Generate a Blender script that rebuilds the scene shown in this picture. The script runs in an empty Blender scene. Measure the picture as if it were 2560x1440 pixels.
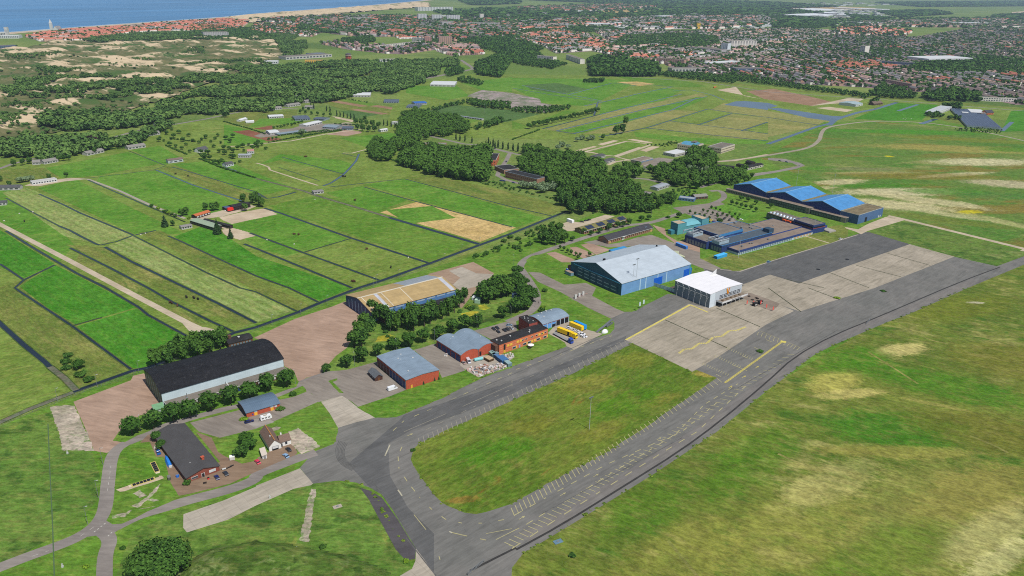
import bpy, bmesh, math, random
import numpy as np
from mathutils import Vector, Matrix
from mathutils.geometry import tessellate_polygon
random.seed(7); RNG=np.random.default_rng(7)
S=bpy.context.scene; COL=S.collection
# ---------------------------------------------------------------- camera solved from the photograph (survey of ground points)
FPX,YH,ROLL,CH=1925.0,-50.0,0.018,225.0
_dh=720-YH; _n=math.hypot(FPX,_dh); CP,SP=FPX/_n,_dh/_n; CR,SR=math.cos(ROLL),math.sin(ROLL)
def G(x,y,z=0.0):
    """survey pixel -> point on the level plane z (metres, x right, y ahead of the camera)"""
    x-=1280; y-=720; x,y=CR*x+SR*y,-SR*x+CR*y
    fw=FPX*CP-y*SP; up=-y*CP-FPX*SP; t=(z-CH)/up
    return Vector((x*t,fw*t,z))
def proj(p):
    y,z=p[1],p[2]-CH; d=y*CP-z*SP; u=y*SP+z*CP; X=FPX*p[0]/d; Y=-FPX*u/d
    return CR*X-SR*Y+1280,SR*X+CR*Y+720
ZONE=dict(F=(0,0,1),a=(1640,640,8),b=(1720,500,6.4),c=(1800,420,5.818),d=(1080,740,8),e=(1340,770,11.614),f=(1150,860,14.117),g=(560,960,8),h=(360,1060,7.111),i=(1350,500,6.4),j=(1200,320,6.4),k=(1440,300,5.333),l=(560,220,5.333),m=(360,440,6.4),n=(850,640,4.923),o=(1840,800,10.667),p=(1540,840,8.52))
for _k in range(16): ZONE['t%d'%_k]=((_k%4)*640,(_k//4)*360,4)
def PX(s):
    out=[]; z=(0,0,1)
    for w in s.split():
        if ',' in w:
            a,b=w.split(','); out.append((z[0]+float(a)/z[2],z[1]+float(b)/z[2]))
        else: z=ZONE[w]
    return out
def W(s,z=0.0): return [G(a,b,z) for a,b in PX(s)]
cam=bpy.data.cameras.new('camera'); camo=bpy.data.objects.new('camera',cam); COL.objects.link(camo); S.camera=camo
cam.sensor_width=36; cam.lens=36*FPX/2560; cam.clip_start=1; cam.clip_end=60000
_f=Vector((0,CP,-SP)); _u0=Vector((0,SP,CP)); _r0=Vector((1,0,0))
_r=CR*_r0+SR*_u0; _u=-SR*_r0+CR*_u0
camo.matrix_world=Matrix(((_r.x,_u.x,-_f.x,0),(_r.y,_u.y,-_f.y,0),(_r.z,_u.z,-_f.z,CH),(0,0,0,1)))
# ---------------------------------------------------------------- daylight
SUNV=Vector((.66*math.cos(math.radians(56)),-.751*math.cos(math.radians(56)),math.sin(math.radians(56)))).normalized()
wd=bpy.data.worlds.new('World'); S.world=wd; wd.use_nodes=True
nt=wd.node_tree; sky=nt.nodes.new('ShaderNodeTexSky'); sky.sky_type='NISHITA'; sky.sun_disc=False
sky.sun_elevation=math.radians(56); sky.sun_rotation=math.atan2(SUNV.x,SUNV.y); sky.altitude=200; sky.air_density=1.0; sky.dust_density=1.0
nt.links.new(sky.outputs[0],nt.nodes['Background'].inputs[0]); nt.nodes['Background'].inputs[1].default_value=0.085
sl=bpy.data.lights.new('sun','SUN'); sl.energy=4.3; sl.angle=math.radians(.53); sl.color=(1,.965,.9)
so=bpy.data.objects.new('sun',sl); COL.objects.link(so); so.rotation_euler=SUNV.to_track_quat('Z','Y').to_euler()
S.view_settings.view_transform='Standard'; S.view_settings.look='None'; S.view_settings.exposure=0; S.view_settings.gamma=1
S.render.engine='CYCLES'
S.cycles.max_bounces=4; S.cycles.diffuse_bounces=2; S.cycles.glossy_bounces=2; S.cycles.transmission_bounces=2; S.cycles.volume_bounces=0; S.cycles.transparent_max_bounces=8
S.cycles.use_denoising=False; S.cycles.filter_width=1.05; S.cycles.sample_clamp_indirect=3; S.cycles.caustics_reflective=False; S.cycles.caustics_refractive=False
# ---------------------------------------------------------------- materials
def lin(c):
    c=c/255; return c/12.92 if c<=.04045 else ((c+.055)/1.055)**2.4
def C(r,g,b,k=1.25): return (lin(r)/k,lin(g)/k,lin(b)/k,1)
MATS={}
def newmat(name):
    m=bpy.data.materials.new(name); m.use_nodes=True; m.node_tree.nodes['Principled BSDF'].inputs['Specular IOR Level'].default_value=.25
    return m,m.node_tree,m.node_tree.nodes['Principled BSDF']
def nd(nt,t,**k):
    n=nt.nodes.new(t)
    for a,b in k.items():
        if a.startswith('i_'):
            key=a[2:]; n.inputs[int(key) if key.isdigit() else key].default_value=b
        else: setattr(n,a,b)
    return n
def noise(nt,vec,scale,detail=3,rough=.6,dist=0): 
    n=nd(nt,'ShaderNodeTexNoise'); n.inputs['Scale'].default_value=scale; n.inputs['Detail'].default_value=detail; n.inputs['Roughness'].default_value=rough; n.inputs['Distortion'].default_value=dist
    if vec: nt.links.new(vec,n.inputs['Vector'])
    return n.outputs[0]
def ramp(nt,fac,lo,hi,a=0,b=1):
    n=nd(nt,'ShaderNodeMapRange',i_1=lo,i_2=hi,i_3=a,i_4=b); n.interpolation_type='SMOOTHSTEP'; nt.links.new(fac,n.inputs[0]); return n.outputs[0]
def mix(nt,fac,a,b,mode='MIX'):
    n=nd(nt,'ShaderNodeMix',data_type='RGBA',blend_type=mode)
    for s,v in ((0,fac),(6,a),(7,b)):
        if isinstance(v,(tuple,float,int)): n.inputs[s].default_value=v
        else: nt.links.new(v,n.inputs[s])
    return n.outputs[2]
def math_(nt,op,a,b=0):
    n=nd(nt,'ShaderNodeMath',operation=op)
    for s,v in ((0,a),(1,b)):
        if isinstance(v,(int,float)): n.inputs[s].default_value=v
        else: nt.links.new(v,n.inputs[s])
    return n.outputs[0]
def coords(nt,kind='world',rot=0,stretch=1):
    if kind=='world': o=nd(nt,'ShaderNodeNewGeometry').outputs['Position']
    else: o=nd(nt,'ShaderNodeTexCoord').outputs['Object']
    if rot or stretch!=1:
        m=nd(nt,'ShaderNodeMapping'); m.inputs['Rotation'].default_value=(0,0,rot); nt.links.new(o,m.inputs[0])
        m2=nd(nt,'ShaderNodeMapping'); m2.inputs['Scale'].default_value=(1/stretch,1,1); nt.links.new(m.outputs[0],m2.inputs[0]); o=m2.outputs[0]
    return o
def P(name,rgb,rough=.7,var=.12,scale=.3,metal=0,kind='object',k=1.25,spec=.25,dirt=0,dirtc=(70,65,58)):
    """painted / built surface: base colour with soft mottling and optional dirt"""
    if name in MATS: return MATS[name]
    m,nt,b=newmat(name); c=C(*rgb,k); v=coords(nt,kind)
    f=ramp(nt,noise(nt,v,scale,4),.3,.7,1-var,1+var*.6)
    h=nd(nt,'ShaderNodeVectorMath',operation='SCALE'); h.inputs[0].default_value=c[:3]; nt.links.new(f,h.inputs['Scale']); o=h.outputs[0]
    if dirt: o=mix(nt,ramp(nt,noise(nt,v,scale*2.7,5,.7,.5),.52,.75,0,dirt),o,C(*dirtc))
    nt.links.new(o,b.inputs['Base Color']); b.inputs['Roughness'].default_value=rough; b.inputs['Metallic'].default_value=metal; b.inputs['Specular IOR Level'].default_value=spec
    MATS[name]=m; return m
def RIB(name,rgb,pitch=.9,axis=0,depth=.16,rough=.5,var=.08,k=1.25,dirt=.0,dirtc=(120,115,105)):
    """ribbed sheet roofing or cladding: seams at a fixed pitch in the object's own axes"""
    if name in MATS: return MATS[name]
    m,nt,b=newmat(name); c=C(*rgb,k); o=nd(nt,'ShaderNodeTexCoord').outputs['Object']
    sp=nd(nt,'ShaderNodeSeparateXYZ'); nt.links.new(o,sp.inputs[0])
    w=math_(nt,'PINGPONG',math_(nt,'DIVIDE',sp.outputs[axis],pitch),.5)
    f=ramp(nt,w,.0,.16,1-depth,1)
    n=ramp(nt,noise(nt,o,.16,4),.3,.7,1-var,1+var)
    n2=ramp(nt,noise(nt,coords(nt,'object',0,.12 if axis else 8),.7,3),.35,.7,1-var*.8,1+var*.5)
    f=math_(nt,'MULTIPLY',math_(nt,'MULTIPLY',f,n),n2)
    h=nd(nt,'ShaderNodeVectorMath',operation='SCALE'); h.inputs[0].default_value=c[:3]; nt.links.new(f,h.inputs['Scale']); o2=h.outputs[0]
    if dirt: o2=mix(nt,ramp(nt,noise(nt,o,.5,5,.7,.6),.54,.72,0,dirt),o2,C(*dirtc))
    nt.links.new(o2,b.inputs['Base Color']); b.inputs['Roughness'].default_value=rough
    MATS[name]=m; return m
def GRASS(name,c1,c2,c3=None,dry=.5,rot=.0,stretch=1,stripes=None,big=.018,mid=.09,c4=None,c4a=.66,sc=1.0,k=1.1,spots=(),rs=17):
    """turf: two greens mixed at field scale, dry tufts c3, fine grain, optional mowing stripes (angle,width,strength)"""
    if name in MATS: return MATS[name]
    gs=lambda c:c if not(c and c[1]>c[0]-8) else (min(255,c[0]+rs-3),c[1]-3,c[2]+9)
    c1,c2,c3,c4=gs(c1),gs(c2),c3,gs(c4)
    m,nt,b=newmat(name); w=coords(nt,'world'); v=coords(nt,'world',rot,stretch) if stretch!=1 else w
    o=mix(nt,ramp(nt,noise(nt,w,big*sc,3,.55,.4),.36,.64),C(*c1,k),C(*c2,k))
    if c3:
        n1=noise(nt,v,mid*sc,5,.68,.35); n0=noise(nt,w,big*.8*sc,2,.5)
        s=math_(nt,'ADD',math_(nt,'MULTIPLY',n1,.62),math_(nt,'MULTIPLY',n0,.38))
        o=mix(nt,ramp(nt,s,.60-.16*dry,.70-.1*dry,0,min(1,.55+.4*dry)),o,C(*c3,k))
    if c4: o=mix(nt,ramp(nt,noise(nt,v,mid*.7*sc,4,.6,.6),c4a-.06,c4a+.06),o,C(*c4,k))
    if stripes:
        a,wd_,st=stripes; cc=coords(nt,'world',a,1.0001); sp=nd(nt,'ShaderNodeSeparateXYZ'); nt.links.new(cc,sp.inputs[0])
        y=math_(nt,'ADD',sp.outputs[1],math_(nt,'MULTIPLY',noise(nt,w,.05,2),2.2))
        wv=math_(nt,'PINGPONG',math_(nt,'DIVIDE',y,wd_),.5)
        f=math_(nt,'MULTIPLY',ramp(nt,wv,.12,.4),ramp(nt,noise(nt,w,.03,3),.25,.65,.25,1))
        o=mix(nt,math_(nt,'MULTIPLY',f,st),o,C(*(c3 or c2),k))
    if spots:
        nz=math_(nt,'ADD',math_(nt,'MULTIPLY',noise(nt,w,.06,5,.75,.8),1.1),math_(nt,'MULTIPLY',noise(nt,coords(nt,'world',rot,1.8),.42,5,.85),1.6))
        for p_,rx,ry,an,col,st in spots:
            q=W(p_)[0]; mp=nd(nt,'ShaderNodeMapping'); mp.vector_type='TEXTURE'; mp.inputs['Location'].default_value=(q.x,q.y,0); mp.inputs['Rotation'].default_value=(0,0,an); mp.inputs['Scale'].default_value=(rx,ry,1e6); nt.links.new(w,mp.inputs[0])
            le=nd(nt,'ShaderNodeVectorMath',operation='LENGTH'); nt.links.new(mp.outputs[0],le.inputs[0])
            o=mix(nt,ramp(nt,math_(nt,'SUBTRACT',nz,le.outputs['Value']),.25,.75,0,st),o,C(*col,k))
    v2=coords(nt,'world',rot,2.2)
    g=ramp(nt,noise(nt,v2,.5,5,.85),.3,.7,.62,1.36)
    g2=ramp(nt,noise(nt,w,.1,4,.72,.4),.28,.72,.8,1.18)
    o=mix(nt,ramp(nt,noise(nt,v2,.21,4,.75),.45,.68,0,.5),o,C(*gs((c2[0]+12,c2[1]+2,c2[2]+6)),k)); o=mix(nt,ramp(nt,noise(nt,v2,.17,4,.75,.3),.54,.7,0,.4),o,C(c1[0]-22,c1[1]-12,max(0,c1[2]-10),k))
    h=nd(nt,'ShaderNodeVectorMath',operation='SCALE'); nt.links.new(o,h.inputs[0]); nt.links.new(math_(nt,'MULTIPLY',g,g2),h.inputs['Scale'])
    nt.links.new(h.outputs[0],b.inputs['Base Color']); b.inputs['Roughness'].default_value=.95; b.inputs['Specular IOR Level'].default_value=.05
    MATS[name]=m; return m
def PAVE(name,rgb,rgb2,stain=(80,78,76),joint=None,rot=0,var=.5,sc=1.0,streak=6,k=1.25,jc=None):
    """asphalt / concrete / brick: blotches, streaks along the traffic direction, stains, optional slab joints (size x, size y)"""
    if name in MATS: return MATS[name]
    m,nt,b=newmat(name); w=coords(nt,'world'); v=coords(nt,'world',rot,streak)
    o=mix(nt,ramp(nt,noise(nt,w,.03*sc,4,.6,.3),.32,.68),C(*rgb,k),C(*rgb2,k))
    o=mix(nt,ramp(nt,noise(nt,v,.22*sc,4,.65),.5,.72,0,var),o,C(*stain,k))
    o=mix(nt,ramp(nt,noise(nt,w,.11*sc,5,.7,.8),.6,.74,0,var*.8),o,C(*stain,k))
    if joint:
        cc=coords(nt,'world',rot,1.0001); br=nd(nt,'ShaderNodeTexBrick'); br.offset=0
        br.inputs['Color1'].default_value=(1,1,1,1); br.inputs['Color2'].default_value=(.9,.9,.9,1); br.inputs['Mortar'].default_value=(0,0,0,1) if not jc else jc
        br.inputs['Scale'].default_value=1; br.inputs['Brick Width'].default_value=joint[0]; br.inputs['Row Height'].default_value=joint[1]; br.inputs['Mortar Size'].default_value=.14; br.inputs['Mortar Smooth'].default_value=.3
        nt.links.new(cc,br.inputs['Vector']); o=mix(nt,.38,o,br.outputs[0],'MULTIPLY')
    g=math_(nt,'MULTIPLY',ramp(nt,noise(nt,v,.5,4,.75),.28,.72,.86,1.13),ramp(nt,noise(nt,w,.06,4,.7,.5),.3,.7,.92,1.07))
    h=nd(nt,'ShaderNodeVectorMath',operation='SCALE'); nt.links.new(o,h.inputs[0]); nt.links.new(g,h.inputs['Scale'])
    nt.links.new(h.outputs[0],b.inputs['Base Color']); b.inputs['Roughness'].default_value=.9; b.inputs['Specular IOR Level'].default_value=.12
    MATS[name]=m; return m
# ---------------------------------------------------------------- objects
def tag(o,label=None,cat=None,group=None,kind=None):
    if label: o['label']=label
    if cat: o['category']=cat
    if group: o['group']=group
    if kind: o['kind']=kind
    return o
def thing(name,label,cat,loc=(0,0,0),rot=0,group=None):
    o=bpy.data.objects.new(name,None); o.empty_display_size=.5; COL.objects.link(o); o.location=loc; o.rotation_euler=(0,0,rot)
    return tag(o,label,cat,group)
class MB:
    def __init__(s): s.v=[]; s.f=[]; s.m=[]
    def poly(s,pts,mi=0):
        n=len(s.v); s.v+= [tuple(p) for p in pts]; s.f.append(tuple(range(n,n+len(pts)))); s.m.append(mi); return s
    def box(s,x0,x1,y0,y1,z0,z1,mi=0):
        n=len(s.v); s.v+=[(x0,y0,z0),(x1,y0,z0),(x1,y1,z0),(x0,y1,z0),(x0,y0,z1),(x1,y0,z1),(x1,y1,z1),(x0,y1,z1)]
        for q in ((0,3,2,1),(4,5,6,7),(0,1,5,4),(1,2,6,5),(2,3,7,6),(3,0,4,7)): s.f.append(tuple(n+i for i in q)); s.m.append(mi)
        return s
    def loft(s,rings,mi=0,cap=True):
        n=len(s.v); k=len(rings[0])
        for r in rings: s.v+=[tuple(p) for p in r]
        for a in range(len(rings)-1):
            for b in range(k): s.f.append((n+a*k+b,n+a*k+(b+1)%k,n+(a+1)*k+(b+1)%k,n+(a+1)*k+b)); s.m.append(mi)
        if cap:
            s.f.append(tuple(n+i for i in range(k))[::-1]); s.m.append(mi)
            s.f.append(tuple(n+(len(rings)-1)*k+i for i in range(k))); s.m.append(mi)
        return s
    def prism(s,prof,a,b,axis='x',mi=0):
        """profile of (t,z) extruded from a to b along x (t=y) or along y (t=x)"""
        if axis=='x': r=[[(q,t,z) for t,z in prof] for q in (a,b)]
        else: r=[[(t,q,z) for t,z in prof] for q in (a,b)]
        return s.loft(r,mi)
    def cyl(s,p0,p1,r0,r1=None,n=8,mi=0):
        p0,p1=Vector(p0),Vector(p1); r1=r0 if r1 is None else r1; d=(p1-p0).normalized(); a=d.orthogonal().normalized(); b=d.cross(a)
        return s.loft([[p+(a*math.cos(6.2832*i/n)+b*math.sin(6.2832*i/n))*r for i in range(n)] for p,r in ((p0,r0),(p1,r1))],mi)
    def ball(s,c,rx,ry,rz,nu=8,nv=5,mi=0):
        rings=[[(c[0]+rx*math.cos(6.2832*i/nu)*math.sin(t),c[1]+ry*math.sin(6.2832*i/nu)*math.sin(t),c[2]-rz*math.cos(t)) for i in range(nu)] for t in [math.pi*(k+.12)/(nv-.76) for k in range(nv)]]
        return s.loft(rings,mi)
    def build(s,name,mats,parent=None,loc=None,rot=0,smooth=False):
        me=bpy.data.meshes.new(name); me.from_pydata(s.v,[],s.f); bm=bmesh.new(); bm.from_mesh(me); bmesh.ops.recalc_face_normals(bm,faces=bm.faces); bm.to_mesh(me); bm.free()
        for m in (mats if isinstance(mats,(list,tuple)) else [mats]): me.materials.append(m)
        me.polygons.foreach_set('material_index',s.m)
        if smooth: me.polygons.foreach_set('use_smooth',[True]*len(me.polygons))
        o=bpy.data.objects.new(name,me); COL.objects.link(o)
        if parent: o.parent=parent
        if loc is not None: o.location=loc
        o.rotation_euler=(0,0,rot); return o
def copytree(o,parent=None):
    c=o.copy(); COL.objects.link(c)
    if parent: c.parent=parent
    for ch in o.children: copytree(ch,c)
    return c
def npmesh(name,V,Fq,mats,midx=None,tint=None):
    """numpy quads/tris -> mesh"""
    me=bpy.data.meshes.new(name); V=np.asarray(V,np.float32); Fq=np.asarray(Fq,np.int32); n,k=Fq.shape
    me.vertices.add(len(V)); me.vertices.foreach_set('co',V.ravel()); me.loops.add(n*k); me.loops.foreach_set('vertex_index',Fq.ravel())
    me.polygons.add(n); me.polygons.foreach_set('loop_start',np.arange(0,n*k,k,dtype=np.int32))
    if midx is not None: me.polygons.foreach_set('material_index',np.asarray(midx,np.int32))
    me.update(calc_edges=True)
    for m in (mats if isinstance(mats,(list,tuple)) else [mats]): me.materials.append(m)
    if tint is not None:
        a=me.attributes.new('tint','FLOAT','FACE'); a.data.foreach_set('value',np.asarray(tint,np.float32))
    return me
# ---------------------------------------------------------------- ground, roads, water
ZC=6.0; ZG=np.full((1000,1000),.02,np.float32)
def layz(tris,step=.006):
    """lowest level that clears every sheet already lying under these triangles"""
    m=.02; hits=[]
    for t in tris:
        x=[min(max((p[0]+3000)/ZC,0),999) for p in t]; y=[min(max((p[1]-100)/ZC,0),999) for p in t]
        i0,i1,j0,j1=int(min(x)),int(max(x)),int(min(y)),int(max(y))
        X,Y=np.meshgrid(np.arange(i0,i1+1)+.5,np.arange(j0,j1+1)+.5,indexing='ij'); ok=np.ones(X.shape,bool)
        ar=(x[1]-x[0])*(y[2]-y[0])-(x[2]-x[0])*(y[1]-y[0]); sg=1 if ar>=0 else -1
        for k in range(3):
            ax,ay,bx,by=x[k],y[k],x[(k+1)%3],y[(k+1)%3]; L=math.hypot(bx-ax,by-ay)
            if L>1e-6: ok&=sg*((bx-ax)*(Y-ay)-(by-ay)*(X-ax))/L>-.75
        if ok.any(): hits.append((i0,i1,j0,j1,ok)); m=max(m,float(ZG[i0:i1+1,j0:j1+1][ok].max()))
    z=m+step
    for i0,i1,j0,j1,ok in hits: ZG[i0:i1+1,j0:j1+1][ok]=z
    return z
def sheet(name,pts,mat,label,z=None,kind='structure'):
    """a level sheet on the ground; every later sheet lies a little above the one before"""
    if isinstance(pts,str): pts=W(pts)
    if name in ('flower_patch','rubble_strip','riding_arena','sand_bed'): pts=jag(pts,.45,1.3,len(pts)*7)
    elif name in ('infield_grass','lawn','grass_verge','yard') and len(pts)<60: pts=jag(pts,.35,4,len(pts)*3)
    p=[Vector((a[0],a[1],0)) for a in pts]; tr=tessellate_polygon([p])
    if z is None: z=layz([[p[i] for i in t] for t in tr])
    me=bpy.data.meshes.new(name); f=[]
    for t in tr:
        a,b,c=[p[i] for i in t]; f.append(t if (b-a).cross(c-a).z>0 else t[::-1])
    me.from_pydata([(q.x,q.y,z) for q in p],[],f); me.materials.append(mat)
    o=bpy.data.objects.new(name,me); COL.objects.link(o); return tag(o,label,None,None,kind)
def jag(pts,amp,step=2.5,seed=1):
    r=random.Random(seed); out=[]
    for a,b in zip(pts,pts[1:]+pts[:1]):
        n=max(1,int((b-a).length/step)); d=(b-a).normalized(); q=Vector((-d.y,d.x,0))
        for i in range(n): out.append(a.lerp(b,i/n)+q*r.uniform(-amp,amp))
    return out
def smooth(p,n=2):
    for _ in range(n):
        q=[p[0]]
        for a,b in zip(p,p[1:]): q+=[a.lerp(b,.25),a.lerp(b,.75)]
        p=q+[p[-1]]
    return p
def ribbon(p,w):
    if isinstance(p,str): p=W(p)
    L=[];R=[]
    for i,a in enumerate(p):
        d=(p[min(i+1,len(p)-1)]-p[max(i-1,0)]); d.z=0; d.normalize(); n=Vector((-d.y,d.x,0)); L.append(a+n*w/2); R.append(a-n*w/2)
    return L,R
def strip(name,p,w,mat,label,sm=0,z=None,kind='structure'):
    if isinstance(p,str): p=W(p)
    if sm: p=smooth(p,sm)
    L,R=ribbon(p,w)
    if z is None: z=layz([t for i in range(len(p)-1) for t in ((L[i],R[i],R[i+1]),(L[i],R[i+1],L[i+1]))])
    n=len(p); me=bpy.data.meshes.new(name)
    me.from_pydata([(a.x,a.y,z) for a in L]+[(a.x,a.y,z) for a in R],[],[(i,n+i,n+i+1,i+1) for i in range(n-1)]); me.materials.append(mat)
    o=bpy.data.objects.new(name,me); COL.objects.link(o); return tag(o,label,None,None,kind)
A1=math.atan2(*((G(640,808)-G(270,618)).yx))   # direction of the polder ditches
TX=math.atan2(*((G(1600,1080)-G(1280,1260)).yx)) # direction of the taxiway
meadow=GRASS('meadow_turf',(88,128,40),(102,142,52),(142,148,80),.35,A1,4)
meadow2=GRASS('lush_meadow_turf',(66,132,28),(84,142,40),(130,148,70),.2,A1,4)
bright=GRASS('sown_bright_turf',(46,122,16),(60,132,26),(84,146,48),.4,-A1,5,big=.02,stripes=(-A1,9,.3))
olive=GRASS('olive_meadow_turf',(94,120,40),(112,130,50),(142,138,78),.5,-A1,5,rs=8,c4=(78,116,34),c4a=.62)
mown=GRASS('mown_hay_turf',(102,142,58),(118,150,72),(150,164,100),.3,-A1,7,stripes=(-A1,7.5,.55))
straw=GRASS('dry_straw_turf',(178,152,96),(194,168,112),(146,148,72),.25,-A1,6,c4=(112,140,52),c4a=.7)
SP1=[('F 2250,875',22,9,.3,(190,178,112),.9),('F 2085,955',24,12,.6,(172,166,84),.85),('F 2125,985',24,6,.2,(188,176,104),.8),('F 2190,905',26,3,-.4,(170,156,90),.45),('F 2240,1075',44,24,0,(62,116,26),.85),('F 2240,1130',46,7,0,(150,142,70),.6),('F 2500,1085',54,24,-.3,(106,104,40),.6),('F 2520,900',40,30,0,(110,108,40),.6),('F 2130,900',34,16,.5,(70,124,22),.7),('F 2350,960',60,22,-.5,(66,120,24),.7),('F 2350,1290',70,40,.6,(164,156,84),.35),('F 2480,1330',40,12,.6,(190,182,120),.55),('F 2500,1400',30,6,.6,(196,190,130),.6),('F 2010,1230',16,10,.5,(182,174,108),.6),('F 2030,1170',20,3,-.3,(170,160,96),.5),('F 1990,1320',55,22,.7,(160,154,74),.35),('F 2080,1210',40,12,.6,(174,168,104),.35),('F 1700,1390',40,18,.7,(158,150,72),.35),('F 1620,1270',30,16,.7,(78,118,28),.6),('F 2400,770',60,20,.4,(108,116,36),.6),('F 2440,757',8,2.5,0,(176,170,140),.9),('F 1880,1150',50,16,.8,(74,118,24),.6),('F 2180,1420',60,16,.6,(84,120,26),.5),('F 2450,1230',50,18,.4,(150,136,70),.45),('F 2330,1010',20,3,-.4,(184,172,96),.4)]
SP2=[('t7 1300,480',80,20,.1,(196,186,146),.9),('t7 1250,610',70,24,-.2,(192,182,138),.9),('t7 1620,570',70,18,-.5,(190,180,136),.85),('t7 1700,690',60,10,-.6,(186,178,132),.7),('t7 720,380',40,14,.3,(192,182,138),.85),('t7 560,440',36,8,.5,(188,178,130),.8),('t7 2150,180',86,26,.1,(196,188,146),.9),('t7 1850,310',70,10,.3,(192,184,140),.85),('t7 2420,400',60,24,-.2,(184,172,138),.85),('t7 1050,290',70,9,.1,(176,170,116),.7),('t7 2350,780',60,12,-.9,(180,172,118),.6),('t7 2020,680',15,7,.2,(190,178,30),.9),('t7 1215,125',7,6,0,(200,186,30),.95),('t7 1900,50',150,30,-.1,(158,146,78),.75),('t7 2500,60',60,20,0,(76,126,28),.8),('t7 900,250',60,12,0,(122,122,84),.6),('t7 1500,320',130,22,0,(126,108,40),.65),('t7 1800,480',60,16,0,(74,126,34),.8),('t7 1100,420',80,9,.1,(66,122,24),.8),('t7 450,240',50,10,.2,(70,124,26),.7),('t7 2300,520',60,18,0,(74,118,50),.7),('t7 1900,780',60,14,-.4,(112,118,46),.6),('t3 1400,1320',150,24,0,(66,134,24),.8),('t3 2000,1400',160,20,-.2,(118,124,40),.6)]
SP3=[('F 1160,1250',9,3,.2,(150,100,54),.5),('F 1470,960',22,10,.5,(146,134,60),.4),('F 1590,900',18,12,.7,(136,130,52),.4),('F 1770,935',10,5,0,(164,146,72),.8),('F 1650,1000',16,6,.6,(140,124,54),.4),('F 1240,1130',26,12,.4,(70,120,22),.7),('F 1500,1080',20,8,.7,(138,128,52),.35),('F 1330,1060',16,10,.5,(130,118,44),.35),('F 1560,1010',30,12,.6,(72,118,20),.7)]
airf=GRASS('airfield_turf',(84,112,30),(104,124,40),(160,154,92),.5,-TX+1.2,2.6,rs=8,c4=(70,110,26),c4a=.6,big=.012,mid=.11,spots=SP1)
airf2=GRASS('far_airfield_turf',(74,122,34),(98,128,46),(150,146,90),.5,-.2,3,rs=8,c4=(122,112,50),c4a=.58,big=.009,mid=.03,spots=SP2)
infield=GRASS('infield_turf',(80,116,26),(100,124,36),(138,134,68),.35,-TX,2.6,rs=9,c4=(132,92,42),c4a=.7,spots=SP3)
lawn=GRASS('lawn_turf',(70,128,28),(86,136,40),(122,144,66),.35,0,1)
weeds=GRASS('flowering_weeds',(140,150,116),(166,170,142),(92,124,56),.75,0,1,mid=.25,sc=1.6)
weeds2=GRASS('pale_weed_tracks',(118,128,62),(134,136,72),(178,172,124),.75,-.35,5,c4=(90,122,46),c4a=.58,mid=.05)
rough_=GRASS('rank_grass',(74,124,38),(92,136,48),(146,142,70),.3,0,1,c4=(52,100,28),c4a=.58)
bank=GRASS('ditch_bank_reed',(48,88,28),(66,104,34),(104,122,58),.2,0,1,sc=2)
farland=GRASS('far_polder_turf',(80,126,44),(104,140,60),(140,146,84),.35,.4,5,big=.0025,mid=.006,c4=(66,112,40),c4a=.6)
pitch=GRASS('sports_turf',(60,108,44),(68,116,50),None)
asph=PAVE('worn_asphalt',(120,119,114),(128,125,120),(100,99,95),(46,9),-TX,.6,jc=(.72,.72,.7,1))
asph2=PAVE('dark_asphalt',(100,100,99),(108,107,105),(88,88,87),(40,8),-TX,.55,jc=(.75,.75,.75,1))
conc=PAVE('weathered_concrete',(166,156,138),(178,167,149),(128,121,104),(30,7.5),-TX,.55,streak=5,jc=(.35,.33,.3,1))
conc2=PAVE('pale_concrete',(176,166,150),(186,176,160),(150,142,126),(5,5),-TX,.3,jc=(.6,.58,.55,1))
brick=PAVE('brick_paving',(164,138,116),(174,149,126),(140,116,98),(14,9),.3,.5,jc=(.7,.66,.6,1))
brick2=PAVE('red_brick_paving',(170,142,122),(180,152,132),(146,120,102),None,.3,.5)
grey=PAVE('grey_paver_yard',(142,132,122),(152,143,132),(120,110,102),None,.5,.5)
road=PAVE('grey_road_surface',(140,132,126),(150,142,134),(128,120,114),None,0,.3)
pale=PAVE('pale_track_gravel',(190,174,148),(202,186,162),(166,152,126),None,.4,.3)
sandm=PAVE('bare_sand',(196,176,148),(208,190,164),(172,150,122),None,0,.4)
yel=P('yellow_marking_paint',(220,204,104),.8,.15,.5,kind='world'); fade=P('faded_yellow_marking_paint',(182,174,128),.8,.15,.4,kind='world'); whitep=P('white_marking_paint',(196,192,182),.8,.12,.5,kind='world'); fade2=P('scuffed_marking_paint',(160,154,136),.8,.1,.4,kind='world')
def water(name,c,rough=.12,k=1.25,big=0):
    m,nt,b=newmat(name); w=coords(nt,'world'); o=mix(nt,ramp(nt,noise(nt,coords(nt,'world',-1.0,5) if big else w,.0022 if big else .02,4),.3,.7),C(*c,k),C(*[x*.86 for x in c],k)); nt.links.new(o,b.inputs['Base Color']); b.inputs['Roughness'].default_value=rough; b.inputs['Specular IOR Level'].default_value=.3
    bp=nd(nt,'ShaderNodeBump',i_Strength=.08); nt.links.new(noise(nt,w,.8,2),bp.inputs['Height']); nt.links.new(bp.outputs[0],b.inputs['Normal']); MATS[name]=m; return m
wat=water('dark_ditch_water',(36,46,56)); wat2=water('pond_water',(78,98,124)); seam=water('sea_water',(92,150,198),.6,big=1)
duck=GRASS('duckweed_water',(82,104,70),(96,116,84),(60,78,62),.5,0,1,sc=3)
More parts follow.
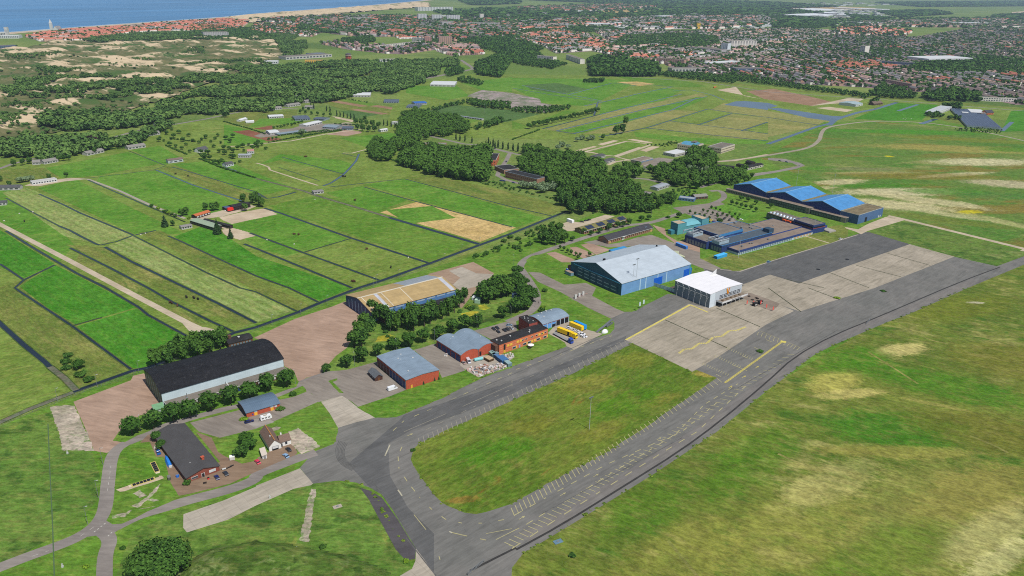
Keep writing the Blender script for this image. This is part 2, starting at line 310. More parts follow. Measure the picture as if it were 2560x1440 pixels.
# base sheet out to the horizon
sheet('ground',[(-60000,-2000,0),(60000,-2000,0),(60000,60000,0),(-60000,60000,0)],farland,'flat green polder land reaching the horizon',0.0)
coast=W('F -400,128 0,84 130,74 330,59 560,44 640,35 760,26 900,16 1010,6.5 1070,0.5')
far=[G(1120,-6),G(1160,-12)]
seap=[Vector((a.x,a.y,0)) for a in coast+far]+[Vector((9000,58000,0)),Vector((-58000,58000,0)),Vector((-58000,1500,0)),Vector((-5200,1500,0))]
sheet('sea',seap,seam,'blue North Sea beyond the white town and the dunes',.3)
strip('surf',[p+Vector((-22,20,0)) for p in coast+far],16,P('white_surf',(206,214,216),.8,.3,.01,kind='world'),'broken white surf line along the beach',1,.42)
strip('beach',[p+Vector((16,-14,0)) for p in coast+far],60,sandm,'pale sand beach along the sea front',1,.45)
# meadows on the left
sheet('meadow','F -900,420 0,400 300,330 520,300 700,300 960,330 1100,430 1420,520 1180,640 880,722 640,805 330,925 0,1062 -900,1400',meadow,'green meadow polder cut by ditches')
def field(m,s,l='strip of meadow between two ditches'): sheet('field',s,m,l)
field(olive,'F -60,735 60,700 330,925 180,975 130,930 60,850 0,812','olive rough meadow beside the weedy ditch')
field(meadow,'F -500,830 0,815 180,980 0,1058 -500,1270','meadow left of the weedy ditch')
field(bright,'F 48,716 137,662 250,718 343,768 190,812 120,770','bright green sown field beside the sand track, farther half')
field(bright,'F 192,816 343,771 470,842 462,862 372,918 330,921','bright green sown field beside the sand track, nearer half')
field(bright,'F -60,545 0,575 137,660 60,696 -60,640','bright green field at the left edge')
field(meadow2,'F 0,440 175,600 185,612 150,655 0,556')
field(mown,'F 5,482 60,468 90,478 335,588 250,612 160,590 60,520','pale mown hay strip with swath lines, farther one')
field(meadow2,'F 95,470 190,448 330,520 465,585 335,585','lush meadow left of the gravel farm lane')
field(meadow2,'F 250,440 400,425 600,510 590,525 470,545 240,455','lush meadow right of the gravel farm lane')
field(olive,'F 400,420 450,415 640,490 605,505','olive grass strip')
field(meadow2,'F 430,410 560,400 735,470 650,490')
field(olive,'F 165,612 265,618 640,808 590,815 500,770','olive strip between two dark ditches')
field(olive,'F 185,663 330,735 475,812 520,810 350,715 200,630')
field(mown,'F 268,616 332,590 735,775 645,805','pale mown hay strip with swath lines, nearer one')
field(olive,'F 345,582 400,576 788,770 745,778','reddish olive strip of uncut grass')
field(bright,'F 435,592 520,560 640,640 882,720 800,752 640,690','vivid green strip of mown grass')
field(meadow2,'F 560,560 640,525 700,570 790,620 715,640 645,620')
field(lawn,'F 670,515 790,488 930,505 1185,605 1075,655')
field(meadow2,'F 645,540 690,520 875,600 780,625')
field(meadow,'F 780,625 878,598 1060,655 950,698')
field(meadow2,'F 815,482 905,465 1020,500 940,530')
field(meadow2,'F 910,462 1010,447 1360,545 1290,570')
field(straw,'F 950,531 1045,504 1290,569 1200,605','parched straw coloured field with green patches')
field(meadow2,'F 965,525 1080,515 1140,545 1020,560')
field(olive,'F 1020,447 1080,440 1280,480 1420,520 1370,540')
field(meadow,'F 890,400 920,385 1100,430 1010,446 850,465')
field(meadow2,'F 640,415 700,400 860,435 880,410 850,400 700,385')
field(meadow,'F 680,370 790,340 900,350 890,400 820,395')
field(meadow2,'F 850,345 1000,330 980,380 920,370')
field(olive,'F 0,425 110,420 150,445 0,465')
field(meadow2,'F 115,420 320,380 420,405 240,440 150,445')
field(meadow2,'F 330,375 400,365 460,400 410,412')
# market gardens
soil=PAVE('tilled_soil',(150,118,92),(166,134,108),(128,98,76),None,A1,.5); soil2=PAVE('red_brown_soil',(134,84,62),(146,98,74),(112,80,60),None,A1,.4)
sheet('field','l 0,600 0,480 330,560 600,700 400,770 0,760',meadow2,'grass plot beside the nursery')
sheet('field','l 0,380 320,310 700,330 980,290 960,440 330,520 0,440',olive,'grass and crop plots of the market garden')
sheet('field','l 330,520 480,410 900,400 1060,420 1050,460 640,490',meadow2,'small paddock in the nursery')
sheet('field','l 380,545 640,500 650,550 600,560',soil2,'red tilled plot in the nursery')
sheet('field','l 110,580 330,560 560,620 460,680 250,620',soil2,'brown plot with seedling rows')
sheet('field','l 460,670 580,650 800,680 700,700 580,710',soil2,'red soil strip behind the hedge')
sheet('yard','l 400,640 600,560 900,540 1100,480 1700,470 1720,560 1000,600 720,640 480,660',grey,'gravel yard of the nursery')
sheet('yard','l 1370,620 1620,560 1820,580 1840,600 1640,640',brick2,'bare earth riding yard')
sheet('field','l 1300,180 1530,130 2560,310 2500,340 2200,360 1600,300',olive,'crop strips of the market garden')
sheet('field','l 1380,175 1480,165 1920,240 1800,250',soil,'tilled strip of the market garden')
sheet('field','l 1500,150 1560,140 2080,220 1950,240',lawn,'green crop strip')
sheet('field','l 1680,290 1780,280 2190,340 2100,355',soil,'pale tilled strip')
sheet('field','l 1930,240 2050,230 2540,300 2480,325',soil,'brown tilled strip')
sheet('field','l 1560,310 1680,300 2060,350 1740,420',pitch,'dark green crop plot')
sheet('field','l 1480,380 1740,430 1700,450 1480,400',sandm,'pale lane through the plots')
# far polder fields centre/right
sheet('meadow','F 1000,215 1180,185 1640,190 2560,270 2560,300 2300,300 2060,300 1700,380 1480,350 1180,345 1040,340 960,330',meadow,'open meadow polder in front of the town')
hayf=GRASS('far_hay_turf',(120,134,62),(134,142,74),(160,150,92),.6,.4,4,rs=8,big=.01,mid=.03)
def ff(m,s,l='far meadow plot between ditches'): sheet('field',s,m,l)
ff(meadow2,'t2 0,780 900,790 1280,810 860,1020 700,1060 300,1030 0,880')
ff(lawn,'t2 1020,760 1700,800 1960,870 1620,870 1300,840')
ff(straw,'t2 1040,820 1250,815 1430,840 1280,860','small straw coloured plot')
ff(pitch,'t2 120,850 450,830 760,890 520,940 200,900')
ff(meadow2,'t2 900,1020 1500,880 1700,900 1380,1090 870,1160')
ff(hayf,'t2 330,1290 1100,1090 1900,930 1950,960 800,1260 420,1310')
ff(meadow2,'t2 480,1310 1850,970 1960,975 1700,1090 700,1330')
ff(hayf,'t2 700,1340 1600,1100 1870,1110 1300,1280 1160,1330')
ff(hayf,'t2 1340,1280 1580,1210 2300,1300 2560,1340 2560,1420')
ff(meadow,'t2 1600,1210 1900,1105 2200,1130 1870,1250')
ff(hayf,'t2 1900,1250 2200,1140 2560,1180 2560,1220 2290,1310')
ff(hayf,'t2 1980,1100 2120,1030 2560,1100 2560,1180 2200,1130')
ff(hayf,'t3 0,1110 630,1210 560,1250 480,1265 0,1370')
ff(meadow2,'t2 1220,1320 1800,1380 2560,1400 2560,1440 1900,1440 1240,1370')
ff(bright,'t3 1020,1120 1300,1030 1700,1050 1540,1200 1520,1235 1100,1200 850,1190','bright grass field beside the farm')
ff(olive,'t3 1560,1230 1700,1180 2060,1140 2080,1180 1900,1290')
ff(bright,'t3 2430,1110 2560,1100 2560,1310 2330,1320','bright grass right of the glasshouse')
ff(lawn,'t2 150,1260 560,1090 720,1100 400,1180 100,1290 0,1290 0,1210','bright playing field beside the tree row')
# sports ground + allotment
sheet('sports_pitch','t1 1700,1110 2010,1050 2560,1100 2560,1140 2200,1200 1900,1160',pitch,'green sports pitch with floodlights',None)
sheet('sports_pitch','t1 2200,1180 2560,1110 t2 290,1140 0,1210 t1 2370,1240',pitch,'green hockey pitch beside the road',None)
sheet('sports_pitch','t1 1900,1170 2000,1150 2250,1190 2080,1260',lawn,'small training pitch',None)
allot=GRASS('allotment_ground',(98,122,84),(150,152,138),(74,110,60),.6,0,1,mid=.12,sc=2)
sheet('garden_ground','t1 2100,960 2260,900 2560,930 t2 280,990 290,1030 560,1070 300,1130 0,1100 t1 2480,1050',allot,'allotment gardens',None)
# airfield grass
sheet('airfield_grass','F 1180,640 1420,560 1500,530 1750,460 1900,380 2060,305 2350,300 2560,350 3400,470 3400,2000 -300,2000 -300,1500 -300,1150 0,1066 330,930 640,810 890,728',lawn,'grass of the airfield')
sheet('airfield_grass','F 2492,666 2560,640 2900,560 3500,700 3500,2100 1200,2100 1280,1425 1300,1385 1390,1335 1640,1182 1792,1080 1952,952 2145,837 2420,720',airf,'dry patchy airfield grass beside the long taxiway')
sheet('airfield_grass','F 1900,395 2060,318 2200,305 2400,320 2600,365 3400,520 3200,760 2555,625 2240,545 2170,530 2000,440',airf2,'wide rough grass behind the blue hangars')
sheet('airfield_grass','F -300,1150 0,1066 270,990 230,1130 250,1190 245,1250 200,1300 120,1350 0,1420 -300,1540',rough_,'rank grass in the near corner')
sheet('airfield_grass','F 290,1440 330,1330 440,1280 620,1240 660,1220 847,1205 925,1222 1020,1380 1030,1440 1000,1600 200,1600',rough_,'mown grass triangle with the bush')
ylw=GRASS('yellow_flowers',(140,154,40),(162,166,44),(96,130,44),.7,0,1,sc=3)
dryp=GRASS('parched_turf',(168,156,96),(182,168,110),(112,124,46),.6,0,1,mid=.2)
redh=GRASS('sorrel_turf',(100,96,40),(112,104,44),(96,70,34),.6,0,1)
# runway side asphalt
sheet('taxiway','F 1085,1600 1085,1440 1040,1372 1025,1347 960,1240 925,1220 890,1207 847,1202 782,1210 750,1170 785,1130 835,1110 845,1080 845,1070 890,1056 937,1045 990,1042 1005,1037 1102,997 1202,946 1280,917 1415,867 1525,835 1536,822 1536,808 1527,795 1560,780 1580,780 1670,735 1690,738 1700,700 1790,700 1770,690 1755,668 1800,672 1850,677 1925,652 2145,585 2170,580 2272,610 2385,642 2492,666 2560,641 2800,560 2800,600 2560,662 2420,720 2270,787 2215,807 2145,837 2080,865 2032,890 1952,952 1920,975 1792,1080 1640,1182 1535,1247 1390,1335 1307,1385 1280,1420 1270,1600',asph,'worn grey asphalt taxiway and apron')
sheet('apron','F 1755,668 1800,672 1850,677 1925,652 2145,585 2170,580 2272,610 2275,611 1997,709 1925,687 1860,712 1790,700',asph2,'darker asphalt strip of the apron')
sheet('taxiway_centre','F 1000,1050 1010,1038 1280,955 1440,895 1565,840 1565,852 1480,893 1280,985 1150,1035 1030,1075 970,1110 975,1190 1020,1270 1085,1335 1085,1440 1060,1440 1040,1372 960,1240 925,1220 870,1160',asph2,'darker worn lane of the taxiway')
sheet('infield_grass','F 1582,859 1730,930 1742,925 1792,945 1705,1005 1597,1080 1515,1132 1400,1192 1280,1259 1215,1282 1190,1286 1160,1283 1105,1258 1075,1225 1040,1177 1028,1150 1028,1140 1035,1123 1050,1108 1107,1080 1280,1002 1440,930',infield,'long grass island inside the taxiway loop')
sheet('apron','F 1562,850 1722,760 1770,770 1780,740 1860,715 1880,705 1900,740 1985,778 1915,812 1800,890 1730,930 1585,860',conc,'stained concrete apron with tyre marks')
sheet('apron','F 1855,712 1925,687 1997,709 2274,611 2386,642 2185,721 2000,779 1925,755',conc,'big pale concrete slab apron')
sheet('grass_verge','F 2170,580 2200,565 2270,552 2560,630 2560,640 2492,666 2385,641 2272,609',GRASS('weedy_green',(64,114,34),(84,126,44),(130,140,82),.4,0,1,c4=(54,102,30),c4a=.58),'green weedy plot beside the apron')
brown=PAVE('brown_shoulder',(124,120,116),(130,125,119),(112,107,103),None,-TX,.4)
strip('shoulder','F 1310,1345 1390,1305 1535,1215 1640,1150 1792,1050 1920,950 2032,872 2145,820 2290,765 2440,700',7,brown,'reddish shoulder of the taxiway',1)
seamm=P('tar_seam',(64,62,60),.9,.2,.3,kind='world'); edge=P('dark_crack_weeds',(70,76,50),.9,.3,.4,kind='world')
for i,s in enumerate(('F 1290,1375 1400,1315 1560,1216 1700,1128 1800,1054 1915,958 1985,893 2080,840 2190,795 2400,705 2500,668','F 1175,1428 1290,1370')): strip('drain_line',s,1.1,seamm,'dark drain line along the taxiway',1)
for s in ('t10 1530,320 2150,600','t10 2040,200 2480,390','t7 160,1350 560,1440','t7 610,1285 1010,1440','t11 0,0 330,240','t11 400,0 690,110','t7 1180,1090 1620,1215','t7 880,1215 1330,1330'): strip('slab_joint',s,.9,edge,'weed grown joint between concrete slabs')
strip('kerb_line','F 1800,674 1850,679 1925,654 2145,587',1.2,conc2,'pale concrete edge of the apron')
strip('kerb_line','t6 2270,1275 t7 0,1185',1.0,conc2,'pale edge strip')
# concrete and paths right
sheet('concrete_pad','t9 650,1140 850,1080 880,1085 1010,1190 1190,1300 1000,1345 820,1400 740,1260',conc2,'pale concrete ramp between road and taxiway')
sheet('concrete_pad','t12 1835,825 2230,690 2560,550 t13 0,540 440,365 570,518 550,535 380,570 0,738 t12 2280,880 1870,1007 1832,960',conc2,'long pale concrete strip')
sheet('rubble_strip','t13 550,570 605,575 570,800 530,1100 440,1090 490,800',weeds,'strip of pale dry stalks in the grass')
sheet('concrete_pad','t13 1600,1170 1700,1300 1790,1440 1790,1640 1440,1640 1440,1440 1560,1370 1595,1290',conc2,'pale concrete corner at the bottom')
sheet('old_tarmac','t13 1040,560 1140,590 1260,660 1420,880 1540,1080 1600,1170 1590,1270 1500,1290 1400,1180 1220,850 1130,680',PAVE('old_black_tarmac',(84,80,82),(92,88,90),(74,70,70)),'old dark tarmac strip beside the taxiway')
strip('path','t7 2560,1075 2560,1050 1360,755 1200,720',6.5,pale,'pale concrete road across the airfield',0)
strip('path','F 2565,627 2700,660',7,pale,'pale concrete road across the airfield')
sheet('path','t7 700,820 900,855 1000,800 1180,730 1340,755 1360,765 1000,870 930,905 880,880',pale,'pale curved drive beside the blue hangars')
strip('path','F 2560,352 2500,338 2400,318 2300,305 2180,302 2100,312 2062,320 2052,335 2050,350 2025,370 1960,382 1880,395 1790,405',6,PAVE('pale_lane',(160,150,132),(170,160,142),(146,136,118)),'curving pale perimeter road',2)
sheet('path','t7 0,140 170,150 320,190 370,215 280,250 60,290 -160,330 -190,300 60,270 300,220 240,190 0,160',road,'lane loop by the low buildings',None)
# sand track on the left
strip('track','F -60,530 0,561 180,655 330,735 470,808 500,822',5.2,pale,'pale sand farm track')
sheet('track','t8 1820,350 1900,385 2060,395 2200,430 2180,455 2100,470 2020,500 1960,490 1880,420',pale,'turning loop at the end of the sand track')
strip('track','t4 690,342 880,352 1200,470 1500,610 1760,710 1850,745',3.4,PAVE('gravel_lane',(168,160,146),(176,168,154),(150,142,126)),'gravel farm lane')
strip('track','t5 0,190 60,205 125,230 140,260 400,345 620,415',2.6,pale,'narrow pale footpath across the meadow')
# dirt arenas
sheet('riding_arena','m 1210,660 1230,690 1400,770 2140,610 1940,515 1560,580',sandm,'sandy riding arena',None)
sheet('riding_arena','m 1240,860 1420,830 1800,935 1780,960 1530,1025 1290,940',sandm,'smaller sandy riding arena',None)
sheet('yard','m 700,690 830,640 1060,600 1290,540 1500,520 1700,460 1790,490 1690,530 1250,650 1000,680 1350,830 1290,850 1060,760 780,690',pale,'pale yard of the horse farm')
sheet('yard','t4 240,420 330,385 700,340 880,350 640,375 400,420',pale,'pale yard of the white farm')
# brick yards
sheet('brick_yard','t8 735,1140 1310,925 1330,880 1440,855 1645,1200 1640,1240 1400,1275 1240,1400 t12 1190,0 1130,85 1240,110 1070,212 940,190 870,0 t8 870,1440',brick2,'reddish brick yard left of the black roofed hangar')
sheet('brick_yard','t9 -20,500 390,310 770,185 890,135 1090,300 1060,330 910,600 800,680 730,760 650,860 500,900 430,960 380,830 290,790 150,560',brick2,'wide brown brick yard between the two hangars')
sheet('brick_yard','n 1080,225 1640,75 1900,215 1740,340 1480,670 1440,620 1500,470 1430,400 1280,270',brick,'brick apron behind the tan roofed hangar')
sheet('concrete_pad','n 1340,185 1500,135 1680,215 1890,225 1750,360 1480,425 1390,355 1480,270',conc2,'pale concrete panel in the brick apron')
# service road network
strip('road','t12 -300,1480 0,1355 300,1240 540,1155 720,1085 860,1010 960,930 1020,850 1060,740 1080,500 1110,260 1180,160 1310,90 1520,20 t8 1640,1385 2000,1270 2400,1170 t9 200,1080 430,960 700,860 1190,745 1600,600 2300,420 2560,345',6.2,road,'grey service road past the hangars',2)
strip('road','t12 900,1000 1020,985 1140,960 1250,900 1420,820 1660,755 1900,680 2300,580 2560,480 t13 0,425 250,330 430,260 600,205',6.6,road,'grey road to the taxiway',2)
strip('road','t12 1000,980 1080,1040 1100,1110 1060,1200 1045,1320 1045,1640',6,road,'short road turning to the bottom edge',2)
strip('road','F 1270,805 1300,793 1330,778 1346,755 1340,730 1322,700 1308,680 1298,668 1310,650 1335,637 1380,622 1450,598 1500,583 1560,563 1620,560 1680,540 1720,527 1780,510 1808,498 1812,488 1800,476 1775,478',6.4,road,'service road winding between the hangars',2)
sheet('junction','t12 1050,860 1080,900 1150,938 1200,930 1220,960 1130,1020 1060,1080 1050,1040 1010,1020 940,1025 900,1030 880,990 960,940',road,'road junction')
# yards near the sheds
sheet('paved_yard','t9 510,1000 620,1140 400,1240 160,1345 0,1410 t8 2200,1500 1990,1440 1900,1350 2560,1180 t9 260,1110',grey,'grey paved yard round the small brick shed')
sheet('paved_yard','g 480,800 640,890 1010,765 920,710 620,700',PAVE('light_paving',(160,152,144),(168,160,150),(146,138,128)),'lighter paved bay for the caravan')
sheet('paved_yard','t9 430,950 700,860 1190,745 1230,800 1500,1020 1340,1085 1020,1190 960,1140 860,1080 620,1145 560,1060',grey,'grey paved yard beside the red flat roofed shed')
sheet('grass_verge','t9 720,930 810,905 815,925 770,940 880,1055 830,1050',lawn,'narrow grass strip in the paved yard')
sheet('paved_yard','t9 1580,610 1800,555 2000,560 2050,740 2090,830 1860,900 1820,810 1600,640',grey,'grey paved yard between the sheds')
sheet('paved_yard','d 900,730 1330,560 1680,480 1700,700 1500,820 1240,900',grey,'car park behind the office building')
sheet('paved_yard','e 340,740 620,440 960,380 1050,400 1500,640 1700,690 1940,760 1600,940 1120,1215 880,1110 840,1010',PAVE('lorry_yard',(176,164,146),(186,174,156),(150,140,124)),'pale lorry yard beside the office building')
sheet('paved_yard','d 580,1330 950,1200 1340,1160 1660,1220 1560,1290 1300,1440 f 1500,900 900,1090 660,1190 250,960 0,760',PAVE('rubble_yard',(168,158,144),(180,170,156),(136,126,112)),'cluttered yard of scrap and stone')
sheet('brick_yard','t12 1400,110 1500,100 1560,250 1640,250 1720,560 1790,640 1900,620 2300,520 2560,400 t13 400,230 440,160 340,100 260,150 40,220 t12 2560,290 2420,320 2240,240 2180,200 2120,60 1960,0 2200,300 1900,480 1660,250 1540,20 1480,30',PAVE('earth_brick_forecourt',(140,116,96),(150,128,106),(120,98,80)),'brown forecourt round the brick cottage')
sheet('path','t12 1160,580 1580,440 1620,440 1720,560 1640,560 1200,600',sandm,'pale strip under the solar panels')
sheet('lawn','t12 1300,130 1470,110 1540,240 1590,450 1160,570 1150,560 1185,260 1230,170',lawn,'mown lawn beside the road')
sheet('lawn','t12 1150,630 1680,450 1790,660 1480,800 1220,920 1120,930 1070,890 1120,800 1140,700',lawn,'mown lawn with pale wildflower streaks')
for s in ('t12 1310,740 1420,690 1520,600 1600,520 1570,600 1480,680 1380,760','t12 1320,620 1400,580 1470,640 1400,660','t12 1120,840 1260,810 1320,780 1250,850 1130,870','t12 1480,680 1540,700 1590,690 1520,670','t12 1340,790 1560,745 1480,760'): sheet('flower_patch',s,weeds,'pale wildflower streak in the lawn')
sheet('lawn','t12 2120,80 2560,0 t9 -40,1440 t9 60,1420 580,1160 640,1160 700,1240 790,1360 810,1420 t13 800,100 460,225 420,200 330,90 60,240 t12 2420,300 2220,210',lawn,'lawn round the white cottage')
sheet('flower_patch','g 1280,960 1480,890 1780,1100 1920,1260 1560,1410 1340,1200',weeds,'tall pale grass beside the white cottage')
sheet('flower_patch','g 950,890 1050,860 1130,870 1090,920 960,940',weeds,'small pale patch in the lawn')
sheet('flower_patch','t8 500,1190 680,1170 740,1180 860,1440 t12 870,0 940,190 620,185 590,0 t8 570,1400',weeds,'pale flowering weeds beside the brick yard')
sheet('grass_verge','t8 1350,1300 1420,1280 1640,1240 2420,1080 t9 240,970 430,930 400,990 200,1060 t8 2560,1130 2200,1200 1700,1340 1500,1400 t12 1250,105 1130,90 1200,50',lawn,'grass strip under the row of round trees')
sheet('grass_verge','t9 220,1090 460,1010 500,1015 505,1040 380,1090 240,1120',lawn,'small grass island')
sheet('grass_verge','t9 1010,1195 1345,1085 1500,1030 1860,905 2085,830 2230,900 2560,800 2560,790 2250,905 1850,1110 1460,1270 1400,1295 1190,1300',lawn,'grass strip between the sheds and the taxiway')
sheet('grass_verge','d 1320,1440 1560,1290 1660,1220 1600,1150 2320,760 e 350,740 840,1010 880,1110 500,1290 0,1440 t10 540,590 0,800 t9 2560,790 2450,830',lawn,'lawn in front of the office building')
sheet('grass_verge','F 1236,690 1265,702 1290,700 1310,712 1318,728 1330,745 1322,772 1280,790 1120,850 940,905 870,925 812,930 835,908 872,885 905,812 935,798 1130,752 1156,774 1208,712',rough_,'rough green belt with trees beside the road')
for s in ('n 470,990 600,970 690,985 680,1010 560,1050 440,1060','n 1500,710 1640,680 1720,690 1600,750 1440,780','n 1700,610 1780,600 1850,640 1800,670 1720,660'): sheet('flower_patch',s,ylw,'yellow rape flowers among the trees')
strip('ditch','n 2130,330 2170,430 2160,520 2200,560',6,wat2,'narrow pond among the trees',1)
strip('ditch','n 1700,830 1950,745',4,bank,'reedy ditch beside the road')
sheet('grass_verge','F 1345,710 1400,730 1470,770 1530,800 1530,806 1490,818 1440,800 1420,790 1370,770 1350,752 1352,735',lawn,'lawn behind the lorry yard')
sheet('grass_verge','F 1484,722 1570,715 1640,718 1668,733 1590,777 1565,780 1480,742',lawn,'lawn in front of the silver roofed hangar')
sheet('grass_verge','F 1315,650 1330,640 1368,633 1420,655 1420,668 1350,680 1330,678',lawn,'lawn corner by the road bend')
sheet('grass_verge','F 1355,683 1420,670 1440,690 1465,700 1460,708 1410,710',lawn,'lawn beside the silver roofed hangar')
sheet('brick_yard','F 1320,680 1350,682 1410,712 1465,708 1490,720 1480,740 1540,772 1562,781 1527,797 1470,770 1400,730 1345,705',grey,'paved crossing towards the apron')
sheet('brick_yard','i 100,855 240,830 560,960 510,1000 350,1000',brick2,'brick parking bay with small trees')
sheet('brick_yard','i 480,760 580,750 880,870 700,940 520,870',brick2,'brick parking bay beside the hangar')
sheet('brick_yard','i 650,720 800,690 1130,800 900,880',brick2,'brick parking bay nearer the dark roofed barn')
sheet('paved_yard','i 700,680 920,640 1100,710 1260,690 1560,600 1780,560 2140,690 2460,740 2560,840 2560,1060 2400,1000 2000,720 1100,760',grey,'paved yard behind the silver roofed hangar')
sheet('paved_yard','i 300,400 470,340 640,360 1040,240 1200,260 1100,300 540,500 420,500',pale,'pale yard of the solar roofed building')
sheet('paved_yard','F 1680,520 1800,505 1830,520 1860,570 1800,560 1740,545',grey,'gravel car park with young trees')
sheet('lawn','b 330,130 640,60 1200,140 1230,200 980,290 800,340 640,220',meadow2,'grass beyond the car park')
sheet('lawn','F 1840,470 1860,475 2000,530 1940,545 1850,510 1820,505 1815,480',lawn,'lawn in front of the blue roofed hangars')
sheet('lawn','b 2100,290 2460,400 2400,410 2040,330',lawn,'small lawn between the hangar wings')
sheet('paved_yard','i 1800,400 2000,460 2020,560 2200,660 2460,640 2560,620 2560,840 2420,800 2150,690 1900,500',brick2,'brick lanes by the turquoise building')
sheet('airfield_grass','b 210,960 370,900 460,850 600,830 800,900 1700,660 2300,420 2460,400 2560,480 2560,590 2290,690 1620,880 840,1135 720,1140',olive,'dry lawn in front of the blue terminal building')
strip('path','b 1880,580 2250,690',2,pale,'narrow path across the dry lawn')
sheet('paved_yard','a 560,40 900,60 1300,250 1140,300 900,240 700,160',grey,'paved lane behind the foyer')
# barracks quarter lanes
sheet('lawn','j 1800,380 2320,230 2560,240 2560,300 2180,430 1960,430',lawn,'drill lawn framed by pale paths')
strip('path','j 1680,380 2340,215 2560,235',5,pale,'pale path round the drill lawn')
strip('path','j 1680,380 1800,395 2000,440 2160,450 2560,310',5,pale,'pale path round the drill lawn')
strip('path','k 860,305 1000,330 540,490 720,540',5,pale,'pale path round the drill lawn')
for s in ('j 1530,360 1820,290 1880,300 1600,375','j 1880,260 2140,195 2220,205 1960,280','k 680,262 760,252 1030,300 960,310','k 850,405 1010,350 1130,355 940,425'): sheet('sand_bed',s,sandm,'rectangular pale sand bed')
strip('road','j 0,285 200,325 450,390 640,430',6,road,'road past the poplar row')
strip('road','j 480,400 420,520 300,700 280,760 420,830 640,890',6,road,'road between the barracks')
strip('road','k 430,600 520,560 640,540 720,530',5,pale,'lane to the huts')
strip('road','k 740,770 950,790 1120,830 1250,880',6,road,'lane through the wood')
strip('road','k 1860,555 2100,545 2560,460',5,pale,'pale lane to the perimeter')
strip('road','k 1650,900 1900,830',6,road,'lane by the hangar')
sheet('paved_yard','k 860,560 1100,500 1300,520 1560,480 1520,520 1260,560 1080,600 900,610',grey,'paved yard of the workshops')
# ponds right
sheet('pond','t2 2120,1050 2230,1015 2320,1010 2560,1030 t3 100,1060 0,1085 t2 2560,1100 2350,1075',wat2,'flooded pond in the polder')
sheet('ditch','t3 0,1085 100,1080 640,1160 760,1165 740,1190 700,1200 640,1255 580,1255 620,1210 400,1180',wat2,'broad blue grey canal')
strip('ditch','t3 620,1235 480,1270 200,1370 0,1440',7,wat2,'blue ditch beside the airfield')
strip('ditch','t3 720,1180 900,1125 1080,1090 1290,1025',9,wat2,'blue grey canal towards the town')
strip('ditch','t3 1300,1110 1500,1045',7,wat2,'ditch in the bright field')
strip('ditch','t3 1530,1240 1680,1190',9,wat2,'ditch beside the farm')
strip('ditch','t3 2340,1310 2440,1220',7,wat2,'ditch beside the glasshouse')
sheet('yard','t3 -220,910 60,890 400,960 640,1020 700,1030 440,1060 100,1010 -40,990',soil,'bare earth building site')
sheet('yard','t3 420,1060 620,1020 800,980 960,990 900,1020 620,1040',pale,'pale track on the building site')
sheet('yard','t3 480,1080 620,1070 860,1100 780,1120',sandm,'pale earth strip')
sheet('yard','t2 2050,900 2240,870 t3 -240,960 0,1000 t2 2500,990',sandm,'pale sandy building plot')
strip('dike','t2 1200,740 1700,790 2300,850 t3 0,880 600,940 1200,985 2000,1040 2560,1090 2900,1120',22,olive,'grassy strip along the town edge road')
strip('road','t2 1200,775 1900,815 t3 0,920 1200,1000 2560,1110 2900,1140',6,road,'straight road along the town edge')
# ditches
def ditch(s,w=3.2,l='dark ditch between meadows',m=wat,b=1.8):
    p=W(s); strip('ditch_bank',p,w*.56+1.3,bank,'reedy bank of a ditch'); strip('ditch',p,w*.56,m,l)
ditch('t4 60,870 350,1050 760,1290 1060,1440 t8 1380,190 1480,270 1900,500',3)
ditch('t4 590,820 700,865 830,935 960,1000 1000,1012',3)
ditch('t4 1050,1030 1300,1170 1860,1440 t8 2200,165 2560,350',3.6)
ditch('t4 1000,1012 1170,975 1330,915 1560,865',2.4)
ditch('t4 700,1040 1100,1240 1480,1440 t8 1720,140 2100,330 2340,440',3)
ditch('t4 60,540 320,680 590,820',1.6); ditch('t4 390,500 640,610 800,690 1330,910',2.6)
ditch('t4 1340,920 2050,1280 2400,1440 t9 0,40 420,240',1.6)
ditch('t4 1680,920 1800,970 2100,1110 2560,1320 t5 330,1440 t9 640,150',2.2)
ditch('t5 -120,1000 0,1045 500,1250 960,1440',3.4); ditch('t5 -60,890 370,1050 480,1090 1250,1370',3)
ditch('t5 80,640 240,690 950,940 1740,1195',4.2); ditch('t5 950,945 560,1060 470,1085',1.6)
ditch('t5 0,345 480,470',5.5,'weedy ditch with duckweed',duck); ditch('t5 480,470 600,515 1060,650 1330,735',6,'weedy ditch with duckweed',duck); ditch('t5 1330,735 2240,1005',7)
ditch('t5 1080,430 1600,575 2560,830',2); ditch('t5 740,430 1140,385 1490,350 2560,630 t6 400,720',2.2)
ditch('t5 1030,100 1000,170 930,250 870,310 750,390 670,420',4,'curving blue ditch',wat2); ditch('t5 0,500 110,545 220,530 400,480',4)
ditch('t5 260,130 360,160 870,300',2); ditch('t5 230,235 640,370',1.2); ditch('t5 850,90 1010,130',1.4)
ditch('t4 1720,230 1870,270 2560,480 t5 110,545',2); ditch('t4 1560,260 1930,410 2420,570',3,'blue ditch',wat2); ditch('t4 2250,230 2560,340',2.4,'blue ditch',wat2)
ditch('t4 900,340 1540,260 1660,215',1.2); ditch('t4 1290,70 1640,210',1.4); ditch('t4 880,360 1500,630 1850,780',2)
ditch('t6 560,670 380,740 0,895 t5 2240,1010 1740,1195 1250,1370 1030,1440 t9 640,150 420,245 0,395 t8 2340,450 2290,475',6,'wide perimeter ditch along the fence')
ditch('t8 1650,740 1480,800 1320,832 820,1010 730,1040',6,'wide perimeter ditch along the fence'); ditch('t8 730,1045 300,1210 0,1345 -300,1460',6,'weedy perimeter ditch',duck)
ditch('t8 -60,300 240,570 450,740 500,790',5.5); ditch('t8 500,790 640,900 760,1025',6,'weedy ditch',duck)
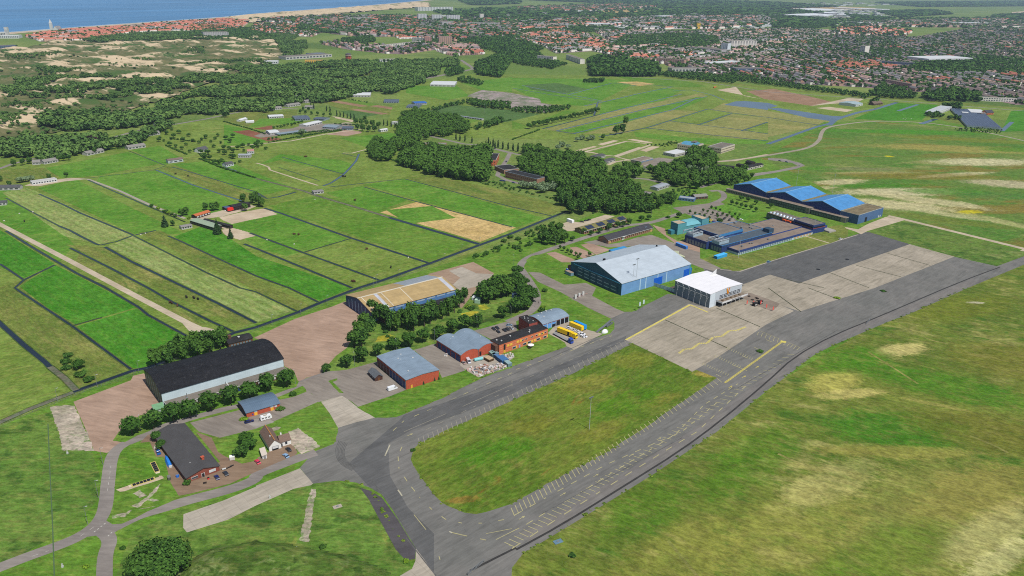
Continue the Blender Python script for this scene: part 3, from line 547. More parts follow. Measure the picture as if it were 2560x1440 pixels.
ditch('t8 190,30 720,380 1310,815',2.6); ditch('t4 0,1200 240,1360',2.4); ditch('t4 550,1210 240,1360 150,1440 t8 190,30',2.6); ditch('t8 720,380 1020,295',1.2)
for s in ('t2 100,855 570,945 900,1010','t2 570,945 780,890 1000,830 1250,860','t2 0,880 400,950 900,1020','t2 720,1060 1000,1000 1250,940 1600,870','t2 300,1290 1100,1090 1700,940','t2 440,1310 1300,1100 1950,965','t2 620,1335 1600,1100 1850,980','t2 870,1370 1340,1280 1960,1090','t2 1340,1280 2560,1410','t2 1580,1210 2300,1300 2560,1340','t2 1860,1250 2200,1135','t2 2290,1310 2560,1220','t2 1960,1090 2200,1130 2560,1175 t3 560,1260','t2 820,1155 860,1020','t2 1000,830 1300,840 1620,870','t2 1610,910 1800,900 2000,950 2120,1000','t2 440,1310 640,1340'): ditch(s,2.2,'narrow ditch of the far polder',wat2 if len(s)%3==0 else wat,3) if 0 else ditch(s,5.2,'narrow ditch of the far polder',wat2 if len(s)%3==0 else wat,3)
# road at the dune foot and the through road
strip('road','t4 -100,280 0,245 120,200 400,130 t0 1400,1300 1680,1255 2060,1190 2290,1140 2560,1090 t1 100,1075 420,1090',6,road,'road at the foot of the dunes')
strip('road','t1 1600,1330 1820,1380 2080,1440 t5 2230,10 2560,90',6,road,'road through the sports quarter')
strip('road','t1 770,1165 1000,1210 820,1240',5,pale,'nursery lane'); strip('road','t1 -300,1470 350,1410 700,1340 1060,1290',4,pale,'sandy lane along the meadow edge'); strip('path','t5 870,90 960,92 1120,50',3,pale,'pale path to the wood')
strip('road','t1 1690,785 2000,725 2150,695 2300,640 2560,600 t2 0,600 140,570 200,500',14,road,'main road into the town',1)
strip('road','t1 2050,600 2140,660 2200,700',10,road,'slip road')
ff(lawn,'t1 1840,660 1900,630 2020,620 2150,690 1900,730','green field beside the main road'); ff(lawn,'t1 1990,400 2300,410 2560,430 2560,500 2300,500 2100,430','park meadow behind the terraces'); ff(lawn,'t1 2400,560 2560,520 t2 200,470 240,520 60,590 t1 2560,590','green verge of the roundabout'); ff(meadow2,'t1 1500,860 2000,850 2130,960 1900,1000 1500,930','green paddock'); ff(meadow2,'t1 2050,830 2560,770 2560,920 2260,900','green paddock by the farm')
# markings
def dashes(s,w,dash,gap,mat,label,off=0):
    p=W(s); m=MB(); L_,R_=ribbon(p,w); z=layz([t_ for i in range(len(p)-1) for t_ in ((L_[i],R_[i],R_[i+1]),(L_[i],R_[i+1],L_[i+1]))],.005); t=off
    for a,b in zip(p,p[1:]):
        L=(b-a).length; d=(b-a)/L; n=Vector((-d.y,d.x,0))*w/2
        while t<L:
            e=min(L,t+dash); q0,q1=a+d*t,a+d*e
            m.poly([(c.x,c.y,z) for c in (q0-n,q1-n,q1+n,q0+n)]); t+=dash+gap
        t-=L
    o=m.build('road_markings',mat); tag(o,label,None,None,'structure'); return o
def combs(p0,p1,n,v0,v1,w,mat,label):
    """n bay lines set out from p0 to p1; each runs from the base line by the pixel offset v0..v1"""
    a=PX(p0)[0]; b=PX(p1)[0]; m=MB(); qs=[G(a[0]+v0[0],a[1]+v0[1]),G(a[0]+v1[0]*0,a[1]),G(b[0],b[1]),G(b[0]+v0[1]*0+v1[0],b[1]+v1[1])]; z=layz([(qs[0],qs[1],qs[2]),(qs[0],qs[2],qs[3])],.005)
    for i in range(n):
        f=i/(n-1); x=a[0]+(b[0]-a[0])*f; y=a[1]+(b[1]-a[1])*f; vx=v0[0]+(v1[0]-v0[0])*f; vy=v0[1]+(v1[1]-v0[1])*f
        q0,q1=G(x,y),G(x+vx,y+vy); d=(q1-q0).normalized(); nn=Vector((-d.y,d.x,0))*w/2
        m.poly([(c.x,c.y,z) for c in (q0-nn,q1-nn,q1+nn,q0+nn)])
    o=m.build('road_markings',mat); tag(o,label,None,None,'structure')
combs('t13 2550,760','t10 2050,905',52,(9,21),(12,10),.4,fade,'faded parking bay lines along the infield')
combs('t14 20,1150','t11 270,670',60,(-24,-11),(-20,-1.5),.38,fade,'faded parking bay lines along the outer lane')
combs('t13 1640,130','t10 1200,545',46,(-4,-16),(-7,-10),.34,fade2,'worn bay lines along the inner taxiway')
dashes('t13 1340,130 1290,240 1290,350 1350,480 1460,640 1600,820 1760,920 1960,1010',.7,40,.1,P('edge_line_paint',(188,182,158),.8,.2,.4,kind='world'),'worn edge line of the bend')
dashes('t13 1460,150 1420,240 1430,370 1520,510 1640,660 1760,780 1900,880 2060,915 2260,915 2480,880 2560,860 t14 0,850 340,660 940,330 1440,110 1700,0 t11 -500,1140',.45,4,5,fade,'dashed lane line round the bend')
dashes('t13 1580,830 1700,980 1800,1150 1840,1280 1780,1400',.35,30,.1,fade,'faded curved lead line')
dashes('t13 2560,970 2300,1020 2150,1025',.3,30,.1,fade,'faded curved lead line'); dashes('t13 2560,1000 2400,1080 2250,1230 2160,1400',.35,30,.1,fade,'faded curved lead line')
dashes('t14 0,1000 140,930 400,770 640,640 1000,410 1400,170 1640,20 t11 -640,1170 -300,960',.45,4,4,fade,'dashed lane line of the outer lane')
dashes('t14 0,1170 500,840 880,600 1500,210 1850,0 t11 -200,960',.5,5,6,fade,'painted edge dashes of the outer lane')
dashes('t13 1960,1010 2110,1045 2300,1085 2560,1140',.5,9,4,fade,'dashed edge line')
dashes('t9 1370,1430 1480,1330 1800,1190 2200,1010 2560,850 t10 0,830 500,660 1000,480',.45,3.5,5.5,fade,'dashed lane line of the inner taxiway')
dashes('t9 1480,1440 1900,1260 2560,970 t10 0,920 640,610 1000,470',.28,40,.1,fade2,'thin continuous line of the inner taxiway')
dashes('t9 1700,1420 2200,1180 2560,1010 t10 0,965 640,700 1100,540',.3,3.5,5,fade2,'dashed lane line of the inner taxiway')
dashes('t10 1140,520 1780,170',1.5,200,.1,yel,'broad yellow line of the ramp'); dashes('t10 1780,170 1960,245',1.3,200,.1,yel,'broad yellow line of the ramp')
dashes('t10 2130,950 t11 140,540',1.5,.75,.4,yel,'yellow ladder stripe along the lane'); dashes('t11 125,535 180,545 150,560',3,60,.1,yel,'yellow arrow head')
dashes('t10 1670,655 1720,615 1800,610 1870,555 1950,555 2010,495 2100,485 2170,430 2250,425 2340,390',1.7,.8,.4,yel,'zigzag yellow ladder walkway')
for s in ('t10 2200,770 2350,830','t10 2040,865 2090,890','o 480,735 640,810','o 160,965 320,1030','o 800,530 960,600'): dashes(s,.5,30,.1,fade,'short pale bay dash')
combs('o 600,330','o 1130,500',6,(-4,8),(-3,10),.3,fade,'row end bay lines'); dashes('o 640,300 1150,510',.3,60,.1,fade,'row end line'); combs('o 1340,600','o 1690,735',5,(-7,7),(-7,7),.3,fade,'row end bay lines'); dashes('o 1340,590 1690,735',.3,60,.1,fade,'row end line')
for k in range(6):
    a=k*.16
    combs('F %f,%f'%(1580+k*24,842-k*13.5),'F %f,%f'%(1713+k*24,899-k*13.5),26,(4,-3.5),(4,-3.5),.22,fade2,'worn herringbone bay lines on the concrete')
for k in range(3): combs('F %f,%f'%(1760+k*30,908-k*20),'F %f,%f'%(1822+k*30,935-k*20),12,(-4,5),(-4,5),.25,fade,'worn herringbone bay lines on the asphalt')
for a,b in (('t12 1110,340','t12 1075,600'),('t12 320,1245','t12 490,1190'),('t12 800,1048','t12 950,945')): dashes(a+' '+b,.2,2.2,2.6,whitep,'white dashes on the service road')
dashes('t12 940,1005 1060,912',.45,.9,.9,whitep,'white give way dashes'); dashes('t12 1080,1045 1130,995',.45,.9,.9,whitep,'white give way dashes')
for s in ('t14 100,860','t14 840,437','t14 1470,70','t14 1195,235','t14 510,625','t10 2185,990','t10 2320,890','t10 2450,795','t13 1540,30'):
    q=W(s)[0]; d=Vector((math.cos(TX),math.sin(TX),0)); n=Vector((-d.y,d.x,0)); z=layz([(q-d*2-n,q+d*2-n,q+d*2+n)],.005); m=MB()
    m.poly([(c.x,c.y,z) for c in (q-d*2-n*.15,q+d*.4-n*.15,q+d*.4+n*.15,q-d*2+n*.15)]); m.poly([(c.x,c.y,z) for c in (q+d*.4-n*.7,q+d*2,q+d*.4+n*.7)])
    tag(m.build('road_markings',yel if 't10' in s else fade),'painted lane arrow on the taxiway',None,None,'structure')

tyre=P('tyre_marks',(103,102,99),.9,.25,.3,kind='world')
for i in range(7): k=i*14; strip('tyre_mark','t13 %d,%d %d,%d %d,%d %d,%d %d,%d'%(830+k,90+k*.3,795+k,170+k*.2,800+k,250,850+k*.9,330-k*.2,960+k*.6,390-k*.5),.45,tyre,'curved dark tyre mark on the taxiway',2)
for a in ('t9 1700,1230 2560,870','t10 0,870 900,470','t9 1600,1330 2560,930','t14 300,820 1700,60','t11 -300,1000 700,420','t13 1500,1060 1800,1440','t13 1150,470 1500,960'): strip('patch_seam',a,.5,tyre,'dark resealed seam in the taxiway',0)

wt=GRASS('wheel_track_turf',(112,124,50),(126,134,62),(160,152,92),.6,0,1,rs=8)
for a in ('t15 100,220 350,330 720,480','t11 1000,640 1300,830 1500,960','t15 2020,40 2250,130 2400,210','t11 1300,360 1600,520 1800,560','t14 1560,1090 1700,1260 1900,1500'): strip('wheel_track',a,1.6,wt,'faint pale wheel track in the airfield grass',2)
# ---------------------------------------------------------------- buildings
def frame(s,z=0.0):
    """three picks on the level z: near left, near right, far side -> origin on the ground, heading, width, depth"""
    a,b,c=W(s,z); ex=(b-a); ex.z=0; w=ex.length; ex.normalize(); v=c-a; d=v.x*-ex.y+v.y*ex.x
    return Vector((a.x,a.y,0)),math.atan2(ex.y,ex.x),w,d
glass=P('window_glass',(52,60,70),.15,.2,1.5,spec=.6); glassl=P('pale_window_glass',(120,140,156),.15,.2,1.2,spec=.6); dark=P('dark_opening',(30,32,36),.8,.1); steel=P('galvanised_steel',(150,154,156),.45,.1,1,.3); whitew=P('white_woodwork',(214,214,210),.6,.06,1)
felt=P('black_roof_felt',(48,47,48),.85,.25,.15,dirt=.4,dirtc=(96,94,92)); feltg=P('grey_roof_felt',(128,120,110),.9,.2,.12,dirt=.55,dirtc=(96,86,74)); feltb=P('brown_roof_felt',(146,130,116),.9,.18,.12,dirt=.5,dirtc=(110,96,84))
redbr=P('red_brick_wall',(176,84,60),.85,.14,.8,k=1.0); dkbr=P('dark_brown_brick_wall',(112,82,66),.85,.15,.8); brn=P('brown_brick_wall',(146,112,90),.85,.12,.8,k=1.0); greybr=P('grey_brown_brick_wall',(146,136,122),.85,.1,.8,k=1.0)
def solid(root,name,mat,*boxes,parent=None):
    m=MB()
    for b in boxes: m.box(*b)
    return m.build(name,mat,parent or root)
def facebox(F,w,d,u0,u1,z0,z1,p=.08,q=.1):
    if F=='f': return (u0,u1,-p,q,z0,z1)
    if F=='b': return (u0,u1,d-q,d+p,z0,z1)
    if F=='l': return (-p,q,u0,u1,z0,z1)
    return (w-q,w+p,u0,u1,z0,z1)
def panel(root,name,F,w,d,u0,u1,z0,z1,mat,p=.08,parent=None): return solid(root,name,mat,facebox(F,w,d,u0,u1,z0,z1,p),parent=parent)
def wins(root,F,w,d,n,u0,u1,z0,z1,fr=.55,mat=None,name='window',framed=None,p=.06):
    st=(u1-u0)/n
    for i in range(n):
        a=u0+st*i+st*(1-fr)/2; b=a+st*fr
        if framed:
            o=panel(root,name,F,w,d,a,b,z0,z1,framed,p); t=min(.22,(b-a)*.14)
            panel(root,'pane',F,w,d,a+t,b-t,z0+t,z1-t,mat or glass,p+.04,parent=o)
        else: panel(root,name,F,w,d,a,b,z0,z1,mat or glass,p)
def hall(root,w,d,prof,ax,wm,rm,x0=0,y0=0,over=.35,th=.28,wall='wall',roof='roof'):
    """walls and roof over a profile of (t,z); ridge along ax"""
    L=w if ax=='x' else d; o=(x0,y0) if ax=='x' else (y0,x0)
    pr=[(t+o[1],z) for t,z in prof]; z0=0
    wl=MB().prism([(pr[0][0],z0)]+[(t,z-.02) for t,z in pr]+[(pr[-1][0],z0)],o[0],o[0]+L,ax).build(wall,wm,root)
    a=list(pr); e0=(a[0][0]-over,a[0][1]-over*(a[1][1]-a[0][1])/max(.1,a[1][0]-a[0][0])); e1=(a[-1][0]+over,a[-1][1]-over*(a[-2][1]-a[-1][1])/max(.1,a[-1][0]-a[-2][0]))
    top=[e0]+a[1:-1]+[e1]
    rf=MB().prism([(t,z+.01) for t,z in top]+[(t,z+th) for t,z in reversed(top)],o[0]-over,o[0]+L+over,ax).build(roof,rm,root)
    return wl,rf
def flat(root,w,d,h,wm,rm,pm=None,x0=0,y0=0,z0=0,par=.45,wall='wall',roof='roof',pw=.35):
    wl=solid(root,wall,wm,(x0,x0+w,y0,y0+d,z0,h))
    rf=solid(root,roof,rm,(x0+pw,x0+w-pw,y0+pw,y0+d-pw,h-.05,h+.06))
    p=.05; solid(root,'parapet',pm or wm,(x0-p,x0+w+p,y0-p,y0+pw,h,h+par),(x0-p,x0+w+p,y0+d-pw,y0+d+p,h,h+par),(x0-p,x0+pw,y0+pw,y0+d-pw,h,h+par),(x0+w-pw,x0+w+p,y0+pw,y0+d-pw,h,h+par))
    return wl,rf
def vents(root,mat,spots,z,s=.5,h=.7,name='roof_vent'):
    for x,y in spots: MB().box(x-s,x+s,y-s,y+s,z-.2,z+h*.7).box(x-s*1.3,x+s*1.3,y-s*1.3,y+s*1.3,z+h*.7,z+h).build(name,mat,root)
def barrel(w,e,r,n=8): return [(w*i/n,e+r*(1-((2*i/n)-1)**2)) for i in range(n+1)]
R=random.Random(3)
# black roofed hangar
o,r,w,d=frame('t8 1612,1052 t9 270,705 t8 1445,820',9); t=thing('black_roofed_hangar','long hangar with black curved roof and pale wall above a brick annex','hangar',o,r)
bl=RIB('black_bitumen_sheet_roof',(34,34,38),3.2,0,.06,.8,.25,dirt=.35,dirtc=(92,90,88))
hall(t,w,d,[(0,9),(5,10.7),(11,12.1),(17,12.8),(23,12.1),(29,10.7),(d,9)],'x',RIB('pale_blue_sheet_wall',(190,206,212),1.1,0,.06,.5,.06,1.0),bl,over=.5)
gcl=RIB('dark_green_sheet_cladding',(34,74,52),1.2,1,.25,.5,.1,1.0)
for i in range(2): MB().prism([(0.05,0),(0.05,8.9),(5,10.55),(11,11.95),(17,12.65),(23,11.95),(29,10.55),(d-.05,8.9),(d-.05,0)],(-.14 if i==0 else w-.02),(.02 if i==0 else w+.14)).build('gable_cladding',gcl,t)
for k in range(6): panel(t,'gable_rib','l',w,d,3+k*5.2,3.7+k*5.2,.3,8.2 if k in(0,5) else 10,P('pale_green_strip',(150,176,160),.5),.26)
an=solid(t,'annex',dkbr,(1,w-.3,-7.5,0,0,3.4)); solid(t,'annex_roof',feltg,(.6,w,-7.9,-.05,3.4,3.62)); solid(t,'annex_fascia',whitew,(.5,w+.1,-8.02,-7.9,3.2,3.75),(.45,.6,-8,-.1,3.2,3.75))
for i in range(17):
    u=3.5+i*4
    if i==9: panel(t,'door','f',w,d,u,u+2,0,2.3,P('blue_door_paint',(40,70,140),.5),7.6)
    else:
        f=panel(t,'window','f',w,d,u,u+2.6,1,2.4,whitew,7.58); panel(t,'pane','f',w,d,u+1,u+1.7,1.15,2.25,dark,7.64,parent=f)
for x in (12,34): MB().cyl((x,-4,3.6),(x,-4,6.8),.18,.18,8).box(x-.5,x+.5,-4.6,-3.4,3.6,4.1).build('flue',steel,t)
solid(t,'roof_divider',whitew,(w*.5,w*.5+.5,-7.9,0,3.62,3.8))
# green pump house
o,r,w,d=frame('t8 1545,1225 t8 1645,1198 t8 1515,1190',2.5); t=thing('green_utility_box','pale green roofed utility hut at the hangar corner','hut',o,r)
hall(t,w,5.5,[(0,2.6),(5.5,3)],'x',P('pale_hut_wall',(196,204,200),.6),P('pale_green_roof',(128,176,132),.6,.12,.6)); panel(t,'door','f',w,5.5,1,2,0,2,steel)
# boiler house behind black hangar
o,r,w,d=frame('t8 2285,555 t8 2525,495 t8 2270,525',4); t=thing('boiler_house','low dark roofed brick boiler house with square chimney behind the black hangar','building',o,r)
hall(t,w,9,[(0,3.6),(4.5,4.6),(9,3.6)],'x',dkbr,felt); wins(t,'f',w,9,7,1,w-1,1.2,2.6,.5,glassl); MB().box(1.8,3.6,5,6.8,3.5,6.6).box(1.7,3.7,4.9,6.9,6.6,6.9).build('chimney',dkbr,t); vents(t,whitew,[(8,4)],4.6)
# tan roofed hangar
o,r,w,d=frame('t9 1150,240 t9 2000,15 t9 890,75',8); t=thing('tan_roofed_hangar','big hangar with tan roof, white ridge and navy gable','hangar',o,r)
tan=RIB('tan_roof_membrane',(186,160,112),6,0,.05,.8,.1,dirt=.25,dirtc=(150,128,92)); navy=RIB('navy_sheet_cladding',(38,58,104),1.4,1,.3,.5,.1,1.0); bluew=RIB('mid_blue_sheet_wall',(84,124,172),1.2,0,.2,.5,.08,1.0)
pf=[(0,8),(d*.22,10),(d*.44,11.7),(d*.5,11.9),(d*.56,11.7),(d*.78,10),(d,8)]
hall(t,w,d,pf,'x',bluew,tan,over=.4)
MB().prism([(0.05,0)]+[(a,b-.12) for a,b in pf]+[(d-.05,0)],-.16,.03).build('gable_cladding',navy,t)
for k in range(7): panel(t,'gable_rib','l',w,d,2.5+k*5,3.4+k*5,.3,6.6 if k in (0,6) else 8.6,P('pale_blue_strip',(150,176,204),.5),.3)
solid(t,'ridge_cap',P('off_white_flashing',(224,216,196),.6),(-.5,w+.5,d*.5-.6,d*.5+.6,11.95,12.3))
def roofband(name,x0,x1,mat,lift,seg,pr=None):
    pr=pr or pf; q=[(a,b+.28+lift) for a,b in pr[seg[0]:seg[1]+1]]; return MB().prism([(a,b-.1) for a,b in q]+[(a,b) for a,b in reversed(q)],x0,x1).build(name,mat,t)
for x in (2.2,w*.25,w*.47): roofband('roof_strip',x,x+.5,MATS['off_white_flashing'],.05,(0,3))
roofband('rooflight',w*.17,w*.205,P('milky_rooflight',(196,198,206),.4),.06,(0,3)); roofband('rooflight',w*.94,w*.985,MATS['milky_rooflight'],.06,(0,3)); roofband('roof_sheet',w*.55,w*.97,P('grey_roof_sheet',(158,166,174),.6,.1,.4),.06,(3,6))
for k in range(8): panel(t,'window','f',w,d,2+k*8.8,9+k*8.8,6.2,7.2,P('ribbon_glazing',(168,190,212),.3),.1)
an=solid(t,'annex',dkbr,(6,w-4,-7,0,0,3.4)); solid(t,'annex_roof',felt,(5.6,w-3.6,-7.3,-.05,3.4,3.7))
for k in range(14):
    f=panel(t,'window','f',w,d,8+k*4,10.2+k*4,1,2.4,whitew,7.06); panel(t,'pane','f',w,d,8.9+k*4,9.5+k*4,1.1,2.3,dark,7.1,parent=f)
solid(t,'lean_to',feltb,(14,28,d,d+4,0,3.2))
# silver roofed hangar
o,r,w,d=frame('i 1310,1340 i 2415,1025 i 500,990',10); t=thing('silver_roofed_hangar','huge hangar with pale silver roof, blue walls and dark teal gable doors','hangar',o,r)
sil=RIB('pale_silver_sheet_roof',(192,203,212),1.2,0,.08,.45,.06,1.25,dirt=.2,dirtc=(160,170,178)); pf=[(0,10),(d*.5,18),(d,10)]
hall(t,w,d,pf,'x',RIB('light_blue_sheet_wall',(112,152,200),1.3,0,.22,.5,.06,1.0),sil,over=.4)
teal=RIB('dark_teal_sheet_cladding',(36,80,100),1.2,1,.2,.5,.08,.9)
MB().prism([(0.05,0)]+[(a,b-.15) for a,b in pf]+[(d-.05,0)],-.16,.03).build('gable_cladding',teal,t)
MB().prism([(0.05,0)]+[(a,b-.15) for a,b in pf]+[(d-.05,0)],w-.03,w+.16).build('gable_cladding',teal,t)
dr=solid(t,'sliding_door',RIB('deep_teal_door',(30,68,88),.9,1,.2,.5,.08,.9),(-.7,-.12,4,d-6,0,9.4))
for k in range(6):
    for z in (2.2,5,7.8):
        if not(z==7.8 and k in (0,1)): panel(dr,'window','l',w,d,5.5+k*7.8,11+k*7.8,z,z+.75,P('grey_strip_glazing',(136,158,170),.3,k=1.0),.78)
solid(t,'door_rail',P('turquoise_trim',(56,124,150),.5),(-1,-.1,2,d-4,9.4,10))
for u in (.25,.33,.5,.63): panel(t,'wall_strip','f',w,d,w*u,w*u+1,0,9.6,P('pale_blue_post',(176,204,226),.5,k=1.0),.12)
vb=P('vivid_blue_door',(24,92,196),.5,.05,k=1.0)
for u in (.455,.9): panel(t,'roller_door','f',w,d,w*u,w*u+9.5,0,6.5,vb,.16)
panel(t,'corner_trim','r',w,d,-.1,1.4,0,9.8,P('turquoise_corner',(80,160,170),.5),.2); panel(t,'corner_trim','f',w,d,w-1.2,w+.2,0,9.8,MATS['turquoise_corner'],.2)
MB().box(9,11,d*.5+1,d*.5+2.2,17.6,19.2).build('roof_vent',dark,t); MB().box(w-8,w-7,d*.5+2,d*.5+3,17.5,18.9).build('roof_vent',dark,t)
solid(t,'blue_roof_panel',P('sky_blue_canopy',(66,150,206),.5),(w*.62,w*.85,d,d+7,0,9.2))
for x in (14,30,38): solid(t,'rear_lean_to',P('dark_navy_lean_to',(54,66,92),.6),(x,x+6,d,d+3,0,5))
solid(t,'side_annex',dkbr,(-.2,8,d,d+4,0,6))
# oil tank beside
o=G(*PX('i 470,1200')[0]); t=thing('storage_container','small grey blue container tank beside the silver hangar door','container',o,r+math.pi/2); solid(t,'body',P('grey_blue_tank',(110,140,158),.5,k=1.0),(-3.5,3.5,-1.6,1.6,.3,3)); solid(t,'lid',P('tan_lid',(170,150,130),.8),(-3.6,3.6,-1.7,1.7,3,3.15)); solid(t,'skid',dark,(-3,3,-1.2,1.2,0,.3))
o=G(*PX('i 435,1160')[0]); t=thing('storage_tank','small deep blue tank beside the silver hangar door','tank',o,0); MB().cyl((0,0,0),(0,0,3.4),1.1,1.1,12).build('drum',P('deep_blue_tank',(30,90,170),.5,k=1.0),t); MB().cyl((0,0,3.4),(0,0,3.7),.6,.3,10).build('cap',steel,t)
# theatre foyer
o,r,w,d=frame('a 1090,770 a 1725,560 a 400,490',11); t=thing('white_roofed_foyer','boxy grey foyer hall with dazzling white roof and glazed front','building',o,r)
whr=RIB('white_roof_membrane',(236,234,236),5.3,1,.05,.6,.03,1.1); gclad=RIB('light_grey_cladding',(180,188,196),.8,0,.12,.5,.04,.95); dclad=RIB('slate_grey_cladding',(104,116,124),.8,1,.15,.5,.05,.9)
hall(t,w,d,[(0,11),(w*.5,12.2),(w,11)],'y',gclad,whr,over=.25)
solid(t,'side_cladding',dclad,(-.14,.02,0.05,d-.05,0,10.85))
solid(t,'corner_panel',P('pale_corner_cladding',(196,206,214),.5,.05,.5,k=.95),(0,5.5,-.14,.02,0,10.8))
for k in range(6):
    y=2.5+k*(d-6)/5; m=MB(); m.cyl((-1.2,y,0),(-.5,y+.4,8.6),.11,.11,6).cyl((-.5,y+.4,8.6),(-1.6,y-.8,10.2),.11,.11,6).cyl((-1.6,y-.8,10.2),(-.9,y+1.4,11.6),.1,.1,6).cyl((-1.2,y,4.2),(-.3,y-1,8.6),.09,.09,6); m.build('truss_mast',P('white_steel',(222,224,226),.4),t)
MB().box(-.75,-.6,1,d-2,8.5,8.65).build('tie_rail',MATS['white_steel'],t)
for k in range(5):
    f=panel(t,'window','f',w,d,11+k*5.1,15.7+k*5.1,4.6,7.8,P('window_frame_grey',(210,214,218),.5),.1)
    for z in (4.85,5.95,7.05): panel(t,'pane','f',w,d,11.2+k*5.1,15.4+k*5.1,z,z+.65,P('smoked_glass',(66,74,84),.2,spec=.6),.16,parent=f)
solid(t,'canopy_roof',P('timber_deck',(142,128,112),.9,.25,.6),(8,w+.4,-5.6,-.1,3.9,4.1)); solid(t,'canopy_fascia',P('white_fascia',(226,226,226),.5),(7.8,w+.6,-5.8,-5.6,3.6,4.9),(7.7,7.9,-5.6,-.1,3.6,4.9))
for k in range(6): solid(t,'canopy_post',whitew,(8.1+k*5.1,8.35+k*5.1,-5.6,-5.35,0,3.9))
panel(t,'entrance_glazing','f',w,d,8,w-1,0,3.4,dark,.12)
for k in range(5): MB().cyl((12+k*5,-2.6,4.1),(12+k*5,-2.6,4.9),.9,.9,8).build('terrace_table',P('weathered_teak',(130,112,92),.8),t)
MB().prism([(18.6,11.5),(19.8,11.5),(20.4,6.9),(19.9,6.9)],-.5,-.2,'y').build('emblem_stroke',P('orange_emblem',(232,146,34),.5,k=1.0),t); MB().prism([(20.5,6.9),(20.9,6.9),(22.3,11.6),(21.7,11.6)],-.5,-.2,'y').build('emblem_stroke',MATS['orange_emblem'],t)
fc=bpy.data.curves.new('lettering','FONT'); fc.body='THEATER HANGAAR'; fc.size=1.15; fc.align_x='CENTER'; fc.extrude=.02; tmp=bpy.data.objects.new('lettering',fc); COL.objects.link(tmp); bpy.context.view_layer.update(); me=bpy.data.meshes.new_from_object(tmp.evaluated_get(bpy.context.evaluated_depsgraph_get())); me.materials.clear(); me.materials.append(dark); bpy.data.objects.remove(tmp); lt=bpy.data.objects.new('lettering',me); COL.objects.link(lt); lt.parent=t; lt.location=(24,-5.84,3.85); lt.rotation_euler=(math.pi/2,0,0)
MB().prism([(w-9,11.2),(w+.2,11.2),(w+.2,15.5)],d-9,d-8.7,'y').build('roof_fin',MATS['white_fascia'],t)
solid(t,'back_terrace',P('cluttered_deck',(98,88,80),.9,.4,.8),(-.2,14,d+.1,d+11,0,.3))
# screen wall by foyer
a,b=W('a -60,600 a 385,745'); t=thing('screen_fence','pale translucent screen fence between hangar and foyer','fence',a,math.atan2((b-a).y,(b-a).x)); L=(b-a).length
solid(t,'screen_panel',P('pale_screen',(170,186,196),.4,k=1.0),(0,L,-.06,.06,.3,3.2))
for k in range(7): solid(t,'post',steel,(k*L/6-.08,k*L/6+.08,-.16,-.07,0,3.4))
# red flat roofed shed
o,r,w,d=frame('t9 1500,922 t9 1828,820 t9 1197,690',6.5); t=thing('red_brick_workshop','red brick workshop with blue grey flat roof and blue side doors','workshop',o,r)
bgr=RIB('blue_grey_roof_sheet',(140,158,174),1.1,0,.14,.5,.09,dirt=.35,dirtc=(116,130,140))
hall(t,w,d,[(0,6.5),(w*.5,7.2),(w,6.5)],'y',redbr,bgr,over=.3)
for k in range(9): panel(t,'bay_door','l',w,d,1+k*4,4.2+k*4,0,4.8,P('navy_bay_door',(44,66,120),.5) if k<5 else P('maroon_bay_door',(92,52,56),.5),.1)
for k in range(10): panel(t,'bay_post','l',w,d,.4+k*4,.8+k*4,0,6,P('pale_bay_post',(160,150,150),.5),.16)
panel(t,'door','f',w,d,3,4.2,0,2.3,P('ochre_door',(214,164,60),.5,k=1.0),.1); vents(t,whitew,[(9,26),(11,28),(13,30),(10,24),(6,8),(17,22)],6.9,.35,.5)
for x in (12.5,18.8,21.5):
    pass
# wooden shed + trailer by it
o,r,w,d=frame('t9 1190,900 t9 1265,880 t9 1115,835',2.5); t=thing('timber_shed','small dark timber shed with grey pitched roof beside red workshop','shed',o,r)
hall(t,w,d,[(0,2.5),(w*.5,4.2),(w,2.5)],'y',P('dark_timber',(88,60,50),.8),P('grey_shingle',(108,112,116),.8,.15,1)); panel(t,'door','f',w,d,1.8,3,0,2.1,P('brown_door',(120,80,50),.6)); wins(t,'l',w,d,2,2,8,1,1.9,.3,glassl)
# twin barrel shed
o,r,w,d=frame('d 575,1190 d 1280,960 d 90,880',5.2); t=thing('twin_vault_workshop','brick workshop under two blue grey vaulted roofs','workshop',o,r)
for s,nm in ((0,''),(1,'')): hall(t,w/2-.04,d,barrel(w/2-.04,5.2,2.1),'y',redbr,bgr,x0=s*(w/2+.02),over=.15)
for k in range(5): panel(t,'bay_door','l',w,d,1+k*5.3,5.4+k*5.3,0,4.2,MATS['navy_bay_door'],.12)
vents(t,whitew,[(6,20),(9,22),(20,24),(24,12)],7.0,.3,.5); MB().cyl((13.6,-.4,0),(13.6,-.4,6),.12,.12).build('drain_pipe',steel,t); panel(t,'louvre','f',w,d,14.5,16,.5,3.5,dark)
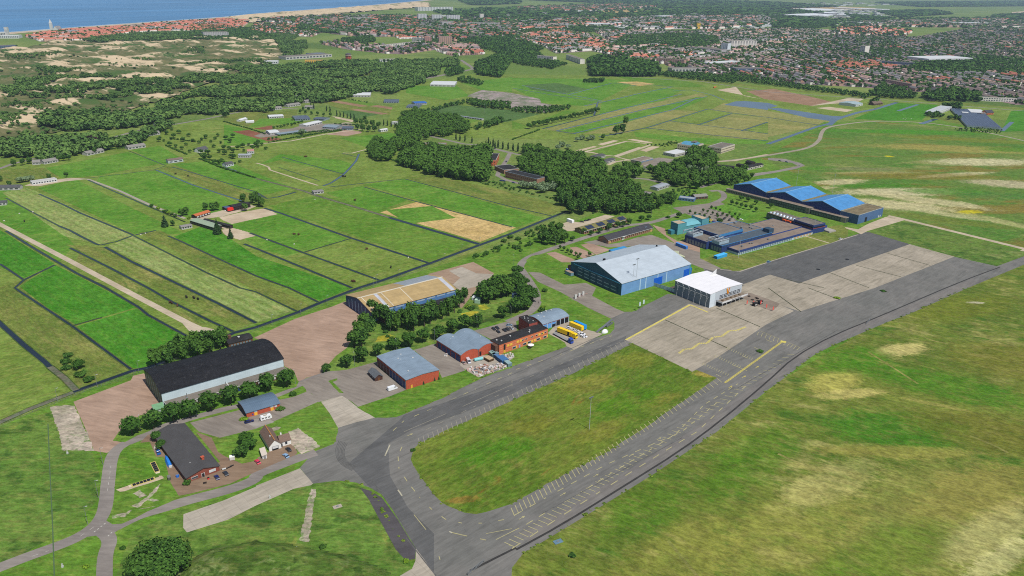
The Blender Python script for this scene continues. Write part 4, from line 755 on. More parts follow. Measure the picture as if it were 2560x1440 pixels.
# office with yellow panels
o,r,w,d=frame('d 1345,985 d 2320,650 d 1240,880',7); d=9.5; t=thing('brick_office_building','two storey orange brick office with black roof and yellow panels','office',o,r)
orbr=P('orange_brick_wall',(196,108,72),.85,.12,1.2,k=1.0); yp=P('yellow_facade_panel',(226,178,70),.5,.05,k=1.0)
flat(t,w,d,7,orbr,felt,P('dark_fascia',(70,60,58),.7),par=.35)
for k in range(4): solid(t,'brick_band',P('pale_brick_band',(206,140,104),.8,k=1.0),(-.05,w+.05,-.05,.05,1+k*1.5,1.25+k*1.5))
for k,u in enumerate((6.5,9,14.5,17,27,29.5,33.5,36.5)):
    z=(3.9,3.9,4.2,4.2,.9,.9,4,4)[k]
    panel(t,'facade_panel','f',w,d,u,u+1.9,z,z+1.6,yp,.12)
for u in (11,20,24,32,38): f=panel(t,'window','f',w,d,u,u+3,.8,2.4,whitew,.1); panel(t,'pane','f',w,d,u+.2,u+2.8,1,2.2,glass,.16,parent=f); panel(t,'facade_panel','f',w,d,u+3.1,u+4.1,.8,2.4,yp,.12)
for u in (19,22,27,31,36,39): f=panel(t,'window','f',w,d,u,u+1.8,4.4,5.4,whitew,.1); panel(t,'pane','f',w,d,u+.15,u+1.65,4.5,5.3,glass,.16,parent=f)
panel(t,'stair_window','f',w,d,3.6,5.2,2.4,6.4,dark,.1); panel(t,'door','f',w,d,3.6,5.2,0,2.3,MATS['ochre_door'],.1); panel(t,'door','f',w,d,16.5,17.8,0,2.3,P('lilac_door',(170,160,200),.5),.12)
vents(t,whitew,[(5,4),(14,6),(3,6.5),(30,5),(28,3)],7,.35,.6); solid(t,'side_wing',dkbr,(-2.4,-.02,1,8.5,0,6.6))
o,r2,w2,d2=frame('d 1945,560 d 2110,520 d 1690,430',9); t2=thing('brick_stair_tower','dark red brick tower block with black flat roof behind the office','tower',o,r2); flat(t2,w2,d2,9,P('maroon_brick_wall',(150,76,66),.85,.12,1,k=1.0),felt,P('dark_fascia',(70,60,58)),par=.3); vents(t2,whitew,[(2,4),(4,8),(3,11),(5,3),(2,9)],9,.25,.5)
panel(t2,'doorway','l',w2,d2,3,5,0,2.6,dark,.1); solid(t2,'loading_deck',conc2,(-3.5,-.1,3,8,0,1))
# vaulted garage
o,r,w,d=frame('d 2215,570 t10 570,280 d 1950,400',4.6); t=thing('vaulted_garage','garage with blue grey vaulted roof and blue bay doors facing the lorries','garage',o,r)
hall(t,w,d,barrel(d,4.6,2),'x',redbr,bgr,over=.3); lb=P('light_blue_bay_door',(96,150,208),.5,k=1.0)
for k in range(6): panel(t,'bay_door','f',w,d,.5+k*4,3.9+k*4,0,3.9,lb if k<2 else dark,.12)
for k in range(7): panel(t,'bay_post','f',w,d,.05+k*3.98,.45+k*3.98,0,4.4,P('pale_blue_pier',(190,206,222),.5,k=1.0),.22)
panel(t,'half_door','f',w,d,8.5,11.9,2.4,3.9,lb,.18); vents(t,whitew,[(4,10),(9,12),(14,13),(18,12),(6,6)],6.3,.35,.7)
# small brick shed
o,r,w,d=frame('g 445,580 g 1110,385 g 325,345',3.2); t=thing('metal_roofed_garage','small brick garage with steel blue ribbed roof and yellow doors','garage',o,r)
hall(t,w,d,barrel(d,3.2,1.5,6),'x',redbr,RIB('steel_blue_ribbed_roof',(104,124,144),1.0,0,.16,.35,.06),over=.4)
solid(t,'gable_wall',P('dark_gable',(74,66,72),.8),(-.1,.02,.05,d-.05,0,3.3))
for u in (4.2,13.3): panel(t,'door','f',w,d,u,u+1.7,0,2.1,P('amber_door',(232,172,60),.5,k=1.0),.12); panel(t,'door_panel','f',w,d,u,u+1.7,2.1,3.1,P('pale_panel',(170,190,206),.5),.12)
panel(t,'window','f',w,d,15.6,17,1.6,2.6,whitew,.1); panel(t,'sign','f',w,d,3,3.7,.8,1.6,P('blue_sign',(50,80,160),.5),.1)
# brick cottage
o,r,w,d=frame('h 755,960 h 1335,745 h 285,140',2.9); t=thing('dark_roofed_club_house','long low brick club house with broad dark grey pitched roof','house',o,r)
hall(t,w,d,[(0,2.9),(w*.52,5.0),(w,2.9)],'y',P('rust_brick_wall',(134,74,60),.85,.12,1,k=1.0),RIB('dark_grey_corrugated_roof',(84,82,82),1.5,1,.1,.75,.08),over=.5)
MB().box(10.2,11.4,7.5,8.9,3.5,5.8).box(10,11.6,7.3,9.1,5.8,6).build('chimney',redbr,t)
f=panel(t,'window','f',w,d,2.2,5.2,.9,2.2,whitew,.12)
for k in range(3): panel(t,'pane','f',w,d,2.4+k*.95,3.2+k*.95,1.05,2.05,glass,.18,parent=f)
panel(t,'door','f',w,d,7.1,8.3,0,2.2,P('black_door',(50,48,50),.5),.14); panel(t,'door_frame','f',w,d,6.9,8.5,0,2.35,whitew,.1); panel(t,'shutter','f',w,d,10.6,13.8,1.1,2.5,P('white_shutter',(216,220,220),.5),.14)
vents(t,whitew,[(5,9),(6,8.4)],4.3,.15,.35); wins(t,'l',w,d,8,3,d-4,1,2,.5)
# white cottage
o,r,w,d=frame('g 900,1260 g 1140,1190 g 750,950',2.9); t=thing('white_cottage','white walled cottage with brown tiled roof and big garage door','house',o,r)
wc=P('white_render',(222,220,216),.7,.05,1,k=1.0); tile=P('brown_roof_tiles',(126,104,92),.8,.14,1.5,dirt=.5,dirtc=(150,112,70))
hall(t,w,d,[(0,2.9),(w*.5,5.9),(w,2.9)],'y',wc,tile,over=.25); hall(t,5.4,6,[(0,2.7),(3,5),(6,2.7)],'x',wc,tile,x0=w+.03,y0=1.2,over=.2,wall='wing_wall',roof='wing_roof')
solid(t,'ridge_tiles',P('orange_ridge_tiles',(184,128,72),.8),(w*.5-.2,w*.5+.2,-.3,d+.3,6.1,6.32))
f=panel(t,'garage_door','f',w,d,1.4,4.7,0,2.5,P('dark_grey_frame',(80,80,84),.6),.08); panel(t,'door_leaf','f',w,d,1.6,4.5,1.1,2.4,P('white_door',(226,226,226),.5),.14,parent=f); panel(t,'opening','f',w,d,1.6,4.5,0,1.05,dark,.13,parent=f)
solid(t,'window',glass,(w+2.4,w+3.5,1.05,1.25,1,2.3)); solid(t,'door',dark,(w+.3,w+1,1.08,1.25,0,2.1)); MB().box(2,2.6,5,5.6,4.4,6).build('flue',whitew,t); MB().box(w+1.2,w+1.9,4.4,5.1,4.3,6.1).build('chimney',wc,t)
o,r,w,d=frame('g 765,1430 g 850,1410 g 700,1300',2.4); t=thing('lean_to_shed','narrow white lean to shed against the white cottage','shed',o,r); hall(t,w,d,[(0,2.2),(w,2.5)],'y',wc,P('cream_sheet_roof',(226,212,196),.7,.06,.8)); panel(t,'door','f',w,d,.5,1.6,0,1.9,P('grey_door',(150,150,150),.5))
# blue roofed hangars with front range
bsky=RIB('sky_blue_sheet_roof',(84,150,208),1.2,1,.13,.5,.12,dirt=.5,dirtc=(130,164,200)); nvy=RIB('royal_navy_cladding',(34,56,112),1.3,0,.15,.5,.06,.9)
A,B=W('c 200,245 c 1765,630',9.4); ex=(B-A).normalized(); rot=math.atan2(ex.y,ex.x); L=(B-A).length/3; n=Vector((-ex.y,ex.x,0))
for k,nm in enumerate(('farthest of the three joined blue roofed hangars','middle one of the three joined blue roofed hangars','nearest of the three joined blue roofed hangars with a flat side wing')):
    o=A+ex*L*k; o.z=0; t=thing('blue_roofed_hangar',nm,'hangar',o,rot,'blue roofed hangars'); dd=50
    hall(t,L-.1,dd,[(.1,9.2),(L*.5,14.9),(L-.1,9.2)],'y',nvy,bsky,over=.05); solid(t,'ridge_cap',P('pale_blue_flashing',(150,196,226),.5),(L*.5-.35,L*.5+.35,-.3,dd+.3,15.15,15.4))
    MB().prism([(0,9.35),(L*.5,15.05),(L-.1,9.35),(L-.1,9.75),(L*.5,15.5),(0,9.75)],-.35,-.06,'y').build('verge_trim',MATS['pale_blue_flashing'],t)
    solid(t,'valley_gutter',P('mossy_gutter',(140,132,92),.9,.3,.5),(L-2.2,L+1.5 if k<2 else L-.2,.5,dd-.5,9.3,10.1 if k<2 else 9.8)); solid(t,'down_pipe',steel,(L-.3,L-.1,-.4,-.1,0,9.2))
    if k==2:
        flat(t,19,dd,9.6,RIB('blue_grey_cladding',(70,100,140),1.0,1,.18,.5,.06,.95),P('mossy_flat_roof',(132,120,92),.95,.3,.2,dirt=.8,dirtc=(126,92,70)),P('pale_fascia',(176,180,176),.6),x0=L,y0=0,par=.4,wall='wing_wall',roof='wing_roof')
        panel(t,'doorway','r',L+19,dd,14,18,0,5,dark,.14)
        for u in (41,44.5): panel(t,'door','r',L+19,dd,u,u+1.6,0,2.4,whitew,.14)
# front range
L=149.0; o=A-ex*6-n*5.2; o.z=0; t=thing('front_office_range','long low grey brick range along the front of the blue hangars','building',o,rot)
flat(t,L*.40,5,4.2,greybr,feltb,P('pale_concrete_fascia',(186,176,160),.7),par=.3); flat(t,L*.33,8,6.6,P('dark_glazed_wall',(74,84,80),.4,.1),feltb,MATS['pale_concrete_fascia'],x0=L*.40+.05,y0=-3,par=.35,wall='mid_wall',roof='mid_roof'); flat(t,L*.27-.1,6,5.2,MATS['dark_glazed_wall'],feltb,MATS['pale_concrete_fascia'],x0=L*.73+.1,y0=-1,par=.3,wall='end_wall',roof='end_roof')
wins(t,'f',L,9,24,2,L*.40-2,1.4,3.2,.7,P('dark_strip_glazing',(60,64,66),.2,spec=.5))
for z in (1.0,3.9):
    for k in range(16): panel(t,'window','f',L,9,L*.405+k*3.05,L*.405+k*3.05+2.3,z,z+1.7,P('reflective_glazing',(96,110,112),.15,spec=.6),3.1)
for k in range(13): panel(t,'window','f',L,9,L*.74+k*3,L*.74+k*3+2.2,1.4,3.8,MATS['reflective_glazing'],1.1)
solid(t,'end_pier',greybr,(L*.73-4,L*.73+.3,-3.1,-2.9,0,6.7),(L-5,L+.06,-1.12,-.9,0,5.3))
# blue terminal complex
o,r,w,d=frame('b 810,820 b 2000,490 b 610,765',4); t=thing('blue_terminal_building','sprawling terminal with navy fascias, flat brown roofs and roof plant','building',o,r)
nf=P('navy_fascia',(48,66,120),.5,.08,.4,k=1.0); nb=P('navy_wall',(40,58,106),.6,.1,.4,k=.95); glz=P('white_blue_glazing',(176,190,198),.2,.12,1,k=.95); azf=P('azure_fascia',(64,124,172),.5,.08,.4,k=1.0)
flat(t,w,12.5,4,glz,feltb,nf,par=.5); solid(t,'fascia_band',nf,(-.1,w+.1,-.14,.0,2.5,4.5),(-.14,0,-.1,12.5,2.2,4.5))
for k in range(30): panel(t,'window','f',w,d,1+k*2.6,2.7+k*2.6,.6,2.3,P('shop_glazing',(120,138,148),.2),.08)
for k in range(6): panel(t,'window','f',w,d,82+k*4.8,85.5+k*4.8,.6,2.3,P('sandy_panel',(206,174,130),.6),.08)
flat(t,72,14,6.8,nb,P('slate_roof',(84,96,106),.7,.1,.3),azf,x0=-8,y0=12.6,par=.3,wall='mid_wall',roof='mid_roof'); wins(t,'f',72,0,36,-7,62,4.6,6,.7,P('clerestory_glass',(70,104,136),.25),'clerestory') if False else None
for k in range(33): solid(t,'clerestory',P('clerestory_glass',(56,84,112),.25),(-6+k*2.1,-4.5+k*2.1,12.46,12.62,4.9,6.3))
flat(t,40,26,7,nb,feltg,nf,x0=-12,y0=26.7,par=.4,wall='west_wall',roof='west_roof')
for k in range(11): solid(t,'window',P('tall_glazing',(130,146,150),.2),(-12.12,-11.9,14+k*3.4,16.4+k*3.4,.6,4.8) if k>3 else (-8.12,-7.9,13+k*3,15.2+k*3,.6,4.8))
flat(t,34,30,10,nb,feltg,azf,x0=6,y0=28,par=.5,wall='hall_wall',roof='hall_roof'); solid(t,'hall_fascia',nf,(5.86,6,28,58,7.6,10.5)); solid(t,'hall_front_fascia',azf,(6,40,27.86,28,8.2,10.5))
flat(t,30,30,6,nb,feltg,azf,x0=40.1,y0=26.8,par=.4,wall='rear_wall',roof='rear_roof'); flat(t,46,34,4.4,nb,feltb,nf,x0=66,y0=12.7,par=.35,wall='east_wall',roof='east_roof')
solid(t,'plant_box',P('slate_plant_box',(60,84,104),.6),(60,67,13,20,6,10.4))
# rooftop plant frames
fr=P('light_steel_frame',(196,206,214),.4,.06)
for x0,y0 in ((-11,44),(-8,16)):
    m=MB()
    for a in range(2):
        for b in range(3): m.box(x0+a*13,x0+a*13+.4,y0+b*6,y0+b*6+.4,7,10.4)
    for b in range(3): m.box(x0-.2,x0+13.6,y0+b*6,y0+b*6+.35,10.2,10.7)
    for a in range(4): m.box(x0+a*4.3,x0+a*4.3+.35,y0-.2,y0+12.6,10.2,10.7)
    m.build('plant_frame',fr,t); solid(t,'plant_screen',P('pale_louvre_screen',(168,188,200),.5),(x0-.3,x0-.1,y0-.2,y0+8,7,9.8),(x0-.2,x0+13,y0-.5,y0-.3,7,9.6))
    for a in range(3): solid(t,'air_handler',steel,(x0+1.2+a*4,x0+4+a*4,y0+2,y0+9,7,8.6))
vents(t,steel,[(12,6),(14,7.5),(26,8),(28,7),(50,6),(52,7.2),(90,30),(74,30)],4.1,.6,.9)
for k in range(14): x,y=R.uniform(42,68),R.uniform(30,54); MB().box(x,x+R.uniform(1,3),y,y+R.uniform(.6,2.5),6,6.6+R.random()).build('roof_unit',steel,t)
o,r2,w2,d2=frame('b 2010,420 b 2200,380 b 1230,190',8); t=thing('navy_control_wing','long wing with navy end block and domed rooflights beside the terminal','building',o,r2)
flat(t,w2,24,8.4,nb,feltg,nf,par=.4); solid(t,'red_stripe',P('coral_stripe',(206,96,96),.5),(-.12,w2+.12,-.12,0,5.2,5.5),(-.12,0,-.1,24,5.2,5.5)); panel(t,'window','f',w2,24,1,w2-1,5.6,7,dark,.14); panel(t,'window','l',w2,24,1,22,5.6,7,dark,.14)
flat(t,15,d2-24,6.5,P('black_glazed_wall',(60,62,62),.3,.1),feltg,P('pale_concrete_fascia',(186,176,160)),x0=1,y0=24.1,par=.35,wall='long_wall',roof='long_roof')
for k in range(18): solid(t,'window',MATS['reflective_glazing'],(.88,1.02,26+k*1.85,27.4+k*1.85,1,5.6))
dm=P('domed_rooflight',(206,218,230),.08,.05,spec=.8)
for k in range(15): MB().ball((4+3.2*(k%2),27+k*2.1,6.5),1.5,1.3,1.3,10,6).build('rooflight_dome',dm,t,smooth=True)
for k in range(2): solid(t,'awning',P('orange_awning',(226,96,44),.6,k=1.0),(-.9,.98,27+k*6,31.5+k*6,4.2,5.6))
solid(t,'plinth',P('pale_plinth',(176,170,160),.7),(w2,w2+10,-6,6,0,1.6)); solid(t,'low_wing',nf,(w2+.1,w2+9,4,9,0,4))
# solar roofed building
o,r,w,d=frame('i 705,500 i 1400,310 i 550,455',3.4); t=thing('moss_roofed_barrack','long low barrack with mossy roof carrying four solar arrays','building',o,r); pf=[(0,3.4),(d*.5,5.6),(d,3.4)]
hall(t,w,d,pf,'x',brn,P('mossy_tile_roof',(128,124,72),.95,.2,.4,dirt=.7,dirtc=(112,104,84)),over=.6); solid(t,'gutter',whitew,(-.6,w+.6,-.75,-.6,3.2,3.5)); wins(t,'f',w,d,22,1,w-1,.9,2.4,.5,dark)
sp=P('solar_panel',(44,54,84),.2,.1,spec=.7)
for k in range(4):
    for j in range(3):
        ya,yb=.5+j*1.7,1.95+j*1.7; za,zb=3.4+2.2*ya/(d*.5)+.36,3.4+2.2*yb/(d*.5)+.36
        MB().prism([(ya,za),(yb,zb),(yb,zb+.08),(ya,za+.08)],6+k*15.5,15.5+k*15.5).build('solar_panel',sp,t)
o,r,w,d=frame('i 1090,640 i 1805,440 i 925,590',4); t=thing('dark_roofed_barrack','long brick barrack with dark grey tiled roof and cream doors','building',o,r)
hall(t,w,d,[(0,3.8),(d*.5,6.2),(d,3.8)],'x',brn,P('dark_slate_tiles',(70,70,74),.8,.12,.6),over=.5); solid(t,'gutter',whitew,(-.5,w+.5,-.64,-.5,3.5,3.8)); wins(t,'f',w,d,20,3,w-4,1,2.6,.4,P('brown_glazing',(96,70,60),.3))
for u in (2,w-3): panel(t,'door','f',w,d,u,u+1.4,0,2.3,P('cream_door',(226,190,120),.5),.1)
panel(t,'gable_door','l',w,d,2.5,6.5,0,3.2,P('grey_sliding_door',(120,110,106),.6),.1); panel(t,'white_panel','f',w,d,19,22.5,0,3.6,whitew,.12); solid(t,'porch',whitew,(19,22.5,-1.6,-.15,3.4,3.6)); vents(t,steel,[(30,3),(38,4),(46,3)],5.4,.25,.8); solid(t,'rooflight',glassl,(w-9,w-6,2,3.6,5.1,5.35))
# turquoise building
o,r,w,d=frame('i 2210,400 i 2320,380 i 2105,380',10); t=thing('turquoise_hall','turquoise clad hall with box tower and curved low roof','building',o,r)
tq=RIB('turquoise_cladding',(92,156,164),1.1,0,.1,.5,.05,1.0); tqd=P('dark_turquoise',(62,124,140),.5,.06,k=1.0)
flat(t,11,10,10.6,tq,P('cream_roof',(196,176,146),.8),tqd,par=.4,wall='tower_wall',roof='tower_roof'); solid(t,'tower_side',tqd,(-.12,0,0,10,0,10.6))
hall(t,20,13,[(0,7),(4,8.6),(9,9.2),(13,8.6)],'x',tq,P('pale_turquoise_roof',(120,186,196),.5,.05),x0=11.1,y0=1,wall='hall_wall',roof='hall_roof'); flat(t,9,15,11,tq,P('cream_roof',(196,176,146)),tqd,x0=31.2,y0=0,par=.5,wall='end_wall',roof='end_roof')
panel(t,'door','f',40,13,14,17,0,4,tqd,-.9+.02) if False else solid(t,'door',tqd,(14,17,.86,1.02,0,4)); solid(t,'porch',tqd,(24,30,-3,.9,0,3.2)); solid(t,'side_store',tqd,(-5,-.13,3,8,0,4))
def simple(name,label,cat,s,z,h,d=None,ax='x',rise=0,wm=greybr,rm=feltg,nw=0,wz=(1,2.2),rows=1,wmat=None,group=None,door=None,fas=None,nl=0,over=.3):
    o,r,w,dd=frame(s,z); d=d or max(dd,3); t=thing(name,label,cat,o,r,group)
    if rise: T=d if ax=='x' else w; hall(t,w,d,[(0,h),(T*.5,h+rise),(T,h)],ax,wm,rm,over=over)
    else: flat(t,w,d,h,wm,rm,fas,par=.35)
    for q in range(rows):
        zz=(h-.2)/rows*q
        if nw: wins(t,'f',w,d,nw,.5,w-.5,zz+wz[0],zz+wz[1],.62,wmat)
        if nl: wins(t,'l',w,d,nl,.5,d-.5,zz+wz[0],zz+wz[1],.62,wmat)
    if door: panel(t,'door','f',w,d,w*.5-.8,w*.5+.8,0,2.2,door,.1)
    return t,w,d
lgw=P('light_grey_wall',(178,176,172),.7,.06,.5,k=1.0); dkt=P('dark_grey_tiles',(92,92,94),.85,.12,.6); pgt=P('pale_grey_tiles',(146,142,136),.85,.1,.5); oran=P('orange_roof_tiles',(198,112,70),.85,.12,.6); grnr=P('pale_green_sheet_roof',(158,176,150),.7,.08,.3); whs=P('white_sheet',(220,222,222),.6,.05,.4); grs=P('grey_sheet_roof',(166,172,178),.6,.08,.3); ghg=RIB('glasshouse_glazing',(150,164,172),1.6,0,.25,.2,.1); dgh=RIB('dark_glasshouse_roof',(96,104,116),3.2,0,.25,.25,.1); tk=P('black_timber_wall',(62,52,48),.8,.12,.6)
simple('barrack_block','two storey brick barrack with dark roof and slatted front, beside silvery trees','barrack','j 405,690 j 910,810 j 600,660',8,7.4,14,rm=felt,wm=brn,nw=16,rows=2,wmat=dkbr,fas=P('pale_blue_grey_fascia',(160,172,182),.5))
simple('barrack_annex','flat black roofed annex behind the brick barrack','annex','j 385,675 j 620,650 j 450,560',5,5,26,rm=felt,wm=brn,nw=8,fas=lgw)
simple('barrack_block','orange brick block with black flat roof beside the wood','barrack','j 255,515 j 310,405 j 150,510',8,7.8,9,rm=felt,wm=orbr,nw=12,rows=2,nl=3,fas=lgw)
simple('barrack_block','long flat roofed brick block half hidden behind the wood','barrack','t5 1620,40 t5 2060,60 t5 1610,10',6,6,16,rm=felt,wm=brn,nw=14,rows=2,fas=lgw)
t,w,d=simple('school_building','square beige school block with grey roof in the meadow','school','k 1940,375 k 2120,320 k 1750,350',8,7.4,wm=P('beige_brick_wall',(196,182,160),.8,.06,.6,k=1.0),rm=feltg,nw=14,nl=8,rows=2,fas=whitew)
t,w,d=simple('school_wing','beige school wing with blue rooftop lantern','school','k 1595,350 k 1700,310 k 1370,310',8,7.4,wm=MATS['beige_brick_wall'],rm=feltb,nw=9,nl=9,rows=2,fas=whitew); MB().prism([(w*.15,7.5),(w*.85,7.5),(w*.7,10),(w*.3,10)],3,d-4,'y').build('lantern',P('blue_lantern',(96,160,192),.5),t); solid(t,'plant_room',feltg,(w*.4,w*.8,6,12,10,11.5)); solid(t,'link',MATS['beige_brick_wall'],(w,w+12,4,12,0,4.4))
simple('canteen','low white roofed canteen in front of the school','building','k 1320,460 k 1500,420 k 1160,430',4,4,wm=lgw,rm=whs,nw=10,nl=6)
simple('gym_hall','grey flat roofed hall with blue strip glazing','building','k 860,560 k 1030,515 k 710,540',5,5.6,wm=greybr,rm=feltb,nw=10,wz=(3.6,5),wmat=P('blue_strip_glazing',(90,140,190),.3),fas=whitew)
simple('workshop','low workshop with flat roof and pale blue end','workshop','k 1020,640 k 1090,610 k 920,610',3.4,3.6,wm=lgw,rm=feltb,nw=4,wmat=P('blue_strip_glazing',(90,140,190)))
simple('hut','dark roofed hut by the drill lawn, farther one','hut','k 280,500 k 395,465 k 165,485',3.2,3.2,11,rise=.9,wm=lgw,rm=dkt,nw=8,group='huts by the drill lawn'); simple('hut','dark roofed hut by the drill lawn, nearer one','hut','k 350,570 k 525,520 k 320,540',3.2,3.2,9,rise=.9,wm=lgw,rm=dkt,nw=9,group='huts by the drill lawn')
simple('pavilion','long dark roofed pavilion with white bays by the lane loop','building','k 2280,640 k 2500,590 k 2130,620',3.6,3.4,9,rise=1.2,wm=P('white_bay_wall',(214,206,196),.7),rm=felt,nw=9,door=dark); simple('pavilion','dark low roofed wing behind the hedge','building','k 1880,610 k 2110,630 k 1890,590',3.4,3.2,8,rise=1,wm=tk,rm=felt,nw=7); simple('pavilion','small black roofed house behind the pavilion','building','k 2260,550 k 2340,570 k 2270,530',3.8,3.6,8,rise=1.4,wm=tk,rm=felt,nw=3); simple('pavilion','small dark flat roofed shed between the pavilions','building','k 2135,590 k 2220,605 k 2150,570',3.2,3.2,7,wm=tk,rm=felt)
simple('blue_shed','low blue walled shed with pale roof by the bend','shed','k 1370,1035 k 1575,1060 k 1400,1000',3,3,9,rm=grs,wm=P('blue_shed_wall',(96,130,176),.6),nw=5); simple('grey_roof_house','grey roofed house among bushes by the bend','house','k 1590,1030 k 1760,1015 k 1600,1000',3,3,9,rise=1.8,rm=pgt,wm=dkbr,nw=4)
simple('bunker','brown flat concrete bunker in the trees','bunker','k 875,975 k 1000,990 k 900,945',4,4,10,rm=pgt,wm=P('brown_concrete',(112,100,88),.9)); simple('guard_house','grey roofed guard house in the wood with white front','house','k 1090,910 k 1245,860 k 1010,890',3.2,3.2,10,rise=.8,rm=grs,wm=lgw,nw=7)
# horse farm
simple('riding_hall','low hall with pale green sheet roof at the horse farm','hall','m 1110,815 m 1240,780 m 780,690',4,3.4,rise=.9,ax='y',rm=grnr,wm=tk,nl=10); simple('stable','orange tiled stable with white windows','stable','m 830,640 m 1060,570 m 815,600',3,2.8,6.5,rise=1.3,rm=oran,wm=tk,nw=5,wmat=whitew); simple('stable','long narrow black roofed stable beside the arena','stable','m 1370,800 m 1420,785 m 1010,660',3,2.8,38,rise=.6,ax='y',rm=felt,wm=tk,nl=12); simple('barn','dark roofed barn under the trees','barn','m 1430,500 m 1700,440 m 1400,470',4,3.8,10,rise=1,rm=felt,wm=tk,nw=6,wmat=dark); simple('barn','small blue grey roofed lean to at the horse farm','barn','m 1310,520 m 1410,500 m 1300,480',3,3,8,rise=.6,rm=P('blue_slate',(82,96,124),.7),wm=tk)
simple('farm_shack','weathered white shack with rusty roof in the meadow','shack','m 600,820 m 770,790 m 600,790',2.6,2.4,7,rise=.7,rm=P('patchy_roof',(150,146,142),.8,.3,1.5),wm=lgw,nw=4)
simple('white_barn','small pale grey barn at the lane end','barn','t4 1680,165 t4 1830,145 t4 1650,150',4,3.6,8,rise=1.4,rm=P('brown_sheet_roof',(126,108,100),.8),wm=P('pale_grey_sheet_wall',(196,202,206),.6),nw=3)
simple('farm_house','white farm buildings with flat roofs left of the hay meadow','farm house','t4 320,385 t4 570,350 t4 320,365',3,3,9,rm=lgw,wm=whs,nw=9); simple('farm_house','grey roofed farm house at the left edge','farm house','t4 -30,430 t4 190,425 t4 0,390',4,3,9,rise=2,rm=dkt,wm=lgw,nw=4); simple('farm_house','low dark sheds at the left edge','shed','t4 -60,590 t4 60,580 t4 -40,545',3.4,3,9,rise=1,rm=dkt,wm=lgw,nw=3)
simple('long_barn','grey roofed long barn with pale front','barn','t4 2380,110 t4 2500,110 t4 2310,75',4,3.6,9,rise=1,rm=grs,wm=lgw,nw=5); simple('farm_house','white house with pinkish roof beyond the long barn','farm house','l 310,840 l 400,835 l 300,800',4,3.6,7,rise=1.6,rm=P('pink_tiles',(190,140,130),.8),wm=whs,nw=3); simple('farm_house','white house with grey roof and verandah','farm house','l 30,1020 l 130,1000 l 0,970',3.4,3.2,9,rise=1.8,rm=dkt,wm=whs,nw=4); simple('farm_house','dark roofed villa with white gables among gardens','villa','t4 1990,60 t4 2080,40 t4 1990,20',4,3.4,9,rise=3,rm=dkt,wm=whs,nw=3)
simple('field_shelter','small cluster shelter of pale sheets at the ditch crossing','shelter','l 1200,1390 l 1330,1375 l 1180,1350',2.4,2.2,9,rise=.6,rm=P('patchy_roof',(150,146,142)),wm=lgw,nw=3)
# nursery and glasshouses
simple('polytunnel','white twin polytunnel in the nursery, left one','polytunnel','l 215,425 l 310,400 l 215,400',3,2.2,7,rise=1.6,rm=whs,wm=whs,group='nursery polytunnels'); simple('polytunnel','white twin polytunnel in the nursery, right one','polytunnel','l 290,445 l 400,440 l 280,420',3,2.2,7,rise=1.6,rm=whs,wm=whs,group='nursery polytunnels')
for i,(s,h,rm_,lab) in enumerate((('l 600,385 l 795,375 l 590,360',3,whs,'white roofed nursery hall beside the dark cover sheet'),('l 950,420 l 1150,410 l 960,370',2.4,dgh,'grey glasshouse left of the hedge row'),('l 1190,410 l 1330,420 l 1190,380',2.4,dgh,'grey glasshouse behind the hedge row'),('l 1100,500 l 1310,450 l 1080,470',3,whs,'white roofed glasshouse with glazed front'),('l 730,620 l 1100,570 l 790,590',2,ghg,'long low pale glasshouse at the garden front'),('l 1310,520 l 1490,530 l 1320,480',2.4,ghg,'pale flat glasshouse near the white yard'),('l 1570,540 l 1720,540 l 1560,510',2.6,dgh,'dark glasshouse beside the riding yard'),('l 610,600 l 740,590 l 610,560',3.2,whs,'white nursery sales hall with dark eaves'),('l 1700,95 l 1950,95 l 1720,60',4,whs,'white pitched market garden hall by the wood'),('l 2130,185 l 2330,185 l 2150,150',2.4,dgh,'grey glasshouse among the crop strips'),('l 2430,250 l 2600,255 l 2440,215',2.4,dgh,'grey glasshouse at the end of the crop strips'),('t1 1740,845 t1 1985,850 t1 1790,810',4,whs,'wide white roofed hall beside the paddock'),('t1 1590,1035 t1 1710,1030 t1 1600,1015',3,P('bright_blue_sheet',(60,110,190),.5),'bright blue sheeted stall by the crop strips'))):
    simple('glasshouse' if rm_ in(ghg,dgh) else 'nursery_hall',lab,'glasshouse' if rm_ in(ghg,dgh) else 'hall',s,h,h,rise=1.1 if i not in (4,) else .5,rm=rm_,wm=ghg if rm_ in (ghg,dgh) else lgw,nw=6)
simple('club_house','sports club house with red roof beside the pitch','club house','t1 1700,1160 t1 1830,1150 t1 1720,1120',4,3.6,12,rm=P('coral_roof',(206,110,104),.7),wm=lgw,nw=6); simple('white_hall','white flat hall behind the tree clump','hall','t1 1480,1230 t1 1510,1220 t1 1370,1215',4,3.6,24,rm=lgw,wm=whs,nw=4); simple('white_house','small white house in front of the tree clump','house','t1 1250,1300 t1 1320,1290 t1 1250,1275',3.4,3,8,rise=1,rm=whs,wm=whs,nw=3); simple('stand','long low grandstand along the sports pitch','stand','t1 1960,1150 t1 2260,1190 t1 1960,1135',2.6,2.4,5,rm=P('blue_grey_sheet',(140,150,172),.6),wm=lgw,nw=12)
simple('boiler_chimney_house','grey roofed workshop with brick chimney at the wood edge','workshop','t1 1640,1440 t1 1900,1445 t1 1650,1410',4,4,12,rm=pgt,wm=brn,nw=8)
for s,lab in (('t0 3140,-10 l 680,280 0,0',''),): pass
